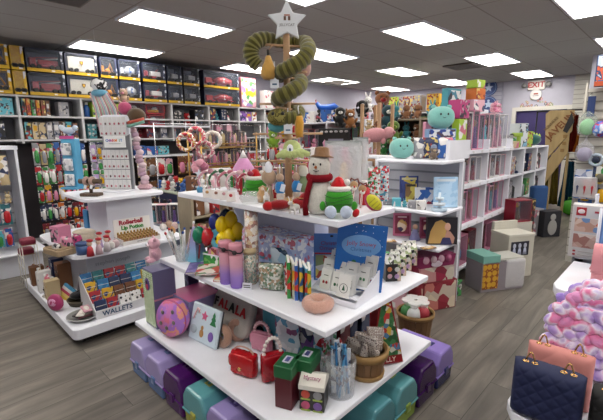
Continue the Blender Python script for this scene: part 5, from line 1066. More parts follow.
p=A(78,256,.62)+Vector((.05,.03,0)); t=thing('tin','navy round tub beside the red topped dolls','tub',p); MB().cyl(.05,.075,m=mat('#3f5f94',.3),seg=20).build('tub_body',t); MB().cyl(.052,.02,(0,0,.075),m=mat('#34507f',.3),seg=20).build('lid',t)
p=A(75,247,.62)+Vector((.12,.12,0)); t=thing('soft_roll','cream folded plush roll lying behind the navy tub','plush toy',p,-.5); MB().ell(.1,.04,.035,(0,0,.09),m=mat('#d8ccb8',kind='plush')).build('upper_roll',t); MB().ell(.1,.05,.045,(0,0,.045),m=mat('#c8bca8',kind='plush')).build('lower_roll',t)
for i,(u,v) in enumerate(((86,258),(95,256),(103,253),(92,250),(101,248))):
    p=A(u,v,.62)+Vector((.045+.03*(i>2),.03,0)); g=thing('hair_doll','small pale doll with red bow hair, %s of the cluster beside the navy tub'%['front first','front second','front third','rear first','rear second'][i],'doll',p,NX+.4); MB().lathe([(0,0),(.03,0),(.022,.06),(.012,.08),(0,.085)],seg=10,m=mat(['#b8303a','#c8a8b0','#d0c8cc','#a890b8','#b03040'][i],.5)).build('dress',g); MB().ell(.02,.02,.022,(0,0,.1),m=mat('#d8b8a4',.6),seg=10,rings=7).build('head',g); b=MB(); b.ell(.03,.024,.014,(0,.004,.125),m=mat('#a8242e',kind='plush'),seg=10,rings=6); b.build('bow_hair',g)
for i,(u,v,c) in enumerate(((107,252,'#d8d4d0'),(112,250,'#c8b0b4'),(161,232,'#d8d0cc'),(167,229,'#c8a890'),(173,231,'#d4b8b4'),(170,236,'#b88a5a'))):
    p=A(u,v,.62)+Vector((.05,.05,0)); ballplush('plush_charm',['white','blush','white and pink','tan','rosy','brown'][i]+' little plush charm '+('left of the rollerball carton' if i<2 else 'heaped right of the rollerball carton')+(', nearest the edge' if i in(0,5) else ', behind another' if i in(1,4) else ''),p,.035,.03,.035,c,cat='plush toy')
MB_=text('stephen joseph',.05,[o for o in C.objects if o.name=='display_stand.001'][0],(-.12,-.314,.47),(PI/2,0,0),mat('#8a8f98',.5),.001)
# ---------- bottom plate ----------
Z0=.15
p=A(97,321,Z0); t=thing('wallet_bin','white stepped cardboard bin lettered WALLETS','display box',p+Vector((.3,.2,0)),-.02)
for sx in(-1,1): MB().prism([(-.19,0),(.19,0),(.19,.26),(.15,.26),(-.19,.06)],.006,(sx*.29,0,0),(0,0,PI/2),m=mat('#d4d4d6',.5)).build('side_wall',t)
b=MB(); b.box(.58,.006,.07,(0,-.19,0),m=mat('#dadadc',.5)); b.build('front_lip',t); text('WALLETS',.055,t,(-.13,-.195,.035),(PI/2,0,0),mat('#2c4a6c',.5),.001,bold=.001)
b=MB(); b.box(.58,.006,.26,(0,.19,0),m=mat('#c8c8ca',.5)); b.box(.58,.38,.005,m=mat('#c8c8ca',.5)); b.build('back_panel',t)
b=MB(); [b.box(.57,.08,.005,(0,-.12+.1*k,.02+.05*k),m=mat('#c8c8ca',.5)) for k in range(4)]; b.build('step',t)
wc=[('navy',['#1f2c50','#1f2c50','#3a6aa0']),('black checked',['#1c1c20','#e6e4e2']),('blue',['#2a6ca0','#3a88b8']),('red and blue',['#a02830','#243a68']),('brown leather',['#6a4228','#503020']),('teal',['#2a7078','#3a8f90']),('yellow print',['#c8a020','#303a60'])]
for k in range(4):
    for j in range(6):
        nmw,cw=wc[(k*3+j*2+j*j)%7]; q=p+Vector((.3,.2,0))+Vector((-.235+.094*j,-.135+.1*k,.03+.05*k)); g=thing('wallet','%s wallet standing on step %s of the white bin'%(nmw,['one','two','three','four'][k]),'wallet',q,rot=(-.35,0,.1*math.sin(j*3+k)),group='wallets in the white bin'); MB().box(.088,.018,.1,bev=.004,m=art(cw,30,kind='dots' if 'check' in nmw else 'cells')).build('wallet_body',g); MB().box(.084,.002,.004,(0,-.0105,.05),m=mat('#d0ccc4',.5)).build('stitch_line',g)
# things left of the bin
p=A(52,314,Z0)+Vector((.03,.05,0)); t=thing('heart_purse','magenta oval sequin pouch leaning at the plate edge','purse',p,rot=(-.25,0,NX+.35)); MB().ell(.095,.03,.07,(0,0,.07),m=mat('#a8386a',.35)).build('pouch_body',t); MB().ell(.05,.006,.03,(0,-.028,.07),m=art(['#c890b0','#e0c0d0','#a8386a'],40)).build('glitter_print',t)
p=A(58,303,Z0)+Vector((.06,.06,0)); t=thing('rainbow_box','rainbow striped pouch behind the magenta one','pouch',p,rot=(-.5,.35,NX+.3)); 
b=MB(); [b.box(.15,.03,.024,(0,0,.024*k),bev=.003,m=mat(c,.5)) for k,c in enumerate(('#c8a83a','#d8c070','#b83a5a','#d8d4d0','#3a88b0'))]; b.build('striped_body',t)
p=A(44,300,Z0)+Vector((.06,.05,0)); plush('panda_plush','black and white panda plush on the plate end',p,NX+.3,.15,'#d8d4cc','#e6e4e2',ear='round',body='#1c1c20')
p=A(40,289,Z0)+Vector((.12,.12,0)); foilbag('clear_pouch','clear pouch with a pink character behind the panda',p,NX,.1,.16,.05,art(['#c0bcc0','#d0a0a8','#b8c0c8','#c04050'],40,rough=.2),cat='pouch')
p=A(22,290,Z0)+Vector((.1,.1,0)); t=thing('wire_basket_stand','cream wire stand carrying two maroon cushions','stand',p,NX)
b=MB(); [b.tube([(x,y,0),(x,y,.3 if x<0 else .42)],.004,6,CREAM) for x in(-.1,.02,.14) for y in(-.06,.06)]; [b.tube([(-.1,y,z),(.14,y,z)],.003,6,CREAM) for y in(-.06,.06) for z in(.08,.2,.3)]; b.build('wire_frame',t)
for i,(x,z) in enumerate(((-.05,.3),(.08,.42))):
    g=thing('maroon_pouch','maroon quilted pouch on the wire stand, %s one'%('lower' if i==0 else 'upper'),'pouch',p+Vector((x*0.2,-x,z+.004)) if 0 else p+Matrix.Rotation(NX,4,'Z')@Vector((x,0,z+.003)),NX); b=MB(); quilt_ell(b,.065,.06,.03,(0,0,.03),mat('#7c2038',.5),.04,.003,seg=30,rings=16); b.build('pouch_body',g); MB().box(.13,.11,.006,m=mat('#b09070',.6)).build('tray',g)
p=A(72,304,Z0)+Vector((.12,.08,0)); t=thing('photo_frame','dark grey cushioned case leaning by the display column','case',p,rot=(-.35,0,NX+.5)); MB().box(.15,.05,.28,bev=.012,m=mat('#4e4a50',.5)).build('case_body',t); MB().box(.12,.004,.24,(0,-.027,.02),m=mat('#6b676e',.6)).build('front_panel',t); b=MB(); b.box(.006,.054,.26,(.07,0,.01),m=CHROME); b.build('zip_edge',t)
ballplush('black_hat','black felt bowl hat lying in the brown basket at the plate',A(78,303,Z0)+Vector((.03,.03,.03)),.08,.07,.03,'#15141a',cat='hat')
t=thing('round_basket','dark olive round basket tray under the black hat','basket',A(78,306,Z0)+Vector((.05,.05,0)),0); MB().lathe([(0,0),(.1,0),(.115,.04),(.105,.042),(.095,.008),(0,.008)],seg=24,m=mat('#4a4436',.7,'wood')).build('basket_body',t); MB().tube([(.112*math.cos(2*PI*k/24),.112*math.sin(2*PI*k/24),.041) for k in range(24)],.006,6,mat('#5a5242',.7),closed=True).build('rim',t)
p=A(80,322,Z0)+Vector((.05,.06,0)); t=thing('glass_dish','round smoky glass dish at the plate corner','dish',p); MB().lathe([(0,0),(.1,.0),(.125,.025),(.12,.027),(.095,.006),(0,.006)],seg=28,m=mat('#8a8a88',.15)).build('dish_body',t); MB().tube([(.122*math.cos(2*PI*k/28),.122*math.sin(2*PI*k/28),.026) for k in range(28)],.004,6,mat('#a8a8a6',.15),closed=True).build('rim',t)
for i in range(4):
    g=thing('hair_clip','%s flat hair clip card in the smoky glass dish'%['pink top','cream','grey black','rose bottom'][i],'hair clip',p+Vector((.02*math.cos(i*2),.02*math.sin(i*2),.01+.018*i)),.5*i); MB().box(.14,.06,.012,bev=.003,m=mat(['#a8707a','#3a3638','#ded8d0','#cc98a4'][i],.5)).build('clip_body',g); MB().ell(.05,.02,.008,(0,0,.012),m=mat('#e2dcd4',.5),seg=10,rings=5).build('bow',g)
row(['bag','box','jar'],['grey','brown','white','tan','maroon'],'crowded under the middle plate at the far end',(.8,4.55),(.8,3.75),Z0,.12,.2,.09,NX,'goods under the middle plate')
row(['plush','box'],['brown','grey','navy','white'],'in the second line under the middle plate',(.95,4.5),(.95,4.0),Z0,.12,.26,.11,NX,'goods under the middle plate')
# ---------- white end cap with the winter plush and books ----------
ZL,ZC,ZU=.64,.94,1.345
def rows(kd,cols,place,p0,p1,z,h,w,rz,g,d=.14,**k): row(kd,cols,place,p0,p1,z,d,h,w,rz,g,**k)
t=thing('end_cap_shelf','white end cap shelving with winter plush on top and books below','shelf unit',(3.35,1.85,0),0)
def bx(b,x0,x1,y0,y1,z,th=.03): b.box(x1-x0,y1-y0,th,((x0+x1)/2-3.35,(y0+y1)/2-1.85,z-th),bev=.008,m=WHITE)
b=MB(); bx(b,3.02,3.46,1.38,2.0,ZU); b.build('top_shelf',t); b=MB(); bx(b,2.94,3.38,1.34,2.2,ZC); b.build('book_shelf',t); b=MB(); bx(b,2.95,3.38,1.34,2.3,ZL); b.build('lower_shelf',t)
MB().box(.03,.9,1.31,(.16,.0,0),m=mat('#a8aab2',.5)).build('slat_back',t); b=MB(); [b.box(.008,.88,.018,(.142,0,.5+.1*k),m=mat('#7c7f88',.5)) for k in range(8)]; b.build('slat_groove',t)
b=MB(); bx(b,3.465,3.7,1.52,2.7,ZU); b.build('rear_shelf',t); MB().box(.42,.03,.16,(-.0,-.45,1.346),m=WHITE).build('side_panel',t); MB().box(.03,.03,1.34,(.12,-.44,0),m=WHITE).build('upright',t); MB().box(.03,.03,1.34,(-.02 if 0 else .12,.44,0),m=WHITE).build('upright',t)
def E1(u,v,z,dx=.06,dy=0): return at(u,v,z=z)+Vector((dx,dy,.0015))
# squishy aqua plush
def squish(name,label,p,s,col,rz=-YAW,ears=True):
    t=thing(name,label,'plush toy',p,rz); m=mat(col,kind='plush',sc=100,st=.2)
    b=MB(); b.ell(.5*s,.4*s,.42*s,(0,0,.42*s),m=m,pw=.85,seg=24,rings=14); 
    if ears: b.ell(.1*s,.06*s,.08*s,(-.3*s,0,.82*s),m=m,seg=10,rings=6); b.ell(.1*s,.06*s,.08*s,(.3*s,0,.82*s),m=m,seg=10,rings=6)
    b.build('body',t)
    for sx in(-1,1): MB().ell(.035*s,.02*s,.045*s,(sx*.14*s,-.385*s,.53*s),m=BLACK,seg=8,rings=5).build('eye',t)
    MB().tube([(-.06*s,-.4*s,.42*s),(0,-.41*s,.385*s),(.06*s,-.4*s,.42*s)],.01*s,5,BLACK).build('mouth',t); return t
squish('squishy_plush','aqua squishy smiling plush at the near corner of the white end cap top',E1(399,159,ZU,.07,.02),.215,'#86c4bc')
for i,(u,c,l) in enumerate(((416,'grey','mixed beaded snow globes bag beside the aqua plush'),(425,'navy','dark blue and white netted ball bag on the end cap'),(440,'blue','bright blue and white plush bag with navy trim at the corner'))):
    g_bag(l,E1(u,159,ZU,.1,.0),-YAW,.15,.1,.18,c,i+4,'winter bags on the end cap')
t=plush('hat_sloth_plush','grey beanie wearing brown faced plush between blue bags',E1(431,160,ZU,.04,0),-YAW,.12,'#7a6a5e','#c8b090',ear='none'); MB().lathe([(.03,.085),(.022,.12),(0,.128)],seg=10,m=mat('#8090a8',kind='plush')).build('beanie',t)
b=thing('rainbow_headband','blue and pink arched rainbow headband toy behind the winter bags','toy',(3.58,2.08,ZU+.002),-YAW); [MB().tube([(r*math.cos(PI*k/12),0,.03+r*math.sin(PI*k/12)) for k in range(13)],.012,7,mat(c,kind='plush')).build('arch',b) for r,c in ((.11,'#4a7ac0'),(.088,'#e0e4ea'),(.066,'#78b8d8'))]
ballplush('ruffle_plush','magenta ruffled soft toy behind the winter bags',Vector((3.6,1.9,ZU+.002)),.09,.05,.07,'#c05a90',cat='plush toy')
# calendar box and second aqua plush on top of it
q=Vector((3.585,1.68,ZU+.002)); carton('calendar_box','white blue box of little dotted pictures under the upper aqua plush',q,-YAW+.05,.26,.1,.26,mat('#7fa4cc',.45),front=art(['#dfe4ea','#dfe4ea','#2c4a9a','#dfe4ea','#4a3a50'],34))
q2=q+Vector((0,0,.263)); squish('squishy_plush','aqua squishy smiling plush sitting high on the white blue box',q2,.24,'#86c4bc')
q=E1(428,155,ZU,.22,.1); carton('pink_carton','pink slim carton touching the box of dotted pictures',Vector((3.64,1.84,ZU+.002)),-YAW,.06,.08,.33,mat('#d890a8',.45))
# book shelf
bk=[(401,206,.2,.14,.24,['#2a3a78','#3a4a8a','#d8c048'],'navy framed picture book leaning at the back of the end cap'),(405,206,.1,.1,.17,['#d8c860','#8a6a40','#c8b050'],'yellow sportsman picture book on the end cap shelf'),(415,208,.1,.1,.15,['#2f62b0','#dfe4ea','#2a4a9a'],'bright blue small book with white print on the end cap'),(425,208,.1,.1,.15,['#dfe0e4','#3a6ab0','#a83848'],'white and blue small book on the end cap'),(441,212,.2,.05,.26,['#9cc4e4','#b4d4ee','#9cc4e4'],'pale sky blue big box at the right of the end cap shelf')]
for i,(u,v,w,d,h,c,l) in enumerate(bk):
    p=E1(u,v,ZC,.24-.03*(i>0),.06); t=thing('picture_book',l,'book',p,rot=(-.12,0,-YAW-.05)); MB().box(w if i!=0 else .17,.02,h,bev=.002,m=art(c,18 if i<4 else 6,kind='cells' if i<4 else 'noise')).build('cover',t); MB().box((w if i else .17)*.8,.002,.02,(0,-.011,h*.85),m=mat(['#e0d8a0','#3a3428','#e6e4e2','#2a4a90','#dfeaf4'][i],.5)).build('title_print',t)
p=E1(409,175,1.17); MB
for k in range(2): pass
p=E1(438,213,ZC,.08,.03); t=thing('cake_stand','tiered pale blue cupcake stand toy in front of the sky blue box','toy',p,0)
b=MB(); [b.lathe([(0,.0),(.06-.015*k,.0),(.065-.015*k,.02),(.01,.025),(.01,.06)],(0,0,.045*k),seg=18,m=mat(['#b8ccdc','#d4dee8','#c8d8e4'][k],.35)) for k in range(3)]; b.build('tier',t)
row(['plush','bag','box'],['blue','white','aqua','grey'],'low blue toys on the end cap book shelf',(3.0,1.98),(3.0,1.42),ZC,.07,.075,.085,NX+.6,'low toys on the end cap book shelf')
# lower shelf: pink framed princess boxes and black box
for i,(u,v,c,l,w,h) in enumerate(((398,240,'#c86a8c','pink framed princess puzzle box leaning on the lower end cap shelf',.16,.21),(424,243,'#b05878','second pink framed puzzle box beside the lilac figure on the lower end cap shelf',.13,.19))):
    p=E1(u,v,ZL,.15,.05); t=thing('puzzle_box',l,'box',p,rot=(-.18,0,-YAW-.15)); MB().box(w,.03,h,bev=.002,m=mat(c,.4)).build('box_body',t); MB().box(w*.8,.003,h*.8,(0,-.0165,h*.1),m=mat('#8a2a48',.4)).build('inner_panel',t); MB().ell(w*.27,.004,h*.27,(0,-.02,h*.45),m=art(['#d8b060','#e0c8b0','#3a2a50','#c89a58'],26)).build('portrait',t); MB().box(w*.5,.002,.012,(0,-.019,h*.8),m=mat('#e8c8d0',.4)).build('title_print',t)
p=E1(411,243,ZL,.12,.03); t=thing('figure_toy','small lilac blue figure toy between the two pink framed boxes','toy',p,-YAW); MB().lathe([(0,0),(.05,0),(.03,.06),(.02,.09),(0,.1)],seg=14,m=mat('#8a88b8',.4)).build('dress',t); MB().ell(.022,.02,.024,(0,0,.115),m=mat('#d0a890',.6)).build('head',t)
p=E1(445,248,ZL,.06,.0); p=Vector((3.12,1.4,ZL+.0015)); t=thing('doll_set_box','black box with a golden long haired girl in profile','box',p,rot=(-.1,0,-YAW-.05)); MB().box(.25,.05,.23,bev=.002,m=mat('#17151c',.4)).build('box_body',t)
b=MB(); b.prism([(-.12,0),(-.02,0),(.02,.06),(.035,.12),(.03,.17),(-.01,.2),(-.06,.18),(-.1,.1)],.004,(0,-.028,.01),m=mat('#c09a58',.6)); b.build('hair_print',t); b=MB(); b.ell(.026,.004,.034,(.04,-.029,.15),m=mat('#cfa08c',.6)); b.prism([(.0,0),(.09,0),(.1,.05),(.065,.1),(.035,.11),(.02,.06)],.004,(0,-.03,.01),m=mat('#b88a78',.6)); b.build('figure_print',t); MB().prism([(-.02,0),(.08,0),(.06,.06),(.0,.06)],.004,(0,-.033,.0),m=mat('#2c2c5a',.6)).build('dress_print',t)
for i in range(3):
    p=E1(390+i*20,243+i*3.5,ZL,.03,.03) ; g=thing('flat_packet','tan flat packet lying at the front of the lower end cap shelf, %s'%['far','middle','near'][i],'packet',p,-YAW+.2*i); MB().box(.12,.06,.01,bev=.002,m=art(['#b8925a','#c8a870','#7a5a3a'],50)).build('packet_body',g); MB().box(.05,.03,.002,(0,0,.01),m=CREAM).build('label',g)
# goods under the end cap: pink play boxes
p=at(451,307,z=0); t=carton('play_set_box','lower red and cream kitchen play set carton on the floor',(3.27,1.53,.002),-.45,.36,.22,.27,mat('#8c2434',.45),front=art(['#c8b8a8','#8c2434','#c87a70','#9a3040','#d8c8b0'],13),side=art(['#a83a48','#c8a898','#8c2434'],14))
p=at(440,262,z=.46); t=thing('play_set_box','open topped magenta play carton showing round treats, stacked above the kitchen set','box',(3.24,1.55,.276),-.45)
b=MB(); b.box(.36,.22,.13,m=art(['#b8a8a0','#a02848','#c89090','#84283e','#c8c0b0'],13)); b.build('box_body',t); b=MB(); b.prism([(-.18,0),(.18,0),(.2,.1),(-.2,.1)],.2,(0,0,.13),m=mat('#8a2858',.4)); b.build('tray_body',t)
for k in range(4): MB().ell(.034,.03,.035,(-.12+.08*k,-.095,.2),m=mat(['#d8a8bc','#c8b0b8','#e0b8c8','#c86a94'][k],.25)).build('treat_dome',t); 
MB().ell(.06,.006,.03,(-.01,-.108,.16),m=mat('#d8c8d4',.4)).build('logo_oval',t)
for i,(x,y,c,l) in enumerate(((3.05,1.86,'pink','pink tall carton behind the kitchen set on the floor'),(2.98,1.98,'lilac','lilac carton on the floor behind the shelf corner'),(3.04,1.75,'blush','blush carton between pink boxes on the floor'))): g_box(l,(x,y,.002),NX+.4,.16,.14,[.34,.22,.42][i],c,i,'boxes on the floor under the end cap')
g_box('small green and red toy carton standing on the floor right of the kitchen set',(3.62,1.5,.002),-.3,.16,.12,.16,'green',3,None)
# ---------- doll wall ----------
YD=1.55
DZ=[.64,1.055,1.395]
t=unit('doll_gondola','long white pegboard gondola stacked with pink doll boxes','shelf unit',3.72,5.3,YD,.38,[.18]+DZ,1.5,[3.72,4.51,5.3],back=mat('#b4b4ba',.5))
row('doll',['pink','blush','pink','white'],'on the upper ledge of the doll gondola',(3.92,YD+.1),(5.28,YD+.1),DZ[2]+.0,.16,.4,.17,0,'doll boxes on the gondola top')
row('doll',['white','blush','white'],'on the second ledge of the doll gondola',(3.75,YD+.1),(5.28,YD+.1),DZ[1],.14,.29,.16,0,'doll boxes on the second ledge')
row('doll',['pink','pink','blush'],'on the third ledge of the doll gondola',(3.75,YD+.1),(5.28,YD+.1),DZ[0],.14,.36,.165,0,'doll boxes on the third ledge')
row('win',['maroon','pink','magenta'],'on the base ledge of the doll gondola',(3.75,YD+.1),(5.28,YD+.1),.18,.14,.36,.2,0,'boxes on the base of the doll gondola')
for k,z in enumerate(DZ): 
    t=thing('price_rail','clear white price rail along the %s ledge of the doll gondola'%['third','second','upper'][k],'price rail',(4.51,YD-.012,z-.035)); MB().box(1.58,.01,.035,m=WHITE).build('rail_body',t); [MB().box(.04,.003,.028,(-.7+.23*j,-.006,.003),m=mat('#d8d8dc',.3)).build('price_tag',t) for j in range(7)]
g_box('lime green slim carton on the near end of the doll gondola top',(3.82,YD-.0+.05,DZ[2]+.002),-.1,.15,.07,.3,'lime',2,None)
g_box('magenta headed white doll carton above the lime carton',(3.83,YD+.07,DZ[2]+.31),-.1,.18,.12,.17,'magenta',3,None)
q=at(443,110,y=1.9); carton('science_box','aqua framed activity box standing high behind the aqua plush',(4.1,YD+.27,1.397),-.15,.24,.07,.62,mat('#4aa0ae',.45),front=art(['#dfe4e4','#3a88a0','#dfe4e4','#30343c'],14))
for i,(x,c,z,h,w) in enumerate(((4.35,'blush',1.8,.12,.2),(4.37,'orange',1.925,.11,.17),(4.36,'lime',2.04,.08,.15))): g_box('%s carton in the small pile right of the aqua framed box, %s'%(c,['bottom','middle','top'][i]),(x,YD+.13,z-.01),-.2,w,.12,h,c,i,'pile of cartons on the doll gondola')
for i in range(6): g_plush('pink fluffy bow toy piled on the last doll boxes, %s'%['first','second','third','fourth','fifth','sixth'][i],(4.9+.06*(i%3),YD+.1+.03*(i//3),1.8),-.3,.1,.1,.13,['pink','blush'][i%2],i,'pink bow toys on the doll boxes')
# ---------- white cube shelving further along ----------
YC=1.8
unit('cube_shelving','white cube shelving beyond the doll gondola','shelf unit',5.4,8.2,YC,.4,[.1,.55,.95,1.35],1.35,[5.4,6.1,6.8,7.5,8.2],back=mat('#8a8c90',.6),post_w=.05)
row(['jar','box','plush'],['grey','navy','black','green'],'on the top of the cube shelving',(5.45,YC+.1),(6.6,YC+.1),1.352,.14,.2,.14,0,'goods on the cube shelving top')
row(['box','plush'],['black','navy','grey'],'in the upper cubes',(5.45,YC+.12),(8.1,YC+.12),.952,.15,.3,.2,0,'goods in the upper cubes')
row(['box','jar'],['grey','black','green'],'in the middle cubes',(5.45,YC+.12),(8.1,YC+.12),.552,.15,.3,.2,0,'goods in the middle cubes')
row(['box','jar'],['red','grey','tan'],'in the lower cubes',(5.45,YC+.12),(8.1,YC+.12),.102,.15,.3,.2,0,'goods in the lower cubes')
p=at(520,140,y=1.9); p.z=1.352
carton('panda_box','white tall box with black animal face print standing on the cube shelving',(6.75,YC+.1,1.352),-.3,.22,.16,.36,mat('#d4dade',.45),front=art(['#d4dade','#d4dade','#1a1c24','#7ab0cc'],9,kind='noise'))
g_box('lime green white product carton right of the black animal face box',(6.98,YC+.05,1.352),-.3,.16,.12,.24,'lime',1,None)
t=thing('toy_tool','lime green angled toy tool beside the lime carton','toy',(6.55,YC+.06,1.352),-.4); b=MB(); b.box(.2,.05,.06,(0,0,.16),bev=.01,m=mat('#9ab83a',.4)); b.box(.05,.05,.17,(.04,0,0),bev=.01,m=mat('#9ab83a',.4)); b.build('tool_body',t); MB().cyl(.02,.05,(-.13,0,.19),(0,PI/2,0),10,m=mat('#3a3f34',.4)).build('nozzle',t)
t=thing('dinosaur_plush','dark teal and lime spiky plush at the end of the cube shelving','plush toy',(7.75,YC+.15,1.352),-.5); b=MB(); b.ell(.16,.1,.1,(0,0,.1),m=mat('#1f5a54',kind='plush')); b.ell(.09,.07,.07,(-.15,0,.18),m=mat('#1f5a54',kind='plush')); b.build('body',t); b=MB(); [b.lathe([(.03,0),(0,.06)],(-.1+.06*k,0,.19-.01*k),seg=6,m=mat('#a8c83a',.6)) for k in range(5)]; b.build('spine_plates',t)
g_box('tan low basket carton on the near part of the cube shelving top',(6.2,YC+.06,1.352),-.2,.3,.14,.1,'tan',2,None)
# things on the floor along the aisle
t=thing('garment_case','teal mint garment shaped box with orange damask front lying open beside the cream bin','box',at(483,285,z=0)+Vector((.0,-.06,.002)),-YAW+.25)
b=MB(); b.box(.5,.24,.3,(0.05,0,0),m=mat('#8a8288',.5)); b.build('box_body',t); MB().box(.2,.26,.075,(-.1,0,.3),(0,-.0,0),bev=.003,m=mat('#79b0a4',.45)).build('mint_lid',t); MB().box(.18,.004,.26,(-.1,-.125,.03),m=art(['#c8982a','#c8982a','#8a4a20','#d8b040'],16,kind='dots')).build('damask_panel',t)
MB().box(.26,.26,.32,(.2,0,.0),bev=.04,seg=3,m=CLEAR2).build('clear_cover',t); MB().box(.3,.22,.02,(.15,0,.31),m=mat('#c8c8c0',.4)).build('paper_fold',t)
t=thing('cream_bin','tall cream display bin with black portrait print and a raised back','bin',at(509,283,z=0)+Vector((.33,.1,.002)),-.55)
t.scale=(.92,)*3
b=MB(); b.box(.36,.3,.5,bev=.004,m=mat('#cac6b8',.55)); b.build('bin_body',t); MB().box(.37,.31,.03,(0,0,.5),bev=.005,m=mat('#d6d3c6',.55)).build('rim',t); MB().box(.34,.05,.1,(0,.14,.53),bev=.004,m=mat('#cfcbbe',.55)).build('raised_back',t)
s=MB(); s.box(.25,.004,.17,(-.02,-.152,.27),m=mat('#1c1c2c',.5)); so=s.build('print_panel',t); b=MB(); [ (b.ell(.022,.003,.03,(-.1+.075*k,-.155,.39),m=mat('#b8bccc',.5)),b.lathe([(.03,0),(.015,.08)],(-.1+.075*k,-.155,.28),seg=8,m=mat('#a8aec4',.5),sy=.1)) for k in range(3)]; b.build('figure_print',so)
b=MB(); [b.tube([(-.05+.02*math.cos(a)+.04*k,-.153,.12+.02*math.sin(a)) for a in [2*PI*j/12 for j in range(12)]],.002,4,mat('#a8a294',.5),closed=True) for k in range(3)]; b.build('rose_print',t)
carton('red_window_box','large red box with a slanted window showing a yellow hatted figure',at(507,240,z=.02)+Vector((1.05,.5,0)),-.6,.34,.26,.3,mat('#8e1c30',.4),window=CLEAR,inside=doll_inside('#d8b020','#b88a30')) if 0 else None
q=Vector((5.3,1.58,0)); t=carton('red_window_box','large red box with a window showing a yellow hatted figure, on the grey plinth',(5.22,1.4,.502),-.5,.26,.16,.27,mat('#8e1c30',.4),window=WIN,inside=doll_inside('#d8b020','#6a5a3a'))
carton('grey_plinth','plain grey white plinth box carrying the red window box',(5.22,1.4,.002),-.5,.3,.18,.5,mat('#bdbab0',.5),cat='plinth',front=mat('#c6c3b9',.5))
for i,(x,y,w,h,c,l) in enumerate(((5.95,1.55,.3,.5,'grey','grey carton on the floor beyond the plinth'),(6.3,1.58,.28,.62,'black','black patterned carton on the floor against the cubes'),(6.75,1.56,.25,.42,'grey','second grey carton on the floor nearer the costumes'),(5.9,1.5,.12,.7,'black','black slim carton behind the grey one'))): g_box(l,(x,y+.02,.002),-.3,w,.14,h,c,i,None)
t=thing('blue_pack','blue standing bag leaning at the end of the aisle','bag',(6.98,1.6,.003),-.6); MB().box(.26,.12,.75,bev=.03,seg=2,m=mat('#3a5a8c',kind='fabric')).build('bag_body',t); MB().box(.2,.01,.3,(0,-.065,.1),m=mat('#6a86b4',kind='fabric')).build('front_pocket',t)
t=thing('figure_crate','black carton with a pale bear print on the floor below the blue bag','box',(6.85,1.4,.002),-.6); MB().box(.3,.16,.4,bev=.004,m=mat('#24262c',.5)).build('box_body',t); b=MB(); b.ell(.08,.004,.12,(0,-.083,.15),m=mat('#a8a8a4',.5)); b.ell(.05,.004,.05,(0,-.083,.31),m=mat('#a8a8a4',.5)); b.build('bear_print',t)
# ---------- white tiered table with handbags, near right ----------
t=thing('bag_table','white two tier table with rounded corners carrying the quilted handbags','display table',(2.0,-.2,0))
_plate([(x+ (1.46-2.0)-.0, y+.2) for x,y in [(-.03,.36),(-.085,.33),(-.1,.27),(-.1,-.9),(1.4,-.9),(1.4,.36)]],.6,.04,WHITE).build('lower_top',t)
_plate([(x-2.0,y+.2) for x,y in [(2.26,.41),(2.19,.385),(2.17,.32),(2.17,-.9),(2.75,-.9),(2.75,.41)]],.8,.045,WHITE).build('upper_top',t)
MB().box(.5,1.1,.15,(.44,-.16,.6),m=mat('#c9ccd2',.5)).build('riser',t); MB().box(1.2,1.0,.56,(.15,-.2,0),m=mat('#c9ccd2',.5)).build('table_base',t)
t=thing('blue_cushion','bright blue fabric cushion tucked below the upper tier of the bag table','cushion',(2.27,.12,.602),NX); MB().ell(.27,.06,.07,(0,0,.073),m=mat('#1f7fb0',kind='fabric'),pw=.6).build('cushion_body',t); MB().tube([(-.26,-.03,.075),(0,-.058,.08),(.26,-.03,.075)],.006,6,mat('#5fb0d0',kind='fabric')).build('piping',t)
def chain(t,x0_,x1_,z,y,arc=.03,n=9):
    b=MB(); b.tube([(x0_+(x1_-x0_)*k/10,y+.002*math.sin(k*3),z+arc*math.sin(PI*k/10)) for k in range(11)],.0026,6,GOLD,rad=[.0032 if k%2 else .0022 for k in range(11)])
    b.build('chain_handle',t)
def quiltbag(label,loc,rz,w,h,d,col,cell=.045,flap=True,c2=None,rot=None,ch=True,kind='fabric'):
    m=mat(col,.75)
    t=thing('quilted_handbag',label,'handbag',loc,rot=rot or (0,0,rz)); b=MB(); quiltbody(b,w,h,d,m,cell,.005); b.build('bag_body',t)
    if flap:
        b=MB(); b.grid(lambda u,v:((u-.5)*w*1.0, -d*.5*math.sin(min(1,v*1.6)*PI/2)-.006+ (d*.25)*(1-min(1,v*1.6)), h*1.0+.006-(max(0,v-.3)*h*.95)-.0*abs(u-.5)), 20,14,m); b.build('flap',t,solid=.006)
    if ch:
        for sx in(-1,1):
            for e in(0,1):
                b=MB(); b.tube([(sx*w*(.2+.13*e)+.008*math.cos(a),-d*.1+.007*math.sin(a),h-.002+.0*a) for a in [2*PI*k/12 for k in range(12)]],.003,6,GOLD,closed=True); b.build('eyelet',t)
            chain(t,sx*w*.2,sx*w*.33,h+.004,-d*.1-.002,.03,7)
    return t
quiltbag('navy blue quilted handbag with gold eyelets, nearest the table corner',(1.405,.24,.602),NX,.205,.19,.1,'#0e1942',rot=(-.06,0,NX+.08),flap=False)
quiltbag('salmon pink handbag with a gold chain, directly behind the navy one',(1.535,.235,.602),NX,.2,.2,.07,'#c8827c',rot=(-.1,0,NX+.08),cell=.2,flap=False)
quiltbag('black quilted handbag with gold eyelets beside the navy one',(1.43,.025,.602),NX,.2,.17,.1,'#0d0d0f',rot=(0,0,NX-.1),flap=False)
quiltbag('pale pink quilted handbag with a gold clasp on the upper tier',(2.38,.15,.802),NX,.25,.2,.11,'#d8929a',rot=(0,0,NX+.05),cell=.055,kind='plain',ch=False)
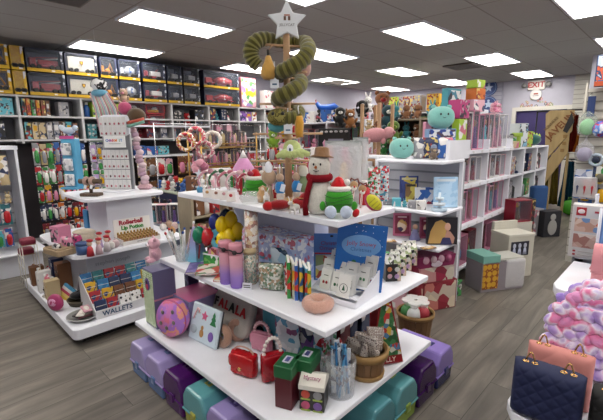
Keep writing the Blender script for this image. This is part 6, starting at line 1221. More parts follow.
o=[o for o in C.objects if o.name.startswith('quilted_handbag')][-1]; MB().box(.03,.006,.025,(0,-.072,.075),bev=.002,m=GOLD).build('clasp',o); MB().box(.262,.112,.008,(0,0,.085),bev=.003,m=mat('#c87c86',.45)).build('seam_band',o)
# braided tie dye bag
m,nt,b_=_new('tie_dye'); b_.inputs['Roughness'].default_value=.85; b_.inputs['Sheen Weight'].default_value=.3
tc=N(nt,'ShaderNodeTexCoord'); nz=N(nt,'ShaderNodeTexNoise'); nz.inputs['Scale'].default_value=14; nz.inputs['Detail'].default_value=2; rp=N(nt,'ShaderNodeValToRGB'); nt.links.new(tc.outputs['Object'],nz.inputs['Vector']); el=rp.color_ramp.elements
for i,(pp,c) in enumerate(((.3,'#8f76c8'),(.43,'#b79ad6'),(.5,'#e6dff0'),(.57,'#e07aa8'),(.68,'#d68fc0'))):
    e=el[i] if i<2 else el.new(pp); e.position=pp; e.color=lin(c)
nt.links.new(nz.outputs[0],rp.inputs[0]); nt.links.new(rp.outputs[0],b_.inputs['Base Color']); n2=N(nt,'ShaderNodeTexNoise'); n2.inputs['Scale'].default_value=60; nt.links.new(tc.outputs['Object'],n2.inputs['Vector']); bump(nt,b_,n2.outputs[0],.5,.01)
TD=m
t=thing('braided_tote','big chunky braided tote in pink lilac and white tie dye','handbag',(1.84,.13,.616),rot=(0,0,NX+.1)); t.scale=(1.15,)*3
b=MB(); rows_=6; cols_=9
b.ell(.17,.06,.11,(0,0,.11),m=TD,pw=.6)
for r_ in range(rows_):
    for c_ in range(cols_):
        for sy in(-1,1):
            x=-.165+.33*c_/(cols_-1)+(.009 if r_%2 else -.009); z=.022+.038*r_; tl=.65 if r_%2 else -.65
            b.ell(.032,.026,.021,(x*(1-.02*r_),sy*.062*(1-.03*r_),z),(0,tl,0),m=TD,seg=10,rings=7)
b.build('braided_body',t)
for sy,nm_ in ((-1,'front'),(1,'back')):
    b=MB(); 
    for k in range(15):
        a=PI*k/14; x=.125*math.cos(a); z=.215+.085*math.sin(a); b.ell(.028,.022,.02,(x,sy*.05,z),(0,-a+PI/2+(.6 if k%2 else -.6),0),m=TD,seg=10,rings=7)
    b.build('handle',t)
# ombre box at the frame edge
OM=grad(['#6f9ad8','#8aa8e0','#b89ad8','#e09ac0'],0,-.14,.14,.25)
t=thing('ombre_case','tall glossy blue to pink ombre case standing behind the pale pink handbag','case',(2.7,.145,.802),NX); MB().box(.3,.14,.37,bev=.02,seg=3,m=OM).build('case_body',t); MB().tube([(-.15,-.072,.02),(-.15,-.072,.35)],.008,8,mat('#dfe4f0',.2)).build('edge_trim',t); MB().box(.24,.004,.3,(0.0,-.072,.035),bev=.001,m=mat('#d8a8cc',.2)).build('front_panel',t)
# game box and its side rack
t=thing('side_rack','white side rack with small shelves under the white game box','rack',(3.1,.2,0)); MB().box(.02,.5,.78,(.17,0,0),m=WHITE).build('back_panel',t)
for z in(.2,.4,.6,.79): MB().box(.34,.5,.02,(0,0,z-.02),m=WHITE).build('shelf',t)
for y in(-.24,.24): MB().box(.34,.015,.79,(0,y,0),m=mat('#8a8c92',.4)).build('side_panel',t)
row('box',['navy','white','blue','black'],'low on the side rack',(2.95,.42),(2.95,-.02),.202,.14,.15,.1,NX,'boxes on the side rack')
row('box',['white','navy','aqua'],'on the upper shelf of the side rack',(2.95,.42),(2.95,-.02),.402,.14,.14,.1,NX,'boxes on the side rack')
row('box',['navy','white'],'just under the white game box',(2.95,.42),(2.95,-.02),.602,.14,.12,.1,NX,'boxes on the side rack')
q=Vector((2.93,.385,.792)); t=carton('game_box','tall white box with a red logo square and two food photos',q,NX+.12,.17,.1,.33,mat('#d2d0ce',.45))
FR=-.052
def pan(x,z,w,h,m,nm='printed_panel',d=.003): return MB().box(w,d,h,(x,FR,z),m=m).build(nm,t)
pan(-.04,.265,.05,.05,mat('#a8202c',.45),'logo_square'); pan(.045,.285,.04,.012,mat('#a83038',.45),'title_bar'); pan(.0,.165,.135,.085,art(['#b8907c','#c8a898','#6a88b0','#c85a30','#d0b8a8'],26),'photo_panel'); pan(.0,.065,.135,.085,art(['#b89888','#d8c8bc','#9a6a60','#c8a89c'],24),'photo_panel')
for k in range(2): pan(-.055,.035-.022*k,.014,.01,mat('#a8202c',.45),'bullet_print'); pan(.015,.037-.022*k,.1,.005,mat('#b8b0ac',.5),'print_line')
b=MB(); b.ell(.018,.002,.014,(-.04,FR-.002,.29),m=mat('#e4dcdc',.5)); b.build('logo_mark',t)
t=thing('pump_bottle','white pump bottle standing behind the game box','bottle',(3.12,.38,.792)); MB().lathe([(0,0),(.025,0),(.028,.02),(.028,.3),(.01,.32),(.01,.36)],seg=14,m=WHITE).build('bottle_body',t); MB().box(.05,.015,.015,(-.015,0,.36),m=WHITE).build('pump_head',t)
g_box('royal blue carton behind the game box',(3.12,.28,.792),NX,.1,.1,.36,'blue',2,None)
# ---------- hanging goods on the right slat panel ----------
XR=5.6
t=thing('slat_panel','cream slatwall panel at the right with bagged toys hung on it','slat panel',(XR,.2,0),NX); MB().box(1.45,.05,2.05,(0,.025,0),m=mat('#c4c1b8',.5)).build('panel_board',t); b=MB(); [b.box(1.45,.012,.012,(0,-.006,.1+.1*k),m=mat('#8a877e',.6)) for k in range(20)]; b.build('slat_groove',t)
def HX(u,v,x=XR-.09): return at(u,v,x=x)
def netbag(label,u,v,w,h,col,c2):
    p=HX(u,v); t=thing('hanging_net_bag',label,'bagged toy',p,NX); MB().lathe([(0,0),(w*.4,.01),(w*.5,h*.22),(w*.42,h*.45),(w*.07,h*.62),(w*.03,h)],seg=14,m=film(c2,.75,.3),sy=.5).build('net_wrap',t); MB().ell(w*.38,w*.2,h*.2,(0,0,h*.22),m=mat(col,.4)).build('toy_body',t); MB().tube([(0,0,h),(0,.08,h+.02)],.004,5,CHROME).build('peg',t); return t
netbag('white net bag with a mint green dome toy, upper on the slat panel',586,136,.2,.46,'#86c890','#c8d4cc')
netbag('white net bag with a lavender plush, below the mint green one',583.5,162,.2,.4,'#a09ab8','#c8c8d0')
p=HX(601,129); t=thing('hanging_ball_pack','blue red and white play ball in a rounded pack at the frame edge','ball',p,NX); MB().ell(.085,.07,.09,m=art(['#3a5ac0','#c03a4a','#5a8ad8','#d8dce8'],9,kind='noise')).build('ball_body',t); MB().tube([(0,.0,.088),(0,.08,.1)],.004,5,CHROME).build('peg',t)
p=HX(596,160); t=thing('hanging_ring_toy','white and blue ring shaped toy with navy strap hanging on the slat panel','toy',p,NX); MB().tube([(.06*math.cos(a),0,.06*math.sin(a)) for a in [2*PI*k/18 for k in range(18)]],.018,8,mat('#a8b8c8',.3),closed=True).build('ring_body',t); MB().ell(.04,.02,.04,m=mat('#26304a',.3)).build('dark_centre',t); MB().box(.03,.012,.2,(0,0,-.26),m=mat('#28365a',.6)).build('strap',t)
p=HX(584,199); t=thing('hanging_figure_pack','clear hang pack of red and blue action figures on the slat panel','hanging toy pack',p,NX); MB().box(.23,.008,.34,bev=.002,m=art(['#c8ccd8','#3a68b0','#c8ccd8','#8a98b8'],14)).build('backing_card',t); b=MB(); [b.lathe([(0,0),(.025,0),(.03,.1),(.02,.13),(.024,.16),(0,.18)],(-.07+.07*k,-.03,.05),seg=8,m=mat(['#26305a','#b01c2c','#a82838'][k],.4)) for k in range(3)]; b.build('packed_figure',t); MB().box(.22,.05,.24,(0,-.03,.02),bev=.01,m=CLEAR2).build('blister_shell',t)
p=HX(600,184); t=thing('hanging_camo_pack','white green and tan printed pack at the frame edge','hanging toy pack',p,NX); MB().box(.16,.012,.24,m=art(['#d8d8d4','#3a8a48','#d8d8d4','#c8b048','#8a7a5a'],16)).build('backing_card',t); MB().ell(.05,.03,.05,(0,-.02,.07),m=mat('#5a5648',.5)).build('packed_toy',t)
row('pack',['tan','grey','white','blue','lilac'],'in the low rows of the slat panel',(XR-.05,.86),(XR-.05,-.3),.75,.07,.26,.14,NX,'low packs on the slat panel')
row('pack',['white','grey','lilac','blush'],'in the upper rows of the slat panel',(XR-.05,.3),(XR-.05,-.4),1.55,.07,.26,.15,NX,'upper packs on the slat panel')
q=at(596,91,x=5.3); t=carton('blaster_box','large dark blue and orange toy blaster box perched at the top of the slat panel',(5.5,q.y-.16,2.055),NX+.1,.42,.12,.32,mat('#1c3a68',.45),front=art(['#1c3a68','#2a5a98','#c8582a','#1c3a68','#b8c4d8'],10,kind='noise')); MB().box(.42,.13,.05,m=mat('#b8502a',.45)).build('orange_band',t)
t=thing('hanging_strip','dark blue vertical strip pack hanging below the blaster box','strip',HX(590.5,112),NX); MB().box(.07,.02,.22,(0,0,-.05),m=mat('#1c3468',.5)).build('strip_body',t); MB().box(.02,.022,.32,(-.06,0,.0),m=mat('#d8d4c8',.5)).build('pale_edge',t)
# ---------- costume corner ----------
def pxpoly(P,x,dz=0):
    return [at(u,v,x=x) for u,v in P]
XJ=8.75
t=thing('javelin_board','tan wooden crate style board lettered JAVELIN leaning in the costume corner','sign board',(XJ,1.6,0))
BW=mat('#b39a6a',.65,'wood',sc=20)
def board(P,nm,x):
    w=[at(u,v,x=x) for u,v in P]; b=MB(); b.prism([(-(p.y-1.6),p.z) for p in w],.04,(x-XJ,0,0),(0,0,NX),m=BW,bev=.003); return b.build(nm,t)
board([(546,114),(550.5,110.5),(575,110),(572,131),(545,161)],'upper_board',XJ)
[MB().box(.04,.04,1.2,(.05,y,0),m=BW).build('post',t) for y in (.25,.0)]
board([(569.5,134),(568,153),(544.5,184),(545,164)],'lower_board',XJ)
p=at(560.5,126,x=XJ-.03); text('JAVELIN',.17,t,(p.x-XJ,p.y-1.6,p.z),(PI/2,-.87,NX),mat('#7a4a22',.6),.003,bold=.004)
p=at(551,124,x=XJ-.03); text('RUNNERS',.07,t,(p.x-XJ,p.y-1.6,p.z),(PI/2,-.87,NX),mat('#6a5030',.6),.002)
b=MB(); w=[at(u,v,x=XJ-.028) for u,v in ((572,112),(566,124),(563,131),(567,133),(574,122))]; b.prism([(-(p.y-1.6),p.z) for p in w],.02,(-.03,0,0),(0,0,NX),m=BLACK); b.build('black_figure_print',t)
for i,(u,v) in enumerate(((565,138),(564,145),(562,152))): p=at(u,v,x=XJ-.03); MB().box(.02,.06,.06,(p.x-XJ,p.y-1.6,p.z),m=mat('#8a6a3a',.6)).build('letter_block',t)
t=thing('garment_rack','black pipe garment rack in the costume corner','clothes rack',(9.3,1.75,0)); b=MB(); [b.tube([(0,y,0),(0,y,2.0)],.015,8,BLACK) for y in(-.75,.55)]; b.tube([(0,-.75,2.0),(0,.55,2.0)],.015,8,BLACK); [b.tube([(-.2,y,.02),(.2,y,.02)],.015,8,BLACK) for y in(-.75,.55)]; b.tube([(0,-.75,1.05),(0,.55,1.05)],.012,8,BLACK); b.build('pipe_frame',t)
def garment(label,y,z0_,z1_,w,c,x=9.15,c2=None,cat='costume'):
    t=thing('costume',label,cat,(x,y,z0_),NX); h=z1_-z0_; m=mat(c,.8,'fabric',sc=40,c2=c2)
    MB().grid(lambda u,v:((u-.5)*w*(1.-.35*v)+.004*math.sin(30*u), .035*math.sin(u*22+v*2)*(1-v*.5)-.02, v*h),22,8,m).build('drape',t,solid=.02)
    MB().tube([(-w*.3,0,h-.02),(0,0,h+.05),(w*.3,0,h-.02)],.006,6,mat('#3a3230',.5)).build('hanger',t); return t
garment('gold yellow long costume at the aisle end of the garment rack',2.1,.1,1.0,.3,'#9a7a24',c2='#5a4414')
garment('olive gold costume next to the gold one',1.9,.15,1.1,.28,'#6a5c22',c2='#3a3216')
garment('dark mustard costume low on the rack',2.25,.2,.98,.25,'#8a6a30',c2='#4a3818')
garment('teal blue trousers on the lower bar',1.62,.12,1.02,.22,'#1f4a5e',c2='#12303e')
garment('second teal blue trousers nearer the slat panel',1.42,.12,1.0,.22,'#24566a',c2='#143644')
garment('third dark teal trousers behind the green hopper ball',1.24,.12,1.02,.2,'#1c4052',c2='#102a38')
garment('black cape costume on the upper bar',1.3,1.08,1.95,.4,'#101014',c2='#050507')
garment('rust red costume between tan board and black cape',1.62,1.2,1.9,.18,'#7a2418',x=9.1,c2='#4a140e')
garment('orange gold trimmed costume touching the black cape',1.48,1.2,1.55,.16,'#b86a1c',x=9.05,c2='#7a3c10')
garment('dark brown costume high on the rack',1.85,1.3,1.95,.25,'#3a2418',c2='#1c120c')
garment('grey silver costume high on the rack behind the board corner',1.75,1.4,1.95,.2,'#6a7078',c2='#3c4046')
p=at(569,215,z=0); t=thing('hopper_ball','lime green round hopper ball with a handle on the floor','ball',(p.x,p.y,.002),-YAW); MB().ell(.15,.15,.15,(0,0,.15),m=mat('#4aa82a',.25),seg=20,rings=14).build('ball_body',t); MB().tube([(-.05,0,.28),(-.04,0,.34),(.04,0,.34),(.05,0,.28)],.014,8,mat('#3a8a20',.3)).build('handle',t); eyes(t,1,.04,-.15,.18,.014)
# slatwalls, exit sign, wall decals
t=MB(); t.box(.04,.42,CEIL-.01,(x1-.02,1.76,0),m=mat('#c8c6be',.5)); [t.box(.012,.42,.012,(x1-.045,1.76,.1+.1*k),m=mat('#9a978e',.6)) for k in range(27)]; struct(t.build('trim_2'))
t=MB(); t.box(.04,.62,CEIL-.01,(x1-.02,3.78,0),m=mat('#a9a9b8',.5)); [t.box(.012,.62,.012,(x1-.045,3.78,.1+.1*k),m=mat('#84849a',.6)) for k in range(27)]; struct(t.build('trim_3'))
for i,(u,v) in enumerate(((489,88),(488.5,104.5))):
    p=at(u,v,x=x1-.05); t=thing('wall_disc','round blue disc with a white figure mark, %s on the slatwall'%('upper' if i==0 else 'lower'),'sign',p,NX); MB().lathe([(0,0),(.2,0),(.2,.015),(0,.015)],(0,0,0),(PI/2,0,0),28,mat('#24407c',.5),smooth=False).build('disc',t); b=MB(); b.prism(star2(.11,.05),.006,(0,-.018,0),m=mat('#b8c8e0',.5)); b.ell(.03,.004,.03,(0,-.02,.09),m=mat('#b8c8e0',.5)); b.build('figure_mark',t)
    MB().tube([(.175*math.cos(a),-.017,.175*math.sin(a)) for a in [2*PI*k/24 for k in range(24)]],.006,5,mat('#8fa8d0',.5),closed=True).build('ring_print',t)
p=at(536.5,85,x=x1-.03); t=thing('exit_sign','white EXIT sign with red letters and two side lamp heads','exit sign',p,NX); MB().box(.36,.05,.22,(0,0,-.11),bev=.01,m=mat('#dedad4',.4)).build('sign_body',t); text('EXIT',.17,t,(0,-.028,0),(PI/2,0,0),mat('#b01c28',.4),.003,bold=.004)
for sx in(-1,1): MB().lathe([(0,0),(.04,.0),(.06,.05),(.055,.06),(0,.06)],(sx*.25,.0,0),(PI/2,0,0),14,mat('#7c7a78',.4)).build('lamp_head',t); MB().cyl(.015,.08,(sx*.17 if sx>0 else -.25,0,0),(0,PI/2,0),m=mat('#8c8a86',.4)).build('lamp_arm',t)
p=at(536,94.5,x=x1-.03); t=thing('round_sign','round white sign plate with small print under the exit sign','sign',p,NX); MB().lathe([(0,0),(.12,0),(.12,.02),(0,.02)],rot=(PI/2,0,0),seg=24,m=mat('#dcdad8',.5),smooth=False).build('plate',t); MB().box(.09,.003,.03,(0,-.022,.0),m=mat('#a84838',.5)).build('red_print',t); MB().box(.12,.003,.012,(0,-.022,-.035),m=mat('#7a7a80',.5)).build('print_line',t)
rr=random.Random(4); dc=['#a85a3a','#c87a90','#8a9a6a','#b0a060','#6a6a78','#d09080']
for k in range(34):
    f=rr.random(); u=521+32*f; hh_=(1-abs(f-.5)*2)**.6; v=107.5-rr.random()*13*hh_-.5
    if abs(u-536)<4.2 and v<99: continue
    p=at(u,v,x=x1-.006); t=thing('wall_decal','small %s flower sticker on the wall over the door'%['rust','rose','sage','mustard','grey','coral'][k%6],'wall sticker',p,NX,'flower stickers over the door'); r_=.018+.03*rr.random(); MB().prism(star2(r_,r_*.6,6),.004,m=mat(dc[k%6],.6)).build('petal_print',t); MB().ell(r_*.35,.003,r_*.35,(0,-.002,0),m=mat('#e0d8c8',.6),seg=8,rings=4).build('centre_print',t)
# ---------- middle and far clutter ----------
# plush table
t=thing('plush_table','pale green topped gondola end heaped with small plush','display table',(3.0,5.3,0)); MB().box(.36,.9,.03,(-.19,0,.77),bev=.01,m=mat('#a8b0a0',.5)).build('table_top',t); MB().box(.3,.8,.77,(-.18,0,0),m=mat('#3c4468',.6)).build('cabinet',t)
row('plush',['red','blue','white','navy'],'heaped in front on the pale green table',(2.72,5.7),(2.72,4.9),.802,.14,.17,.13,NX,'plush on the pale green table')
row('plush',['red','grey','blue','yellow'],'heaped behind on the pale green table',(2.9,5.72),(2.9,4.9),.802,.14,.22,.14,NX,'plush on the pale green table')
row('pack',['navy','navy','blue','black'],'under the pale green table top',(2.6,5.65),(2.6,4.9),.4,.06,.3,.13,NX,'packs under the pale green table')
# golden bread rack
def brack(name,label,x0_,x1_,y,zs,m,ztop,dep_=.35):
    t=thing(name,label,'rack',((x0_+x1_)/2,y,0)); w=x1_-x0_
    for sx in(-1,1):
        for yy in(0,dep_): MB().tube([(sx*w/2,yy,0),(sx*w/2,yy,ztop)],.014,8,m).build('post',t)
    for z in zs:
        b=MB(); [b.tube([(-w/2,yy,z),(w/2,yy,z)],.008,6,m) for yy in (0,dep_*.33,dep_*.66,dep_)]; [b.tube([(-w/2+w*k/6,0,z),(-w/2+w*k/6,dep_,z)],.005,5,m) for k in range(7)]; b.tube([(-w/2,0,z+.06),(w/2,0,z+.06)],.008,6,m); b.build('tray',t)
    return t
brack('brass_rack','brass coloured wire rack crowded with small gold and pink goods','',0,0,[],0,0) if 0 else None
brack('brass_rack','brass coloured wire rack crowded with small gold and pink goods',3.0,4.0,4.9,[.55,.85,1.12,1.4],mat('#b08a4a',.35,metal=.6),1.62)
for z,cs,kd in ((1.41,['tan','blush','brown'],['plush','doll','jar']),(1.13,['tan','pink','blush','brown'],['jar','plush','doll']),(.86,['tan','brown','black'],['jar','plush']),(.56,['tan','brown','blush'],['box','plush'])):
    row(kd,cs,'on the brass wire rack, tray at %s height'%{1.41:'top',1.13:'chest',.86:'waist',.56:'knee'}[z],(3.04,5.0),(3.96,5.0),z+.008,.1,.23,.072,0,'goods on the brass wire rack')
    row(kd[::-1],cs,'at the back of the brass wire rack, tray at %s height'%{1.41:'top',1.13:'chest',.86:'waist',.56:'knee'}[z],(3.04,5.16),(3.96,5.16),z+.008,.1,.25,.08,0,'goods on the brass wire rack')
# candy wreaths near it
for i,(u,v,c,l) in enumerate(((186,142,'#b83040','red and cream ribbon wreath hanging left of the brass rack'),(196,136,'#c85060','second red wreath hanging beside the first'),(213,140,'#c8c0b8','pale clear ring wreath before the brass rack'),(205,150,'#c07080','pink ribbon loop hanging low by the brass rack'))):
    p=at(u,v,y=4.55); t=thing('hanging_wreath',l,'wreath',p,-YAW); MB().tube([(.1*math.cos(a),0,.1*math.sin(a)) for a in [2*PI*k/20 for k in range(20)]],.022,7,art([c,'#e8e0d8','#c8a040' if i==0 else c],60,kind='cells',rough=.5),closed=True,rad=[.022+.008*(k%2) for k in range(20)]).build('ring',t)
    b=MB(); b.tube([(0,0,.1),(0,.05,.25)],.003,5,WHITE); b.build('cord',t); MB().ell(.03,.02,.02,(0,-.02,.1),m=mat(c,.5)).build('bow',t)
t=thing('hanging_rail','thin metal hanging rail over the candy wreaths','rail',(2.95,4.62,0)); b=MB(); b.tube([(-.75,0,1.72),(.9,0,1.72)],.005,8,CHROME); b.build('rail',t); [MB().tube([(x,0,0),(x,0,1.73)],.006,8,CHROME).build('post',t) for x in(-.75,.9)]
# low wooden shelf between the two white stands
t=unit('low_bookcase','low pale wooden bookcase behind the far end of the big display','shelf unit',2.15,3.5,3.75,.3,[.05,.38,.7],.95,[2.15,2.6,3.05,3.5],m=mat('#b0a288',.6,'wood'),back=mat('#5c5448',.6))
row(['box','plush','bag'],['blush','brown','white','tan'],'on the top of the low wooden bookcase',(2.17,3.85),(3.48,3.85),.952 if 0 else .955,.14,.2,.12,0,'goods on the low wooden bookcase')
row(['box','jar'],['brown','red','tan','white'],'on the upper shelf of the low wooden bookcase',(2.2,3.82),(3.46,3.82),.702,.12,.18,.11,0,'goods inside the low wooden bookcase')
row(['box','book'],['brown','black','tan'],'on the lower shelf of the low wooden bookcase',(2.2,3.82),(3.46,3.82),.382,.12,.24,.12,0,'goods inside the low wooden bookcase')
row(['doll','doll'],['pink','blush','white'],'standing on the floor crate near the low bookcase',(1.98,4.75),(2.5,4.25),.52,.14,.24,.13,-YAW,'pink boxes by the low bookcase')
t=thing('floor_crate','grey blue floor crate under the pink boxes','crate',(2.27,4.53,0),-YAW); MB().box(.8,.3,.5,bev=.005,m=mat('#5c6478',.6)).build('crate_body',t); MB().box(.82,.32,.018,(0,0,.5),m=mat('#8a90a0',.5)).build('crate_lid',t)
# centre gondola: hanging plush, black magnet board, blue ride on
t=unit('centre_gondola','white centre gondola packed with plush behind the dowel tree','shelf unit',3.55,5.6,5.0,.4,[.2,.6,.98,1.35,1.78],1.8,[3.55,4.3,5.0,5.6],axis='x',back=mat('#8a868e',.6))
for z,cs,kd,h in ((1.782,['blue','grey','white','black'],['box','plush'],.2),(1.352,['pink','white','blush','red','green'],['plush','doll'],.34),(.982,['tan','pink','brown','white'],['plush','bag'],.3),(.602,['tan','green','red','brown'],['plush','box'],.3),(.202,['brown','grey','red'],['plush','box'],.3)):
    row(kd,cs,'on the centre gondola, shelf at %s level'%{1.782:'top',1.352:'eye',.982:'chest',.602:'knee',.202:'floor'}[z],(5.1,5.56),(5.1,3.6),z,.16,h,.13,NX,'goods on the centre gondola')
row(['pack','hplush'],['tan','pink','blush','white','red'],'hanging on the front of the centre gondola, high row',(4.93,5.55),(4.93,4.85),1.4,.08,.26,.12,NX,'hanging goods on the centre gondola')
row(['pack'],['pink','white','grey','magenta','tan'],'hanging on the front of the centre gondola, low row',(4.93,5.55),(4.93,3.6),1.02,.08,.26,.12,NX,'hanging goods on the centre gondola')
row(['pack','hplush'],['brown','green','tan','red'],'hanging on the front of the centre gondola, lowest row',(4.93,5.55),(4.93,3.6),.66,.08,.26,.12,NX,'hanging goods on the centre gondola')
p=at(334,145,x=4.85); t=thing('magnet_board','black framed board with dolls and a pale window, in the centre gondola','display board',(4.84,p.y,1.12),NX); MB().box(.62,.02,.55,bev=.004,m=mat('#17171b',.5)).build('board',t); MB().box(.3,.006,.34,(.05,-.012,.05),m=mat('#8a8ea4',.4)).build('window_panel',t); MB().lathe([(0,0),(.05,0),(.02,.2),(.035,.27),(0,.32)],(-.16,-.03,.06),seg=10,m=mat('#c88aa8',.6)).build('pink_doll',t); b=MB(); [b.ell(.035,.01,.018,(-.24+.1*k,-.014,.5),m=mat('#b8b4b8',.5)) for k in range(6)]; b.build('scallop_print',t)
p=at(321,109,x=5.0); t=thing('ride_on_toy','bright blue ride on toy with red handlebar on top of the centre gondola','ride on toy',(5.15,p.y,1.98),-YAW); t.scale=(.62,)*3; b=MB(); b.tube([(-.28,0,.2),(-.2,0,.08),(0,0,.06),(.2,0,.1),(.3,0,.05)],.07,10,mat('#1c55b0',.3),rad=[.05,.08,.09,.09,.06]); b.build('ride_body',t); MB().tube([(-.3,-.1,.26),(-.3,.1,.26)],.014,6,mat('#b82030',.4)).build('handlebar',t); MB().tube([(-.28,0,.15),(-.3,0,.26)],.014,6,mat('#b82030',.4)).build('stem',t); [MB().cyl(.05,.04,(x,-.05,-.03),(PI/2,0,0),14,m=BLACK).build('wheel',t) for x in(-.22,.22)]
t=thing('grey_shelf_box','grey carton supporting the blue ride on toy','box',(5.2,p.y,1.802),NX); MB().box(.6,.26,.11,m=mat('#6a6c78',.5)).build('box_body',t); MB().box(.5,.003,.07,(0,-.132,.02),m=art(['#6a6c78','#c8c8cc','#b84858'],30)).build('printed_panel',t)
# wooden post plush rack
t=thing('plush_rack','pale wooden post rack stuffed with plush animals','rack',(4.25,2.92,0),NX); 
for x in(-.13,.13):
    for y in(0,.3): MB().box(.035,.035,1.95,(x,y,0),m=PINE).build('post',t)
for z in(.55,.9,1.25,1.6): MB().box(.3,.32,.02,(0,.15,z-.02),m=PINE).build('tray',t)
for z,cs in ((1.602,['tan','brown']),(1.252,['pink','blush']),(.902,['tan','lime']),(.552,['tan','green'])):
    row('plush',cs,'on the wooden post rack, %s tray'%{1.602:'top',1.252:'second',.902:'third',.552:'lowest'}[z],(4.32,3.05),(4.32,2.8),z,.14,.26,.125,NX,'plush on the wooden post rack')
for (u,v,x,c,h,l,e) in ((340,116,4.6,'#17171b',.3,'black and white plush bird figure on top near the wooden rack','none'),(362,108,4.4,'#17171b',.24,'black eared white plush dog atop the wooden rack','flop'),(368,104,4.5,'#e6e4e2',.22,'white long eared plush beside the black eared one','long'),(350,118,4.7,'#8a5a30',.3,'caramel plush horse hanging beside the wooden rack','point')):
    p=at(u,v,x=x); plush('soft_toy',l,p-Vector((0,0,h*.5)),-YAW,h,c,'#e6e4e2',ear=e)
p=at(376,136,x=4.15); t=thing('pig_plush','pink lying pig plush sticking out of the wooden rack','plush toy',p-Vector((0,0,.08)),-YAW); b=MB(); b.ell(.16,.09,.09,(0,0,.09),m=mat('#cf9298',kind='plush')); b.ell(.07,.07,.07,(.15,-.02,.12),m=mat('#d79ca2',kind='plush')); [b.ell(.03,.03,.04,(x_,-.05,.02),m=mat('#cf9298',kind='plush')) for x_ in(-.1,.08)]; b.build('body',t); MB().ell(.03,.03,.025,(.2,-.05,.12),m=mat('#b87a82',kind='plush')).build('snout',t)
# tall stack of dark plush by the wall corner
t=unit('plush_shelving','shelving of brown and dark plush between wooden rack and end cap','shelf unit',2.3,3.6,5.6,.4,[.3,.7,1.1,1.5,1.8],1.82,[2.3,2.95,3.6],axis='x',back=mat('#4a4038',.7),m=mat('#8a7c68',.6,'wood'))
for z,cs,h in ((1.802,['teal','brown','green'],.4),(1.502,['brown','lime','teal'],.3),(1.102,['brown','tan','green'],.34),(.702,['brown','black','maroon'],.34),(.302,['brown','maroon','tan'],.34)):
    row('plush',cs,'on the plush shelving, %s shelf'%{1.802:'top',1.502:'second',1.102:'third',.702:'fourth',.302:'lowest'}[z],(5.75,3.56),(5.75,2.34),z,.2,h,.2,NX,'plush on the brown shelving')
row('hplush',['brown','teal','tan','green'],'hanging in front of the plush shelving',(5.4,3.56),(5.4,2.5),1.25,.14,.3,.17,NX,'plush hung before the brown shelving')
row('hplush',['brown','maroon','tan','green'],'hanging low in front of the plush shelving',(5.4,3.56),(5.4,2.5),.85,.14,.3,.17,NX,'plush hung before the brown shelving')
p=at(382,110,x=5.82); p.z=1.804+.22; plush('turkey_plush','tall orange brown and red plush on top by the far corner',p-Vector((0,0,.22)),-YAW,.5,'#7a4a2a','#8a1c1c',ear='round',body='#8a2a20')
p=at(388,117,x=5.5); plush('hanging_bird_plush','dark teal tall plush bird below the orange brown one',p-Vector((0,0,.2)),-YAW,.42,'#15363e','#c8c8c0',ear='point')
p=at(393,132,x=5.3); plush('hanging_dino_plush','olive green dinosaur plush right of the teal bird',p-Vector((0,0,.18)),-YAW,.38,'#4f6a22','#86a03a',ear='none')
# far white cabinet and boxes over it
t=unit('far_cabinet','white open cabinet near the back wall with cartons on top','shelf unit',2.75,4.6,7.4,.4,[.3,.8,1.3,1.66,2.0],2.0,[2.75,3.4,4.0,4.6],axis='x')
row('box',['grey','green','blue','white','blush'],'on the upper shelf of the far white cabinet',(7.55,4.55),(7.55,2.8),1.662,.2,.26,.2,NX,'goods in the far white cabinet')
row('box',['blush','pink','blue','white'],'on the second shelf of the far white cabinet',(7.55,4.55),(7.55,2.8),1.302,.2,.28,.2,NX,'goods in the far white cabinet')
for (u0,u1,v0,v1,c,l) in ((388,399,98,116,'lime','lime and white box standing on the far white cabinet'),(399,423,98,114,'grey','grey box with small red dolls print on the far white cabinet'),(427,441,97,113,'yellow','yellow edged picture box on the far white cabinet')):
    a=at(u0,v1,x=7.5); b_=at(u1,v0,x=7.5); g_box(l,(7.55,(a.y+b_.y)/2,2.002),NX,abs(a.y-b_.y)-.02,.2,.34,c,5,None)
# shelving on the left wall past the tree and back wall shelving
unit('back_shelving','white shelving along the back wall','shelf unit',3.95,6.2,10.25,.4,[.4,.9,1.4,1.9],2.1,[4.1,4.8,5.5,6.2] if 0 else [3.95,4.7,5.45,6.2],axis='x')
for z,cs in ((1.902,['pink','white','magenta','grey']),(1.402,['blush','white','red']),(.902,['tan','grey','white'])):
    row(['box','plush','win'],cs,'on the back wall shelving at %s level'%{1.902:'top',1.402:'middle',.902:'lower'}[z],(10.4,6.15),(10.4,4.0),z,.2,.36,.28,NX,'goods on the back wall shelving')
unit('corner_shelving','white shelving along the wall toward the far corner','shelf unit',xl(342),10.1,YL,.38,[.4,.9,1.4,1.9],2.0,[xl(342),8.6,9.4,10.1])
for z,cs in ((1.902,['pink','grey','red','black']),(1.402,['white','pink','tan','grey']),(.902,['tan','red','white'])):
    row(['box','plush'],cs,'on the far corner wall shelving, %s shelf'%{1.902:'top',1.402:'middle',.902:'lower'}[z],(xl(342)+.05,YL+.14),(10.0,YL+.14),z,.2,.34,.3,0,'goods on the far corner wall shelving')
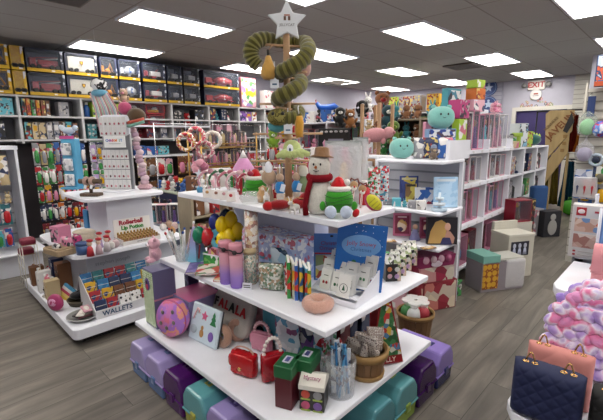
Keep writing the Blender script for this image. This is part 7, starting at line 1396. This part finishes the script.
# second low gondola behind the big display (fills between tree and end cap)
t=thing('pink_table','low white table of pink princess goods behind the big display','display table',(3.3,3.0,0)); MB().box(.8,.9,.03,(0,0,.87),bev=.01,m=WHITE).build('table_top',t); MB().box(.6,.7,.87,(0,0,0),m=mat('#9a9098',.6)).build('cabinet',t)
row(['doll','plush','bag'],['pink','blush','magenta','white'],'on the low white table, nearest row',(2.98,3.4),(2.98,2.6),.902,.1,.28,.11,NX,'goods on the low white table')
row(['doll','pack'],['pink','red','blush','green'],'on the low white table, second row',(3.2,3.42),(3.2,2.6),.902,.08,.42,.11,NX,'goods on the low white table')
row(['pack','plush'],['tan','pink','white','magenta','red'],'on the low white table, tall back row',(3.45,3.44),(3.45,2.6),.902,.08,.58,.11,NX,'goods on the low white table')
t=thing('spinner_rack','tall chrome spinner of gold and pink packs behind the dowel tree','rack',(3.9,4.2,0)); MB().cyl(.02,1.85,m=CHROME).build('pole',t); MB().cyl(.25,.03,m=BLACK,seg=20).build('foot',t)
for k in range(6):
    for z in (.5,.85,1.2,1.52):
        a=k*PI/3; g_pack('%s pack on the chrome spinner, %s ring'%(['tan','pink','white','red','blush','brown'][k],{.5:'lowest',.85:'third',1.2:'second',1.52:'top'}[z]),(3.9+.17*math.cos(a),4.2+.17*math.sin(a),z),a+PI/2,.15,.07,.27,['tan','pink','white','red','blush','brown'][k],k*7+int(z*10),'packs on the chrome spinner')
# extra fill on the big display
row(['plush','doll','jar'],['pink','white','red','blush','green'],'at the back of the top shelf, far end',(1.64,2.32),(1.64,1.72),ZT,.06,.17,.07,NX,'small goods at the back of the top shelf')
row(['plush','jar'],['white','brown','red','tan','green'],'at the back of the top shelf behind the dowel tree',(1.65,1.42),(1.65,1.06),ZT,.06,.14,.07,NX,'small goods at the back of the top shelf')
row(['bag','bag','box'],['navy','teal','purple','grey','magenta'],'deep on the bottom shelf of the big display',(1.44,2.4),(1.44,1.3),ZB,.06,.3,.11,NX,'bags deep on the bottom shelf')
row(['bag','box'],['navy','grey','maroon','teal'],'deep under the near side of the middle shelf',(1.5,1.3),(1.98,1.3),ZB,.06,.28,.1,0,'bags deep on the bottom shelf')
row(['jar','box'],['blue','pink','white'],'between the ombre tumblers and the pyramid box',(1.3,2.1),(1.3,1.85),ZM,.05,.13,.06,NX,'small goods on the middle shelf')
# ---------- singling out repeated labels ----------
ORD=['first','second','third','fourth','fifth','sixth','seventh','eighth','ninth','tenth','eleventh','twelfth','thirteenth','fourteenth']
by={}
for o in list(C.objects):
    if not o.parent and o.get('label'): by.setdefault(o['label'],[]).append(o)
bpy.context.view_layer.update()
for l,os_ in by.items():
    if len(os_)<2 or len(os_)>14 or os_[0].name.startswith('ceiling_light'): continue
    def su(o):
        d=o.location-O; return d.dot(RT)/max(d.dot(FW),.01)
    os_.sort(key=su)
    for i,o in enumerate(os_):
        new=l+(', %s from the left'%ORD[i])
        if len(new.replace(',',' ').split())<=16: o['label']=new
